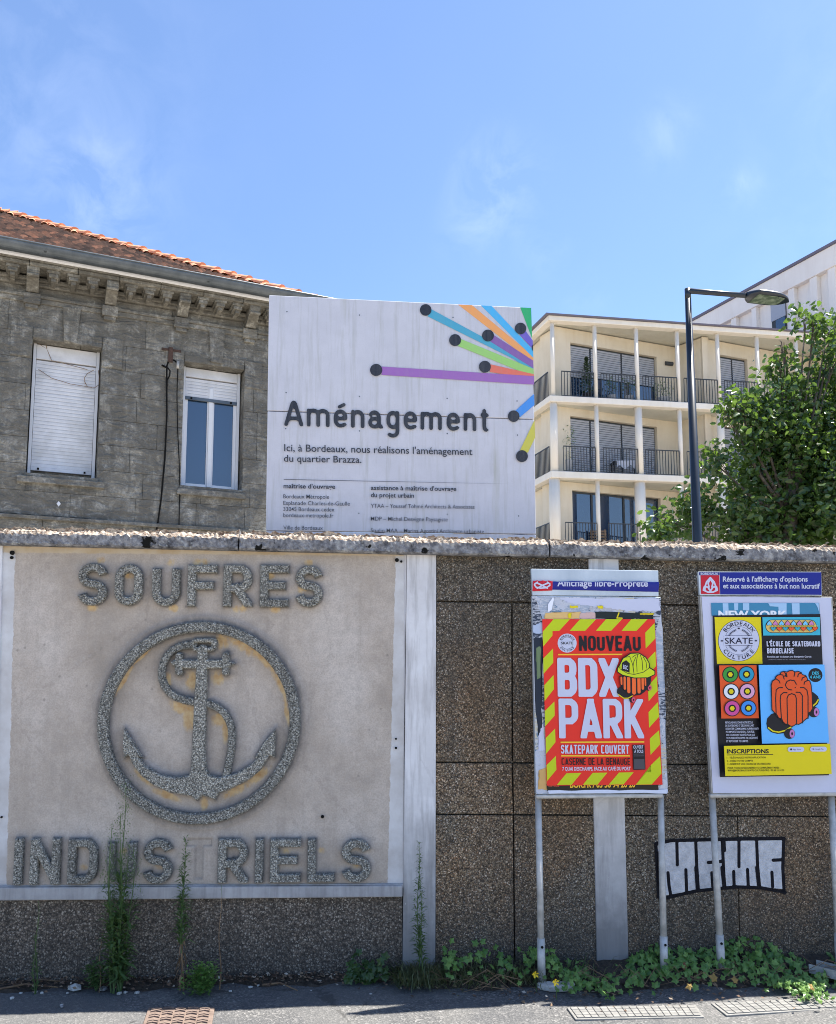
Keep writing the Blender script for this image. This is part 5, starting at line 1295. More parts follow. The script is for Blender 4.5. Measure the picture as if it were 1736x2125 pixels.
q = hb_(1128, 232, .04); MB().tube([(q[0], -.04, q[1]-.05), (q[0], -.04, q[1]+.05)], .02, 10).build('cable_clamp', M_GALV, H, smooth=True)
q = hb_(1082, 165, .04); MB().box(q[0]-.03, q[0]+.03, -.05, 0, q[1]-.11, q[1]+.1).box(q[0]-.12, q[0]+.14, -.04, -.02, q[1]+.05, q[1]+.08).build('iron_bracket', M_IRON, H)
cable([(1025,232),(1062,252)], .012, 'iron_spike')
cable([(0,1170),(300,1190),(530,1205),(900,1245),(1150,1270),(1700,1300)], .006, 'power_cable')
q0, q1 = hb_(560, 1215, .05), hb_(1710, 1290, .05); MB().box(HU0, q1[0], -.06, 0, hb_(300,1185,.05)[1]-.06, hb_(300,1185,.05)[1]-.01).build('low_moulding', M_ASH, H, bevel=.01)
q = hb_(372, 1112, .02); MB().prism([(q[0], q[1]-.035), (q[0]+.025, q[1]), (q[0], q[1]+.035), (q[0]-.025, q[1])], -.02, 0).build('small_plaque', M_PVC, H)

# roof: one slope seen from below, closed by a hip at the right
uc = OH_.uz(688, 610, OV+.1)[0]; ev_y = -OV-.10; ev_z = z_g+.01
tz = math.tan
pitch = None
def hipat(pt, k):
    # point on hip at run k: (uc-k, ev_y+k)
    return (uc-k, ev_y+k, ev_z+k*tz(pt))
def proj(u, y, z):
    X = OH_.o[0]+u*OH_.d[0]+y*OH_.n[0]; Y = OH_.o[1]+u*OH_.d[1]+y*OH_.n[1]; Zc = z-EYE
    f = Y*math.cos(PITCH)+Zc*math.sin(PITCH); up_ = -Y*math.sin(PITCH)+Zc*math.cos(PITCH)
    return PPX+FPX*X/f, PPY-FPX*up_/f
best = None
for pd_ in np.arange(14, 40, .25):
    e = 0
    for k in np.arange(.3, 9, .1):
        x, y = proj(*hipat(R(pd_), k))
        if 30 < x < 690: e = max(e, abs(y-(612-(x-680)*-.2785*1 if False else 437+(x-35)*.2713)))
    if best is None or e < best[0]: best = (e, pd_)
RP = R(best[1]-1.5)
kmax = 0
for k in np.arange(.3, 12, .02):
    if proj(*hipat(RP, k))[0] > 22: kmax = k
print('roof', best, kmax, 'blocks', blocks, 'z', z_str, z_cor_b, z_den, z_top, z_g)
RK = kmax
def rz(y): return ev_z+(y-ev_y)*tz(RP)
MB().add([(HU0, ev_y, ev_z-.10), (uc, ev_y, ev_z-.10), (uc-RK, ev_y+RK, rz(ev_y+RK)-.10), (HU0, ev_y+RK, rz(ev_y+RK)-.10)], [(0,1,2,3)]).build('roof_deck', M_TILE, H)
MB().add([(uc, ev_y, ev_z-.10), (uc, ev_y+2*RK, ev_z-.10), (uc-RK, ev_y+RK, rz(ev_y+RK)-.10)], [(0,1,2)]).build('roof_deck', M_TILE, H)
# back slope
MB().add([(HU0, ev_y+2*RK, ev_z-.10), (uc, ev_y+2*RK, ev_z-.10), (uc-RK, ev_y+RK, rz(ev_y+RK)-.10), (HU0, ev_y+RK, rz(ev_y+RK)-.10)], [(0,1,2,3)]).build('roof_deck', M_TILE, H)
tm = MB(); cw = .105; rl = .20; slope_len = RK/math.cos(RP); nr = int(slope_len/rl)
nseg = 4
for r_ in range(nr+1):
    s0 = r_*rl; y0 = ev_y+s0*math.cos(RP); y1 = ev_y+(s0+rl+.04)*math.cos(RP); lim = uc-(y0-ev_y)
    c = HU0+(cw*.5 if r_ % 2 else 0)
    while c < lim-.05:
        j = random.uniform(-.008, .008); lift0 = .052+random.uniform(-.006, .012); w = cw*.48; vs = []
        for (yy, lf, ww) in ((y0, lift0, w*1.12), (y1, .008, w*.92)):
            z0_ = rz(yy)
            for k in range(nseg+1):
                a = math.pi*k/nseg; vs.append((c+j-ww*math.cos(a), yy-.25*ww*math.sin(a)*0, z0_+lf-.10+ww*.72*math.sin(a)))
        vs += [(c+j-w*1.0, y0+.004, rz(y0)-.10), (c+j+w*1.0, y0+.004, rz(y0)-.10)]
        b_ = nseg+1
        fs = [(k, k+1, k+1+b_, k+b_) for k in range(nseg)]+[tuple(list(range(b_))+[2*b_+1, 2*b_])]
        tm.add(vs, fs); c += cw
o = tm.build('roof_tile', M_TILE, H); o['kind'] = 'stuff'
def ridge_run(p0, p1, n, par=H):
    d = (Vector(p1)-Vector(p0)); 
    for i in range(n):
        a = Vector(p0)+d*(i/n); b = Vector(p0)+d*((i+1.12)/n); sd__ = d.cross(Vector((0,0,1))).normalized(); up__ = sd__.cross(d.normalized())
        vs = []; m = 7
        for P_, r_ in ((a, .115), (a+d/n*.12, .105), (b, .088)):
            for k in range(m+1):
                t = math.pi*k/m; vs.append(P_+sd__*(r_*math.cos(t))+up__*(r_*.8*math.sin(t)-.01+(.018 if r_ > .1 else 0)))
        fs = [(k, k+1, k+1+m+1, k+m+1) for k in range(m)]+[(k+m+1, k+m+2, k+2*m+3, k+2*m+2) for k in range(m)]+[tuple(range(m+1))]
        MB().add(vs, fs).build('ridge_tile', M_RIDGE, par, smooth=False)
ridge_run((uc+.02, ev_y-.02, ev_z-.06), (uc-RK, ev_y+RK, rz(ev_y+RK)-.05), 22)
ridge_run((uc-RK+.1, ev_y+RK, rz(ev_y+RK)-.05), (HU0, ev_y+RK, rz(ev_y+RK)-.05), 12)
# tiles beside the hip, in the same sunlit-bright ridge colour
for i in range(26):
    k = RK*(i+.5)/26; a = (uc-k-.16-random.uniform(0, .12), ev_y+k-.02, rz(ev_y+k)-.05)
    w = .06; vs = [(a[0]-w*math.cos(math.pi*t/5), a[1]+yy, a[2]+yy*tz(RP)+w*math.sin(math.pi*t/5)) for yy in (0, .2) for t in range(6)]
    MB().add(vs, [(t, t+1, t+7, t+6) for t in range(5)]).build('verge_tile', M_RIDGE, H, rot=None)

# ================================================================= APARTMENT BUILDING
AD = 32.0
AP = Plane(at(1140, 900, AD).x, AD, 9.3)
A = plane_root('apartment_building', AP, 'cream apartment block with three floors of loggias, round white columns and dark railings', 'apartment building')
ap = lambda x, y, off=0: AP.uz(1095.7+x*.2047, 621.9+y*.2047, off)      # upper sheet
aq = lambda x, y, off=0: AP.uz(1095.7+x*.2047, 858.8+y*.2047, off)      # lower sheet
UE = AP.uz(1985, 700)[0]
sideang = R(180-90-15.2)  # world direction of the receding left face
sdw = Vector((-math.sin(R(15.2)), math.cos(R(15.2)), 0)); sl = (sdw.x*AP.d[0]+sdw.y*AP.d[1], sdw.x*AP.n[0]+sdw.y*AP.n[1])   # in the local frame
SIDE = 14
z_rt = np.mean([ap(218,158)[1], ap(1600,250)[1]]); z_rb = np.mean([ap(218,208)[1], ap(1600,298)[1]])
z3t = np.mean([ap(235,965)[1], ap(1600,1040)[1]]); z3b = np.mean([ap(235,1030)[1], ap(1600,1098)[1]])
z2t = np.mean([aq(235,578)[1], aq(1600,626)[1]]); z2b = np.mean([aq(235,648)[1], aq(1600,690)[1]])
dz = z3t-z2t; z1t = z2t-dz; z1b = z2b-dz
c0 = ap(216, 500)[0]
def slab_plan(ext, d): return [(c0-0, -0.0), (UE, 0), (UE, d), (c0+sl[0]*SIDE, sl[1]*SIDE), ]
def slab(zb, zt, name, mat, out=0, thick=.25):
    # edge beam along front and side, plus the floor behind it
    a = (c0, 0); b = (UE, 0); s = (c0+sl[0]*SIDE, sl[1]*SIDE)
    inn = .35
    o = MB().column([(c0-.02*out, -out), (UE, -out), (UE, inn), (c0+inn*.75, inn)], zb, zt).build(name, mat, A, bevel=.02)
    MB().column([(c0-.02*out, -out-.0), (c0+inn*.75, inn), (s[0]+inn, s[1]), (s[0]-out, s[1])], zb, zt).build(name, mat, A, bevel=.02)
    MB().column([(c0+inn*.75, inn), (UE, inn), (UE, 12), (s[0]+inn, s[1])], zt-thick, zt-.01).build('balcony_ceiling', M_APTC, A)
    return o
slab(z_rb, z_rt, 'roof_edge', M_APT, .02, (z_rt-z_rb)*.75)
s = (c0+sl[0]*SIDE, sl[1]*SIDE)
MB().column([(c0-.12, -.12), (UE, -.12), (UE, 12), (s[0]-.1, s[1])], z_rt, z_rt+.05).build('roof_capping', M_ROOFD, A)
MB().column([(c0+.5, .35), (UE, .35), (UE, 12), (s[0]+.6, s[1])], z_rt+.05, z_rt+.12).build('roof_capping', M_ROOFD, A)
for zb, zt in ((z3b, z3t), (z2b, z2t), (z1b, z1t), (z1b-dz, z1t-dz)): slab(zb, zt, 'floor_edge', M_APT)
# columns
def colu(x, conv, y, rad, zb, zt, off=.22):
    u = conv(x, y, -off)[0]; MB().tube([(u, off, zb), (u, off, zt)], rad, 24).build('column', M_APT, A, smooth=True)
    return u
sc = 1/ (ap(1236, 500)[0]-ap(236, 500)[0])*1000
c4 = lambda x, y, off=0: AP.uz(1089.8+x*.3722, 503.4+y*.3722, off)
m_per = (ap(1236, 500)[0]-ap(236, 500)[0])/1000
ucols = []
xs3 = [(254,600),(692,600),(1112,600),(1522,650)]
u3 = [ap(x, y, -.22)[0] for x, y in xs3]; stp = (u3[3]-u3[0])/3
uall = [u3[0]+stp*k for k in range(0, 7)]
for k, u in enumerate(uall):
    MB().tube([(u, .22, z3t), (u, .22, z_rb)], 21*m_per, 24).build('column', M_APT, A, smooth=True)
    MB().tube([(u, .22, z2t), (u, .22, z3b)], (36 if k % 2 == 0 else 21)*m_per, 24).build('column', M_APT, A, smooth=True)
    MB().tube([(u, .28, z1t), (u, .28, z2b)], (52 if k % 2 == 0 else 21)*m_per, 28).build('column', M_APT, A, smooth=True)
# saw-tooth rear walls in bays
def plane_from(px, py, depth_off, yaw): pass
dirb = (math.cos(R(22.5-9.3)), math.sin(R(22.5-9.3)))
k0 = .55
bays = []
b0 = (c0+.42, k0+(c0+.42-ap(285, 500, -k0)[0])*dirb[1]/dirb[0])
ulen = None
def on_line(p0, x, conv, y):
    """where the sight line at sheet point x crosses the bay line from p0"""
    lo, hi = 0, 14
    for _ in range(50):
        t = (lo+hi)/2; u, yy = p0[0]+dirb[0]*t, p0[1]+dirb[1]*t
        if conv(x, y, -yy)[0] > u: lo = t
        else: hi = t
    return t
tB = on_line(b0, 1495, ap, 600)
bay_len = tB
ret = Vector((stp*2-dirb[0]*bay_len*0, 0, 0))
nxt_u = ap(1700, 500, -1.0)[0]
bays = [(b0, bay_len)]
p = b0
eB = (b0[0]+dirb[0]*bay_len, b0[1]+dirb[1]*bay_len)
b1 = (AP.uz(1456, 760, -.75)[0], .75); bays.append((b1, bay_len)); e1 = (b1[0]+dirb[0]*bay_len, b1[1]+dirb[1]*bay_len)
b2 = (b1[0]+(b1[0]-b0[0])-.2, .75); bays.append((b2, 5.0))
storeys = [(z3t, z_rb), (z2t, z3b), (z1t, z2b)]
def frame_of(b): # empty-like transform for a bay, as function (t, d, z) -> local
    return lambda t, d, z: (b[0]+dirb[0]*t-dirb[1]*d*-1*0+(-dirb[1])*(d), b[1]+dirb[1]*t+dirb[0]*d, z)
def bay_box(mb, F_, t0, t1, d0, d1, z0, z1):
    vs = [F_(t, d, z) for z in (z0, z1) for (t, d) in ((t0, d0), (t1, d0), (t1, d1), (t0, d1))]
    mb.add(vs, [(0,3,2,1),(4,5,6,7),(0,1,5,4),(1,2,6,5),(2,3,7,6),(3,0,4,7)])
M_LIN = paint((.32,.34,.36), .6)
for bi, (b, ln) in enumerate(bays):
    F_ = frame_of(b)
    for si, (zb, zt) in enumerate(storeys):
        conv = ap if si == 0 else aq
        if bi == 0:
            X0 = {0: 436, 1: 444, 2: 448}[si]; X1 = {0: 1308, 1: 1326, 2: 1340}[si]
            t0, t1 = on_line(b, X0, conv, 600), on_line(b, X1, conv, 600)
        else:
            t0, t1 = (on_line(b, 1092, c4, 700), on_line(b, 1243, c4, 700)) if bi == 1 else (.9, 3.0)
        yy = b[1]+dirb[1]*t0
        zt_o = {0: ap(436, 436, -(bays[0][0][1]+dirb[1]*.9))[1], 1: aq(444, 58, -1.2)[1], 2: aq(448, 800, -1.2)[1]}[si]
        wm = MB(); bay_box(wm, F_, 0, t0, 0, .3, zb, zt); bay_box(wm, F_, t1, ln, 0, .3, zb, zt); bay_box(wm, F_, t0, t1, 0, .3, zt_o, zt)
        wm.build('rear_wall', M_APTW, A)
        # glazing and shutters
        fr = MB(); D = .20; parts = 3 if bi == 0 else 2; cuts_ = [t0, t0+(t1-t0)*.24, t0+(t1-t0)*.60, t1] if bi == 0 else [t0, (t0+t1)/2, t1]
        for c in cuts_: bay_box(fr, F_, c-.04, c+.04, D-.03, D+.04, zb, zt_o)
        bay_box(fr, F_, t0, t1, D-.025, D+.035, zt_o-.07, zt_o); bay_box(fr, F_, t0, t1, D-.025, D+.035, zb, zb+.06)
        wf = fr.build('window', M_FRAME, A)
        gm_ = MB(); bay_box(gm_, F_, t0, t1, D+.01, D+.02, zb+.05, zt_o-.05); gm_.build('pane', M_GLASS, wf)
        lower = {0: .62, 1: .02, 2: None}[si] if bi == 0 else {0: .02, 1: .02, 2: None}[si]
        if bi == 2: lower = .8
        if lower is not None:
            for pi in range(parts):
                ca, cb_ = cuts_[pi]+.04, cuts_[pi+1]-.04; zlo = zb+.06+(zt_o-zb)*lower*(1 if pi else .92)*.72; step_ = .092; n = int((zt_o-.06-zlo)/step_)
                sm = MB()
                for i in range(n):
                    za = zt_o-.06-(i+1)*step_
                    vs = [F_(t, D-.06+dd, z) for (dd, z) in ((.014, za), (-.010, za+step_*.45), (.004, za+step_*.82)) for t in (ca, cb_)]
                    sm.add(vs, [(0,1,3,2),(2,3,5,4)])
                o = sm.build('shutter_slat', M_SHUT, wf); o['kind'] = 'stuff'
    # return wall to the next bay
MBx = MB(); MBx.column([eB, (eB[0]+.3, eB[1]+.2), (b1[0]+.02, b1[1]+.25), (b1[0], b1[1])], z1t, z_rb).build('return_wall', M_APTW, A)
MB().column([(b1[0], b1[1]-.14), (b1[0]+.3, b1[1]-.1), (b1[0]+.3, b1[1]), (b1[0], b1[1])], z1t, z_rb).build('return_wall', M_APTW, A)
MB().column([e1, (e1[0]+.3, e1[1]+.2), (b2[0]+.02, b2[1]+.25), b2], z1t, z_rb).build('return_wall', M_APTW, A)
# corner infill beside the corner column and the left face
MB().column([(c0+.50+sl[0]*.9, sl[1]*.9), (b0[0], b0[1]+.0), (b0[0]+.2, b0[1]+.4), (c0+.3+sl[0]*1.2, sl[1]*1.2+.5)], z1t, z_rb).build('corner_wall', M_APTW, A)
sidew = [(c0+.50+sl[0]*.9, sl[1]*.9), (c0+.50+sl[0]*SIDE, sl[1]*SIDE), (c0+.9+sl[0]*SIDE, sl[1]*SIDE), (c0+.9+sl[0]*.9, sl[1]*.9)]
for zb, zt in storeys: MB().column(sidew, zb, zt).build('side_wall', M_APTW, A)
MB().column([(c0+.2, .5), (UE, 3.2), (UE, 12), (s[0]+.4, s[1])], -1, z1b).build('lower_body', M_APTW, A)
# far room wall so the loggias are closed
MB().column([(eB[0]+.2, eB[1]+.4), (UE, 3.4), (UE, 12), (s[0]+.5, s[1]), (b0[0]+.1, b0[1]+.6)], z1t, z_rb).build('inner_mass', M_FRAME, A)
# railings
def railing(u0, u1, zb, h, rad_gap=0, y=.10, side=None):
    m = MB(); n = max(3, int(round((u1-u0)/.118)))
    m.box(u0, u1, y-.02, y+.02, zb+h-.035, zb+h).box(u0, u1, y-.012, y+.012, zb+.04, zb+.06)
    for i in range(n+1):
        u = u0+(u1-u0)*i/n; m.box(u-.010, u+.010, y-.014, y+.014, zb+.04, zb+h-.03)
    return m.build('railing', M_RAIL, A)
RH = 1.02
for k in range(len(uall)-1):
    g3, g2, g1 = 21*m_per, 21*m_per, 21*m_per
    railing(uall[k]+(.18 if k else .30), uall[k+1]-.12, z3t, ap(400,710)[1]-ap(400,972)[1])
    railing(uall[k]+(.2 if k else .32), uall[k+1]-.12, z2t, aq(400,316)[1]-aq(400,582)[1])
    railing(uall[k]+.34, uall[k+1]-.12, z1t, aq(400,316)[1]-aq(400,582)[1])
# side railings
for zb in (z3t, z2t, z1t):
    m = MB(); n = 34; Ls = 4.0
    P0 = Vector((c0+.06+sl[0]*.25, sl[1]*.25+.05, 0)); Dv = Vector((sl[0], sl[1], 0)); hh = ap(400,710)[1]-ap(400,972)[1]
    def sb(t0, t1, w, z0, z1):
        a = P0+Dv*t0; b = P0+Dv*t1; nn = Vector((-Dv.y, Dv.x, 0))*w
        m.add([(*(q.xy), z) for z in (z0, z1) for q in (a-nn, b-nn, b+nn, a+nn)], [(0,3,2,1),(4,5,6,7),(0,1,5,4),(1,2,6,5),(2,3,7,6),(3,0,4,7)])
    sb(0, Ls, .02, zb+hh-.035, zb+hh)
    for i in range(n+1): sb(Ls*i/n-.01, Ls*i/n+.01, .014, zb+.04, zb+hh-.03)
    m.build('railing', M_RAIL, A)
q = frame_of(bays[0][0])(on_line(bays[0][0], 1425, ap, 620), -.02, ap(1425, 628, -bays[0][0][1]-1.0)[1])
LW = MB().tube([(q[0]-.17, q[1]-.05, q[2]), (q[0]+.17, q[1]-.02, q[2])], .085, 10).build('bulkhead_lamp', M_RAIL, A)

# upper block whose roof line climbs to the right
UD = 44.0
pA = at(1447, 668, UD); th_ = math.atan2(math.cos(R(22.8)), -math.sin(R(22.8)))    # heading away to the left
far = Vector((pA.x, pA.y)); dd = Vector((math.sin(R(22.8)), -math.cos(R(22.8))))   # towards the camera, to the right
UP = Plane(far.x, far.y, math.degrees(math.atan2(dd.y, dd.x)))
Ub = plane_root('upper_block', UP, 'upper cream block with shallow pilasters, its roof line climbing to the right edge', 'apartment building')
zr = UP.uz(1736, 512)[1]; zr2 = UP.uz(1500, 640)[1]; zrr = (zr+zr2)/2
uo = UP.uz(1447, 668)[0]-6; ue = UP.uz(1736, 512)[0]+3.5
M_UP = m_concrete_apt('pinkish_cast_concrete', (.74,.69,.64), (.80,.76,.71), (.64,.58,.52))
cu_ = lambda x, y: (1421.5+x*.18116, 503.4+y*.18116)
up_ = lambda x, y, off=0: UP.uz(*cu_(x, y), off)
MB().box(uo, ue, 0, 10, 2, zrr).build('wall', M_UP, Ub)
MB().box(uo, ue+.1, -.30, 10.1, zrr-.95, zrr).build('roof_edge', M_UP, Ub, bevel=.02); MB().box(uo, ue+.15, -.38, 10.2, zrr, zrr+.12).build('roof_capping', M_ROOFD, Ub)
for x, y, w in ((385,880,.35),(600,840,.35),(830,700,.3),(1265,600,.35),(1520,500,.4),(1730,400,.4)):
    u = up_(x, y)[0]; MB().box(u-w/2, u+w/2, -.24, 0, 2, zrr-.95).build('pilaster', M_UP, Ub, bevel=.02)
for (xa, xb, yt) in ((447, 580, 760), (990, 1155, 500)):
    a, b = up_(xa, yt)[0], up_(xb, yt)[0]; 
    if a > b: a, b = b, a
    wf = MB().box(a, b, -.05, .0, 4, zrr-1.1).build('window', M_SHUT if xa < 500 else M_FRAME, Ub)
    if xa > 500: MB().box(a+.25, b-.06, -.07, -.05, 4, zrr-1.6).build('pane', M_GLASS, wf); MB().box(a, b, -.09, -.05, zrr-2.0, zrr-1.1).build('blind', M_SHUT, wf)
z_bd = up_(1300, 985)[1]; MB().box(up_(1180, 900)[0], ue, -.3, 0, z_bd-.5, z_bd).build('band', M_UP, Ub, bevel=.02)

# things standing on the balconies
def leafball(mb, c, rx, rz_, n, size, flat_=.4):
    for _ in range(n):
        a = random.uniform(0, 2*math.pi); s_ = random.random()**.4; ph = random.uniform(-1, 1); q = math.sqrt(1-ph*ph)
        p = Vector((c[0]+rx*s_*q*math.cos(a), c[1]+rx*s_*q*math.sin(a), c[2]+rz_*s_*ph)); t = Vector((random.gauss(0,1), random.gauss(0,1), random.gauss(0,.6))).normalized(); b_ = t.orthogonal().normalized()
        l_ = size*random.uniform(.6, 1.2); w_ = l_*flat_
        mb.add([p-t*l_*.5, p+b_*w_*.5, p+t*l_*.5, p-b_*w_*.5], [(0,1,2,3)])
def pot(par, c, r, h, mat): 
    return MB().tube([(c[0],c[1],c[2]),(c[0],c[1],c[2]+h*.95),(c[0],c[1],c[2]+h)], [r*.75, r, r*1.06], 16).build('pot', mat, par, smooth=True)
M_POTW = paint((.45,.45,.46), .6); M_POTD = paint((.03,.03,.035), .5); M_CONI = m_leaf('conifer_leaf', (.012,.035,.008), (.03,.065,.015), .15, .6)
def wpt(u, y, z): return Vector((AP.o[0]+u*AP.d[0]+y*AP.n[0], AP.o[1]+u*AP.d[1]+y*AP.n[1], z))
def plant(x, conv, zb, h, r, kind, label, cat='potted plant', ph=.35):
    u = conv(x, 800, -.7)[0]; r0 = tag(empty('potted_plant', wpt(u, .7, zb)), label, cat)
    pot(r0, (0,0,0), r*.55, ph, M_POTD if kind == 'cone' else M_POTW); m = MB()
    if kind == 'cone':
        for i in range(9): leafball(m, (0, 0, ph+h*(.08+.1*i)), r*(1-i/10.5), h*.08, 130, .10)
        m.build('foliage', M_CONI, r0)
    else:
        leafball(m, (0,0,ph+h*.5), r, h*.5, 170, .13, .3); m.build('foliage', M_WEED, r0)
        MB().tube([(0,0,ph*.8),(0.02,0,ph+h*.6)], .015, 5).build('stem', M_BARK, r0)
plant(600, ap, z3t, 1.65, .36, 'cone', 'clipped conifer in a pot behind the top floor railing'); plant(850, ap, z3t, .8, .3, 'b', 'bushy potted plant left of centre on the top balcony')
plant(1020, ap, z3t, .9, .35, 'b', 'larger bushy potted plant beside the second column, top balcony'); plant(1370, ap, z3t, .8, .5, 'b', 'wide grey-green potted plant under the balcony lamp'); 
plant(420, aq, z2t, 1.5, .33, 'b', 'tall leafy potted plant at the left end of the middle balcony', ph=.6)
u = aq(990, 800, -.9)[0]; T_ = tag(empty('balcony_table', wpt(u, .9, z2t)), 'small dark table with a white cloth over it on the middle balcony', 'table')
for sx in (-.45, .45):
    for sy in (-.25, .25): MB().box(sx-.02, sx+.02, sy-.02, sy+.02, 0, .62).build('leg', M_POTD, T_)
MB().box(-.5, .5, -.3, .3, .62, .66).build('table_top', M_POTD, T_)
cl = MB(); n = 12
V = []; 
for i in range(n+1):
    x = -.38+.9*i/n; V += [(x, .2, .67), (x, -.31, .67), (x+.02*math.sin(i*2), -.325-.01*math.sin(i*3), .40+.09*math.sin(i*1.1))]
cl.add(V, [(3*i+j, 3*i+j+1, 3*i+j+4, 3*i+j+3) for i in range(n) for j in range(2)])
c_ = cl.build('white_cloth', M_WHITEP, None); c_.location = wpt(u, .9, z2t); tag(c_, 'white cloth hanging over the edge of the small balcony table', 'cloth')
u = aq(715, 1200, -.9)[0]; T_ = tag(empty('wooden_chair', wpt(u, .9, z1t)), 'wooden slatted chair behind the railing on the lowest balcony', 'chair')
M_WOOD = m_simple('teak', (.16,.10,.06), (.28,.19,.12), 12)
for k in range(5): MB().box(-.32, .32, -.02, .02, .35+k*.11, .42+k*.11).build('back_slat', M_WOOD, T_)
MB().box(-.3, .3, -.4, .03, .28, .33).build('seat', M_WOOD, T_)
for sx in (-.27, .27): MB().box(sx-.03, sx+.03, -.03, .03, 0, .9).build('leg', M_WOOD, T_); MB().box(sx-.03, sx+.03, -.4, -.34, 0, .3).build('leg', M_WOOD, T_)
# ================================================================= TREE BEHIND THE WALL
def leaf_cloud(name, centers, n, size, mat, parent, droop=.5, wr=.5, shell=.45, folded=True):
    """many small folded leaves spread through a set of blobs (x, y, z, rx, ry, rz)"""
    C_ = np.array(centers, float); vol = C_[:, 3]*C_[:, 4]*C_[:, 5]; vol = vol**.75; pick = rng.choice(len(C_), n, p=vol/vol.sum())
    d = rng.normal(size=(n, 3)); d /= np.linalg.norm(d, axis=1)[:, None]; rr = rng.random(n)**shell
    # clumping: pull leaves towards twig points
    p = C_[pick, :3]+d*C_[pick, 3:6]*rr[:, None]
    k = max(4, n//40); tw = p[rng.choice(n, k)]; own = rng.integers(0, k, n); g = rng.normal(size=(n, 3))*np.array([.12, .12, .12])
    sel = rng.random(n) < .88
    p = np.where(sel[:, None], tw[own]+g, p)
    ax = rng.normal(size=(n, 3)); ax[:, 2] = ax[:, 2]*.5-droop; ax /= np.linalg.norm(ax, axis=1)[:, None]
    u = rng.normal(size=(n, 3)); u[:, 2] *= .4; s = np.cross(ax, u); s /= np.linalg.norm(s, axis=1)[:, None]; nn = np.cross(s, ax)
    L_ = size*rng.uniform(.6, 1.25, n)[:, None]; Wd = L_*wr*.5
    v0 = p; v1 = p+ax*L_*.35+s*Wd+nn*L_*.10; v2 = p+ax*L_*.35-s*Wd+nn*L_*.10; v3 = p+ax*L_*.75+s*Wd*.75+nn*L_*.05; v4 = p+ax*L_*.75-s*Wd*.75+nn*L_*.05; v5 = p+ax*L_-nn*L_*.10; vm = p+ax*L_*.5
    V = np.stack([v0, v1, v2, v3, v4, v5, vm], 1).reshape(-1, 3); b = np.arange(n)[:, None]*7
    F = np.concatenate([b+np.array([[0, 1, 3, 6]]), b+np.array([[0, 6, 4, 2]]), b+np.array([[6, 3, 5, 5]]), b+np.array([[6, 5, 4, 4]])], 0)
    quads = np.concatenate([b+np.array([[0, 1, 3, 6]]), b+np.array([[0, 6, 4, 2]])], 0); tris = np.concatenate([b+np.array([[6, 3, 5]]), b+np.array([[6, 5, 4]])], 0)
    me = bpy.data.meshes.new(name); me.vertices.add(len(V)); me.vertices.foreach_set('co', V.astype(np.float32).ravel())
    nl = quads.size+tris.size; me.loops.add(nl); me.loops.foreach_set('vertex_index', np.concatenate([quads.ravel(), tris.ravel()]).astype(np.int32))
    me.polygons.add(len(quads)+len(tris)); st_ = np.concatenate([np.arange(len(quads))*4, quads.size+np.arange(len(tris))*3]).astype(np.int32)
    me.polygons.foreach_set('loop_start', st_); me.update(calc_edges=True); me.validate()
    return link(name, me, mat, parent)
TY = 12.0
def tree(name_label, trunk_px, blobs, n, TYc, lab, cat='tree', size=.1):
    base = Vector((at(trunk_px, 1100, TYc).x, TYc, 0)); root = tag(empty('broadleaf_tree', base), lab, cat)
    cs = []
    for (px, py, r, dy) in blobs:
        c = at(px, py, TYc+dy)-base; rr = r/FPX*(TYc+dy); cs.append((c.x, c.y, c.z, rr, rr*1.0, rr*.95))
    for c in list(cs):
        for _ in range(7):
            a = rng.normal(size=3); a /= np.linalg.norm(a); q = c[3]*rng.uniform(.95, 1.25); s_ = c[3]*rng.uniform(.12, .28); cs.append((c[0]+a[0]*q, c[1]+a[1]*q, c[2]+a[2]*q, s_, s_, s_))
    nb = len(blobs)
    top_z = max(c[2] for c in cs[:nb])
    MB().tube([(0,0,0),(.05,0,1.5),(-.03,.05,3.0),(.1,0,4.2),(.15,.02,top_z*.72)], [.17,.14,.11,.07,.03], 12).build('trunk', M_BARK, root, smooth=True)
    for c in cs[:nb]:
        z0_ = max(1.2, min(c[2]-.6, 3.6)); s_ = Vector((.02, 0, z0_)); e_ = Vector(c[:3]); mid_ = (s_+e_)/2+Vector((0, 0, -.12))
        m_ = MB(); m_.tube([s_, mid_, e_], [.036, .022, .006], 7)
        for _ in range(5):
            d = Vector((random.gauss(0,1), random.gauss(0,1), random.gauss(.3,.8))).normalized()*c[3]*.9; m_.tube([mid_.lerp(e_, random.uniform(.5, 1)), e_+d*.5, e_+d], [.007, .005, .002], 5)
        m_.build('branch', M_BARK, root, smooth=True)
    leaf_cloud('crown', cs, n, size, M_LEAF, root, droop=.55, wr=.55); return root
tree('', 1640, [(1718,690,34,0),(1736,655,22,.2),(1730,740,26,0),(1672,660,12,0),(1690,672,14,0),(1628,715,16,-.1),(1620,755,22,0),(1650,790,48,0),(1705,800,62,.4),(1530,838,30,-.3),(1575,855,48,-.2),(1640,880,80,0),(1510,860,18,-.3),
    (1560,940,70,0),(1490,965,38,-.2),(1640,990,110,.3),(1720,930,110,.5),(1700,1060,120,.3),(1600,1090,90,0),(1500,1060,62,0),(1440,1040,34,-.2),(1430,1095,45,-.1),(1380,1075,18,-.2),(1372,1118,30,-.2),(1345,1122,14,-.2),(1530,1130,60,0),(1800,870,120,.4),(1800,1050,150,.4)],
    23000, TY, 'dense green broadleaf tree behind the wall at the right edge, beyond the street lamp', size=.105)

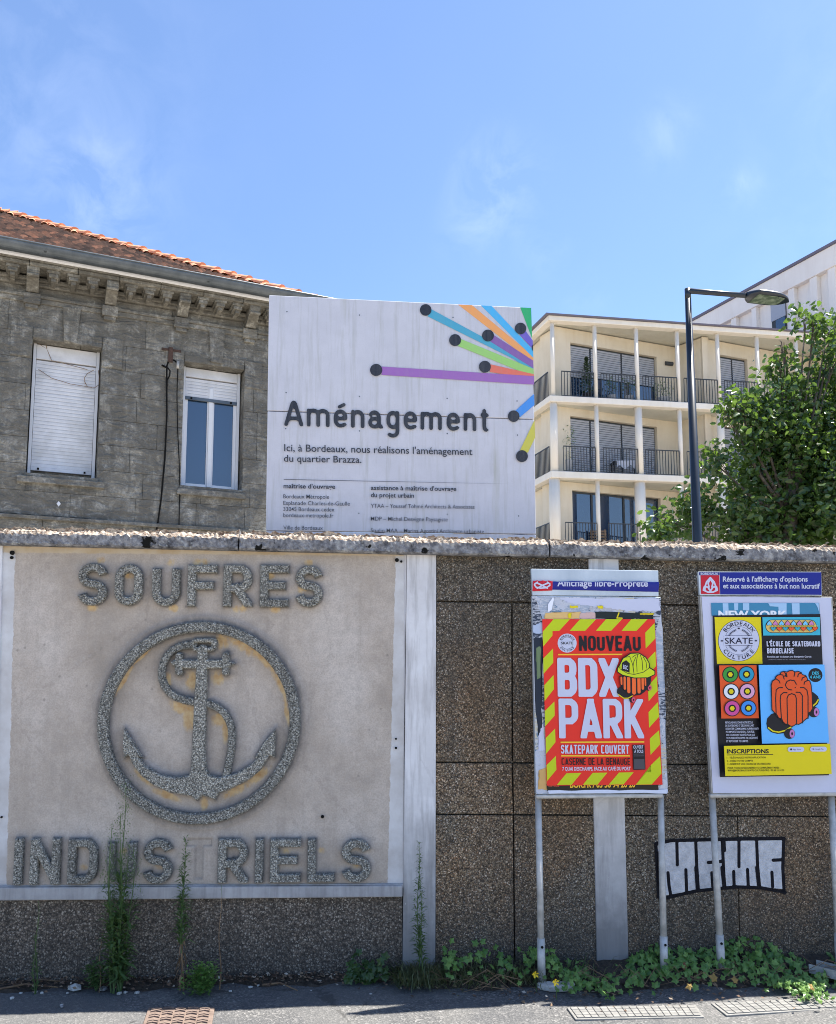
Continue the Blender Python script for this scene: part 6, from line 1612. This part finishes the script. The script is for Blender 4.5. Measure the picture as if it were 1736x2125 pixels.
# ================================================================= GROUND DETAIL
# raised strip of soil and litter along the wall foot
V = []; F = []; n = 150; m = 8
for i in range(n+1):
    u = -2.6+5.6*i/n; right = 1/(1+math.exp(-(u-.15)*6)); wd = .07+.16*right+.03*math.sin(u*9)+.02*math.sin(u*23)+random.uniform(-.01, .01); h = .025+.045*right
    for j in range(m+1):
        t = j/m; V.append((u, -.0-wd*t+.01, h*(1-t**1.6)+random.uniform(-.006, .008)*(t < 1)-.004*(t == 1)))
F = [(i*(m+1)+j, (i+1)*(m+1)+j, (i+1)*(m+1)+j+1, i*(m+1)+j+1) for i in range(n) for j in range(m)]
me = bpy.data.meshes.new('soil_strip'); me.from_pydata(V, [], F); o = link('soil_strip', me, M_SOIL, None, (WALL.o[0], WALL.o[1], 0), (0, 0, WALL.yaw)); tag(o, 'strip of dark soil and leaf litter along the foot of the wall', kind='structure')
def wall_xy(u, d): return (WALL.o[0]+u*WALL.d[0]-d*WALL.n[0]*-1*-1, WALL.o[1]+u*WALL.d[1]-d*WALL.n[1])
# litter: small curled dead leaves and crumbs
mbs = MB()
for _ in range(2600):
    u = random.uniform(-2.5, 2.9); dens = .07+.20/(1+math.exp(-(u-.15)*6)); d = abs(random.gauss(0, dens*.7))+.01; x, y = wall_xy(u, d); s_ = random.uniform(.004, .013); a = random.uniform(0, 6.3); zz = random.uniform(.005, .02)+max(0, (.05 if u > .2 else .025)*(1-d/.22))
    c_, q_ = math.cos(a)*s_, math.sin(a)*s_
    mbs.add([(x-c_, y-q_, zz), (x+q_*.6, y-c_*.6, zz+random.uniform(0, .008)), (x+c_, y+q_, zz+random.uniform(-.003, .008)), (x-q_*.6, y+c_*.6, zz)], [(0, 1, 2, 3)])
t = NT('dead_leaf'); M_DEAD = t.done(t.ramp(t.geo.outputs['Random Per Island'], [(0, (.05,.03,.02)), (.5, (.13,.075,.045)), (.85, (.25,.17,.10)), (1, (.4,.36,.3))]), .8)
o = mbs.build('leaf_litter', M_DEAD); tag(o, 'brown dead leaves and crumbs scattered along the wall foot', kind='stuff')
def gp(px, py, z=0): return ground_pt(px, py, z)
def stone(px, py, r, lab=None, mat=M_STONE, group='pale stone chips on the pavement'):
    bm = bmesh.new(); bmesh.ops.create_icosphere(bm, subdivisions=1, radius=r)
    for v in bm.verts: v.co = Vector((v.co.x*random.uniform(.8, 1.4), v.co.y*random.uniform(.7, 1.1), v.co.z*random.uniform(.45, .75)))
    me = bpy.data.meshes.new('stone_chip'); bm.to_mesh(me); bm.free(); x, y = gp(px, py); o = link('stone_chip', me, mat, None, (x, y, r*.45), (0, 0, random.uniform(0, 3)))
    tag(o, lab or 'small pale stone chip lying on the grey pavement', 'stone', group)
for px, py, r in [(43,2063,.008),(74,2061,.010),(87,2063,.009),(140,2063,.007),(247,2065,.013),(260,2062,.010),(285,2063,.013),(478,2059,.008),(520,2051,.010),(536,2047,.008),(592,2047,.007),(646,2058,.006),(770,2065,.008),(128,2088,.008),(25,2074,.011),(700,2047,.008)]: stone(px, py, r)
stone(155, 2056, .030, 'broad pale mortar lump against the wall foot, left of the tallest weed'); stone(215, 2056, .020, 'grey stone lump right beside the foot of the tallest weed', M_COP); stone(728, 2040, .018, 'grey stone under the maple seedling at the wall foot', M_COP)
stone(128, 2092, .012, 'grey pebble out on the pavement, away from the wall', M_COP)
x, y = gp(1157, 2058)
V = [(math.cos(a)*.085*(1+.15*math.sin(3*a)), math.sin(a)*.035) for a in [i*math.pi/8 for i in range(16)]]
o = MB().column(V, 0, .03).build('concrete_footing', M_STONE, None, bevel=.008, loc=(x, y+.02, 0)); tag(o, 'pale broken concrete footing at the base of the leftmost sign post', 'concrete pad')
# service covers
def cover(tl, tr, br, bl, label, name, cat, mat, cells=None, tread=False, z=.004):
    P = [Vector((*gp(*p), 0)) for p in (bl, br, tr, tl)]; root = tag(empty(name, (P[0]+P[2])/2), label, cat); o0 = (P[0]+P[2])/2
    def bl_(s, t): return P[0].lerp(P[1], s).lerp(P[3].lerp(P[2], s), t)-o0
    def plate(s0, s1, t0, t1, z0, z1, nm, par, bev=.0015, kind=None):
        q = [bl_(s0, t0), bl_(s1, t0), bl_(s1, t1), bl_(s0, t1)]
        return MB().column([(v.x, v.y) for v in q], z0, z1).build(nm, mat, par, bevel=bev)
    fr = MB()
    q = [bl_(s, t) for s, t in ((.0,.0),(1,0),(1,1),(0,1))]
    plate(0, 1, 0, 1, -.02, z, 'frame', root, .003)
    if cells:
        nx_, ny_ = cells
        for i in range(nx_):
            for j in range(ny_):
                g = .05
                plate(.02+.96*(i+g)/nx_, .02+.96*(i+1-g)/nx_, .06+.88*(j+g)/ny_, .06+.88*(j+1-g)/ny_, z, z+.004, 'raised_square', root, .001)
    if tread:
        for i in range(5):
            for j in range(9):
                s0 = .05+.9*i/5; t0 = .03+.94*j/9; d = .035 if (i+j) % 2 else -.0
                qq = [bl_(s0+.01, t0+.01+d), bl_(s0+.085, t0+.045+d), bl_(s0+.165, t0+.01+d), bl_(s0+.165, t0+.045+d), bl_(s0+.085, t0+.085+d), bl_(s0+.01, t0+.045+d)]
                MB().column([(v.x, v.y) for v in qq], z, z+.006).build('tread_bar', mat, root, bevel=.001)
    return root
cvx = lambda x, y: CB(x, y)
cover(CB(665,888), CB(1180,880), CB(1212,926), CB(700,936), 'cement service cover with a grid of raised squares, left of the two', 'service_cover', 'service cover', M_COVER, (17, 4))
cover(CB(1238,872), CB(1800,845), CB(1860,885), CB(1300,920), 'cement service cover with a grid of raised squares, half under creeping ivy at right', 'service_cover', 'service cover', M_COVER, (18, 4))
cover((308,2093),(446,2092),(436,2150),(288,2152), 'rusty brown cast iron manhole cover with a tyre tread pattern, crossing the shadow edge', 'manhole_cover', 'manhole cover', M_RUST, None, True)
# metal channel lying at the right
a = gp(1688, 2008, .05); b = gp(1760, 2040, .02)
d_ = Vector((b[0]-a[0], b[1]-a[1], 0)); ln = d_.length+.35
root = tag(empty('metal_channel', (a[0], a[1], .035), math.atan2(d_.y, d_.x)), 'grey metal channel lying in the ivy by the wall at the right edge', 'metal profile')
MB().box(0, ln, -.045, .045, 0, .006).build('web', M_GALV, root); MB().box(0, ln, -.045, -.040, .006, .04).build('flange', M_GALV, root); MB().box(0, ln, .040, .045, .006, .04).build('flange', M_GALV, root)

# ================================================================= WEEDS
def narrow_leaf(mb, p, d, L_, w, droop=.3):
    d = d.normalized(); s = d.cross(Vector((0, 0, 1))); s = s.normalized() if s.length > .01 else Vector((1, 0, 0))
    q1 = p+d*L_*.5+Vector((0, 0, L_*.06)); q2 = p+d*L_-Vector((0, 0, L_*droop))
    mb.add([p, q1+s*w*.5, q2, q1-s*w*.5], [(0, 1, 2, 3)])
def horseweed(px, pyb, pyt, label, width_px, stems, dist=.10, dry_low=0.0, feather=False, nleaf=None, thick=.004, leafL=.05, density=1.0):
    root_u, _ = WALL.uz(px, pyb, dist); x, y = wall_xy(root_u, dist)
    root = tag(empty('tall_weed', (x, y, 0)), label, 'weed')
    H_ = WALL.uz(px, pyt, dist)[1]; W_ = width_px/FPX*4.2
    dm = MB(); gm_ = MB(); sm = MB(); sd_m = MB()
    for k in range(stems):
        hh = H_*(1 if k == 0 else random.uniform(.55, .93)); off = 0 if k == 0 else random.uniform(-.5, .5)*W_
        b0_ = Vector((random.uniform(-.02, .02)*(k > 0), random.uniform(-.02, .02)*(k > 0), 0)); t0_ = Vector((off, random.uniform(-.03, .02), hh))
        pts = [b0_.lerp(t0_, i/10)+Vector((math.sin(i*.9+k)*.006, 0, 0))+Vector((off*.25*math.sin(i/10*math.pi), 0, 0)) for i in range(11)]
        sp = [thick*(1-.75*i/10) for i in range(11)]
        cut = int(dry_low*10)
        if cut: sd_m.tube(pts[:cut+1], sp[:cut+1], 5)
        sm.tube(pts[cut:], sp[cut:], 5)
        n = int(hh*(150 if nleaf is None else nleaf)*density)
        for i in range(n):
            t = random.uniform(.03, 1)**.85
            ii = min(9, int(t*10)); p = pts[ii].lerp(pts[ii+1], t*10-ii); a = random.uniform(0, 2*math.pi); up_ = random.uniform(.2, 1.1)
            L_ = leafL*random.uniform(.6, 1.2)*(1.15-.75*t); 
            d = Vector((math.cos(a), math.sin(a)*.7, up_))
            if feather and t > .62:
                q = p+Vector((math.cos(a)*.05, math.sin(a)*.03, .03))*random.uniform(.2, 1)*(1.25-t)*1.6
                for _ in range(3): narrow_leaf(gm_, q+Vector((random.gauss(0,.006), random.gauss(0,.006), random.gauss(0,.01))), Vector((random.gauss(0,1), random.gauss(0,1), 1.2)), .016, .0035)
            elif t < dry_low:
                if random.random() < .12: narrow_leaf(dm, p, Vector((math.cos(a), math.sin(a), -.9)), L_*.8, L_*.12, .5)
            else: narrow_leaf(gm_, p, d, L_, L_*.17)
    if sm.v: sm.build('stem', M_WEED, root)
    if sd_m.v: sd_m.build('stem', M_DRY, root)
    if gm_.v: o = gm_.build('leaves', M_WEED, root); o['kind'] = 'stuff'
    if dm.v: o = dm.build('dry_leaves', M_DRY, root); o['kind'] = 'stuff'
    return root
horseweed(243, 2052, 1625, 'tallest green horseweed clump, feathery at the tip, in front of the letters D and U', 54, 8, feather=True, thick=.0045, leafL=.09, density=1.35)
horseweed(374, 2045, 1742, 'medium horseweed with a dry brown lower stem, covering the missing letter T', 16, 2, dry_low=.36, leafL=.08, density=2.4)
horseweed(456, 2040, 1835, 'thin dead brown stem right of the medium horseweed', 8, 1, dry_low=.99, leafL=.03, thick=.003)
horseweed(76, 2020, 1868, 'short slender green weed, leftmost along the wall', 10, 2, leafL=.03, thick=.003, density=2.5)
horseweed(869, 2012, 1745, 'slim horseweed growing up the first white pillar', 10, 2, dry_low=.18, leafL=.055, thick=.0035, density=3)
horseweed(206, 2050, 1915, 'thin pale dry stalk left of the tallest horseweed', 5, 1, dry_low=.99, leafL=.02, thick=.002)
def bush(px, py, rpx, hpx, label, name, n, size, mat, dist=.10, broad=False, cat='plant'):
    u, _ = WALL.uz(px, py, dist); x, y = wall_xy(u, dist); root = tag(empty(name, (x, y, 0)), label, cat)
    r = rpx/FPX*4.2; h = hpx/FPX*4.2; m = MB(); s_ = MB()
    for k in range(max(6, n//22)):
        e = Vector((random.uniform(-r, r), random.uniform(-r*.4, r*.25), random.uniform(.3, 1)*h)); e.x *= (1-.3*e.z/h)
        s_.tube([(0, 0, 0), (e.x*.5, e.y*.5, e.z*.65), e], [.003, .002, .001], 4)
        for _ in range(22 if not broad else 4):
            t = random.uniform(.35, 1.05); p = Vector((e.x*t, e.y*t, e.z*min(1, t*1.15)))+Vector((random.gauss(0, .012), random.gauss(0, .012), random.gauss(0, .012)))
            a = random.uniform(0, 6.3); L_ = size*random.uniform(.6, 1.2)
            if broad: lobed(m, p, L_, a)
            else: narrow_leaf(m, p, Vector((math.cos(a), math.sin(a), random.uniform(-.2, .9))), L_, L_*.5, .1)
    s_.build('stem', M_WEED, root); o = m.build('leaves', mat, root); o['kind'] = 'stuff'; return root
def lobed(mb, p, L_, a, tilt=None):
    n = Vector((random.gauss(0, .45), -.75+random.gauss(0, .4), .7)).normalized(); t = Vector((math.cos(a), 0, math.sin(a))); t = (t-n*t.dot(n)).normalized(); s = n.cross(t)
    rad = [1.0, .55, .85, .45, .62, .40, .62, .45, .85, .55]; vs = [p+n*L_*.06]
    for k, r_ in enumerate(rad):
        b = 2*math.pi*k/10; vs.append(p+(t*math.cos(b)+s*math.sin(b))*r_*L_*.55-n*L_*.08*random.random())
    mb.add(vs, [(0, k+1, (k+1) % 10+1) for k in range(10)])
bush(416, 2062, 42, 58, 'low bushy light green plant at the foot of the dead stem', 'low_bush', 800, .022, M_IVY, dist=.16)
bush(762, 2012, 50, 55, 'dark maple seedling with broad lobed leaves near the end of the plinth', 'maple_seedling', 420, .05, M_LEAF, dist=.09, broad=True)
bush(200, 2040, 22, 50, 'small leafy sprig left of the tallest horseweed foot', 'leafy_sprig', 200, .026, M_WEED, dist=.08)
# creeping ivy over the right part, a mass nobody could count
iv = MB(); stems_ = MB()
def ivh(u):
    return .085+.045*math.sin(u*5.1+.4)+.03*math.sin(u*12.3)
for _ in range(2000):
    u = random.choice([random.uniform(.12, 2.75), random.uniform(.75, 2.6)])
    clump = .5+.5*math.sin(u*9.0+1.3)*math.sin(u*4.1)
    if random.random() > .35+.75*clump: continue
    d = abs(random.gauss(.07, .075)); mh = ivh(u)*(1-min(1, d/.3))+.02; z_ = random.uniform(.3, 1)*mh+.01
    if u < .65: z_ += .03
    x, y = wall_xy(u, d+.01); lobed(iv, Vector((x, y, z_)), random.uniform(.024, .052), random.uniform(0, 6.3))
for _ in range(230):   # trailing tongue over the right cover
    t = random.random()**.7; px = 1600+110*t+random.gauss(0, 14); py = 2052+42*t*random.random()+random.gauss(0, 5); x, y = gp(px, py); lobed(iv, Vector((x, y, .02+random.uniform(0, .04))), random.uniform(.022, .04), random.uniform(0, 6.3))
for _ in range(120):
    px = random.gauss(1190, 22); py = random.uniform(2030, 2072); x, y = gp(px, py); lobed(iv, Vector((x, y, .02+random.uniform(0, .05))), random.uniform(.02, .036), random.uniform(0, 6.3))
for _ in range(60):
    px = random.gauss(1265, 10); py = random.uniform(2040, 2085); x, y = gp(px, py); lobed(iv, Vector((x, y, .015+random.uniform(0, .04))), random.uniform(.02, .036), random.uniform(0, 6.3))
o = iv.build('creeping_ivy', M_IVY); tag(o, 'creeping ivy covering the soil along the right half of the wall', kind='stuff')
for _ in range(120):
    u = random.uniform(.1, 2.8); d = random.uniform(.02, .24); x, y = wall_xy(u, d); a = random.uniform(-.6, .6)+(math.pi if random.random() < .5 else 0); L_ = random.uniform(.08, .25)
    stems_.tube([(x, y, random.uniform(.01, .06)), (x+math.cos(a)*L_*.5, y+math.sin(a)*L_*.3, random.uniform(.03, .10)), (x+math.cos(a)*L_, y+math.sin(a)*L_*.5, random.uniform(.0, .04))], [.0018, .0018, .001], 4)
o = stems_.build('dry_stalks', M_DRY); tag(o, 'thin dry stalks tangled in the ivy and soil', kind='stuff')
# grass tussocks between the pillar and the first post
gr = MB()
for _ in range(2200):
    u = random.gauss(.32, .24) if random.random() < .6 else random.gauss(-.0, .06); u = max(-.1, min(.9, u)); d = abs(random.gauss(.08, .06)); x, y = wall_xy(u, d); a = random.uniform(0, 6.3); L_ = random.uniform(.04, .13)
    tip = Vector((x+math.cos(a)*L_*.7, y+math.sin(a)*L_*.7, L_*random.uniform(.3, .9))); b = Vector((x, y, .02)); m_ = b.lerp(tip, .55)+Vector((0, 0, L_*.2)); s_ = Vector((-math.sin(a), math.cos(a), 0))*.0018
    gr.add([b-s_, b+s_, m_+s_, tip, m_-s_], [(0, 1, 2, 3, 4)])
o = gr.build('grass_tuft', m_leaf('dull_grass', (.05,.075,.025), (.14,.13,.06), .2, .6)); tag(o, 'dull grass and weeds in a tangle left of the first sign post', kind='stuff')
# dry sticks at the left
for i, (xa, ya, xb, yb) in enumerate([(-30,2052,178,2046),(-20,2062,120,2055),(545,2050,618,2062)]):
    A0 = gp(xa, ya); B0 = gp(xb, yb); o = MB().tube([(A0[0], A0[1], .012), ((A0[0]+B0[0])/2, (A0[1]+B0[1])/2+.01, .03), (B0[0], B0[1], .012)], [.005, .004, .002], 6).build('dry_stick', M_DRY)
    tag(o, ('long pale dry stick along the wall foot at the left edge', 'lower dry stick lying at the left edge, nearest the pavement', 'thin curved twig right of the low bush')[i], 'stick')
# single yellow flowers and fallen leaves
MYF = paint((.75,.55,.03), .5)
for px, py, lb in ((1112,2025,'small yellow flower by the foot of the leftmost sign post'),(1154,2041,'yellow flower cluster right of the leftmost sign post')):
    x, y = gp(px, py, .08); fm_ = MB(); 
    for k in range(5): a = k*1.25; fm_.add([(0,0,0),(math.cos(a)*.012,-.006,math.sin(a)*.012+.003),(math.cos(a+.5)*.017,-.009,math.sin(a+.5)*.017),(math.cos(a+.9)*.012,-.006,math.sin(a+.9)*.012)], [(0,1,2,3)])
    r0 = tag(empty('yellow_flower', (x, y, .085)), lb, 'flower'); fm_.build('petals', MYF, r0); MB().tube([(0,0,0),(.005,.01,-.08)], .0015, 5).build('stem', M_WEED, r0)
M_BR = paint((.22,.09,.05), .7); M_YL = paint((.24,.16,.05), .7)
for px, py, s_, mt, lb in ((1421,2010,.035,M_BR,'large reddish brown dead leaf above the ivy, right of the third post'),(1484,2035,.035,M_YL,'yellow fallen leaf in the ivy left of the third post foot'),(1527,2040,.03,M_YL,'ochre fallen leaf in the ivy right of the third post foot'),(1432,2052,.028,M_YL,'greenish yellow leaf low in the ivy'),(1688,2055,.03,M_YL,'pale yellow fallen leaf beside the right service cover')):
    x, y = gp(px, py, .06); m_ = MB(); lobed(m_, Vector((0,0,0)), s_*1.5, random.uniform(0, 6)); o = m_.build('fallen_leaf', mt, None, loc=(x, y, .07)); tag(o, lb, 'leaf')
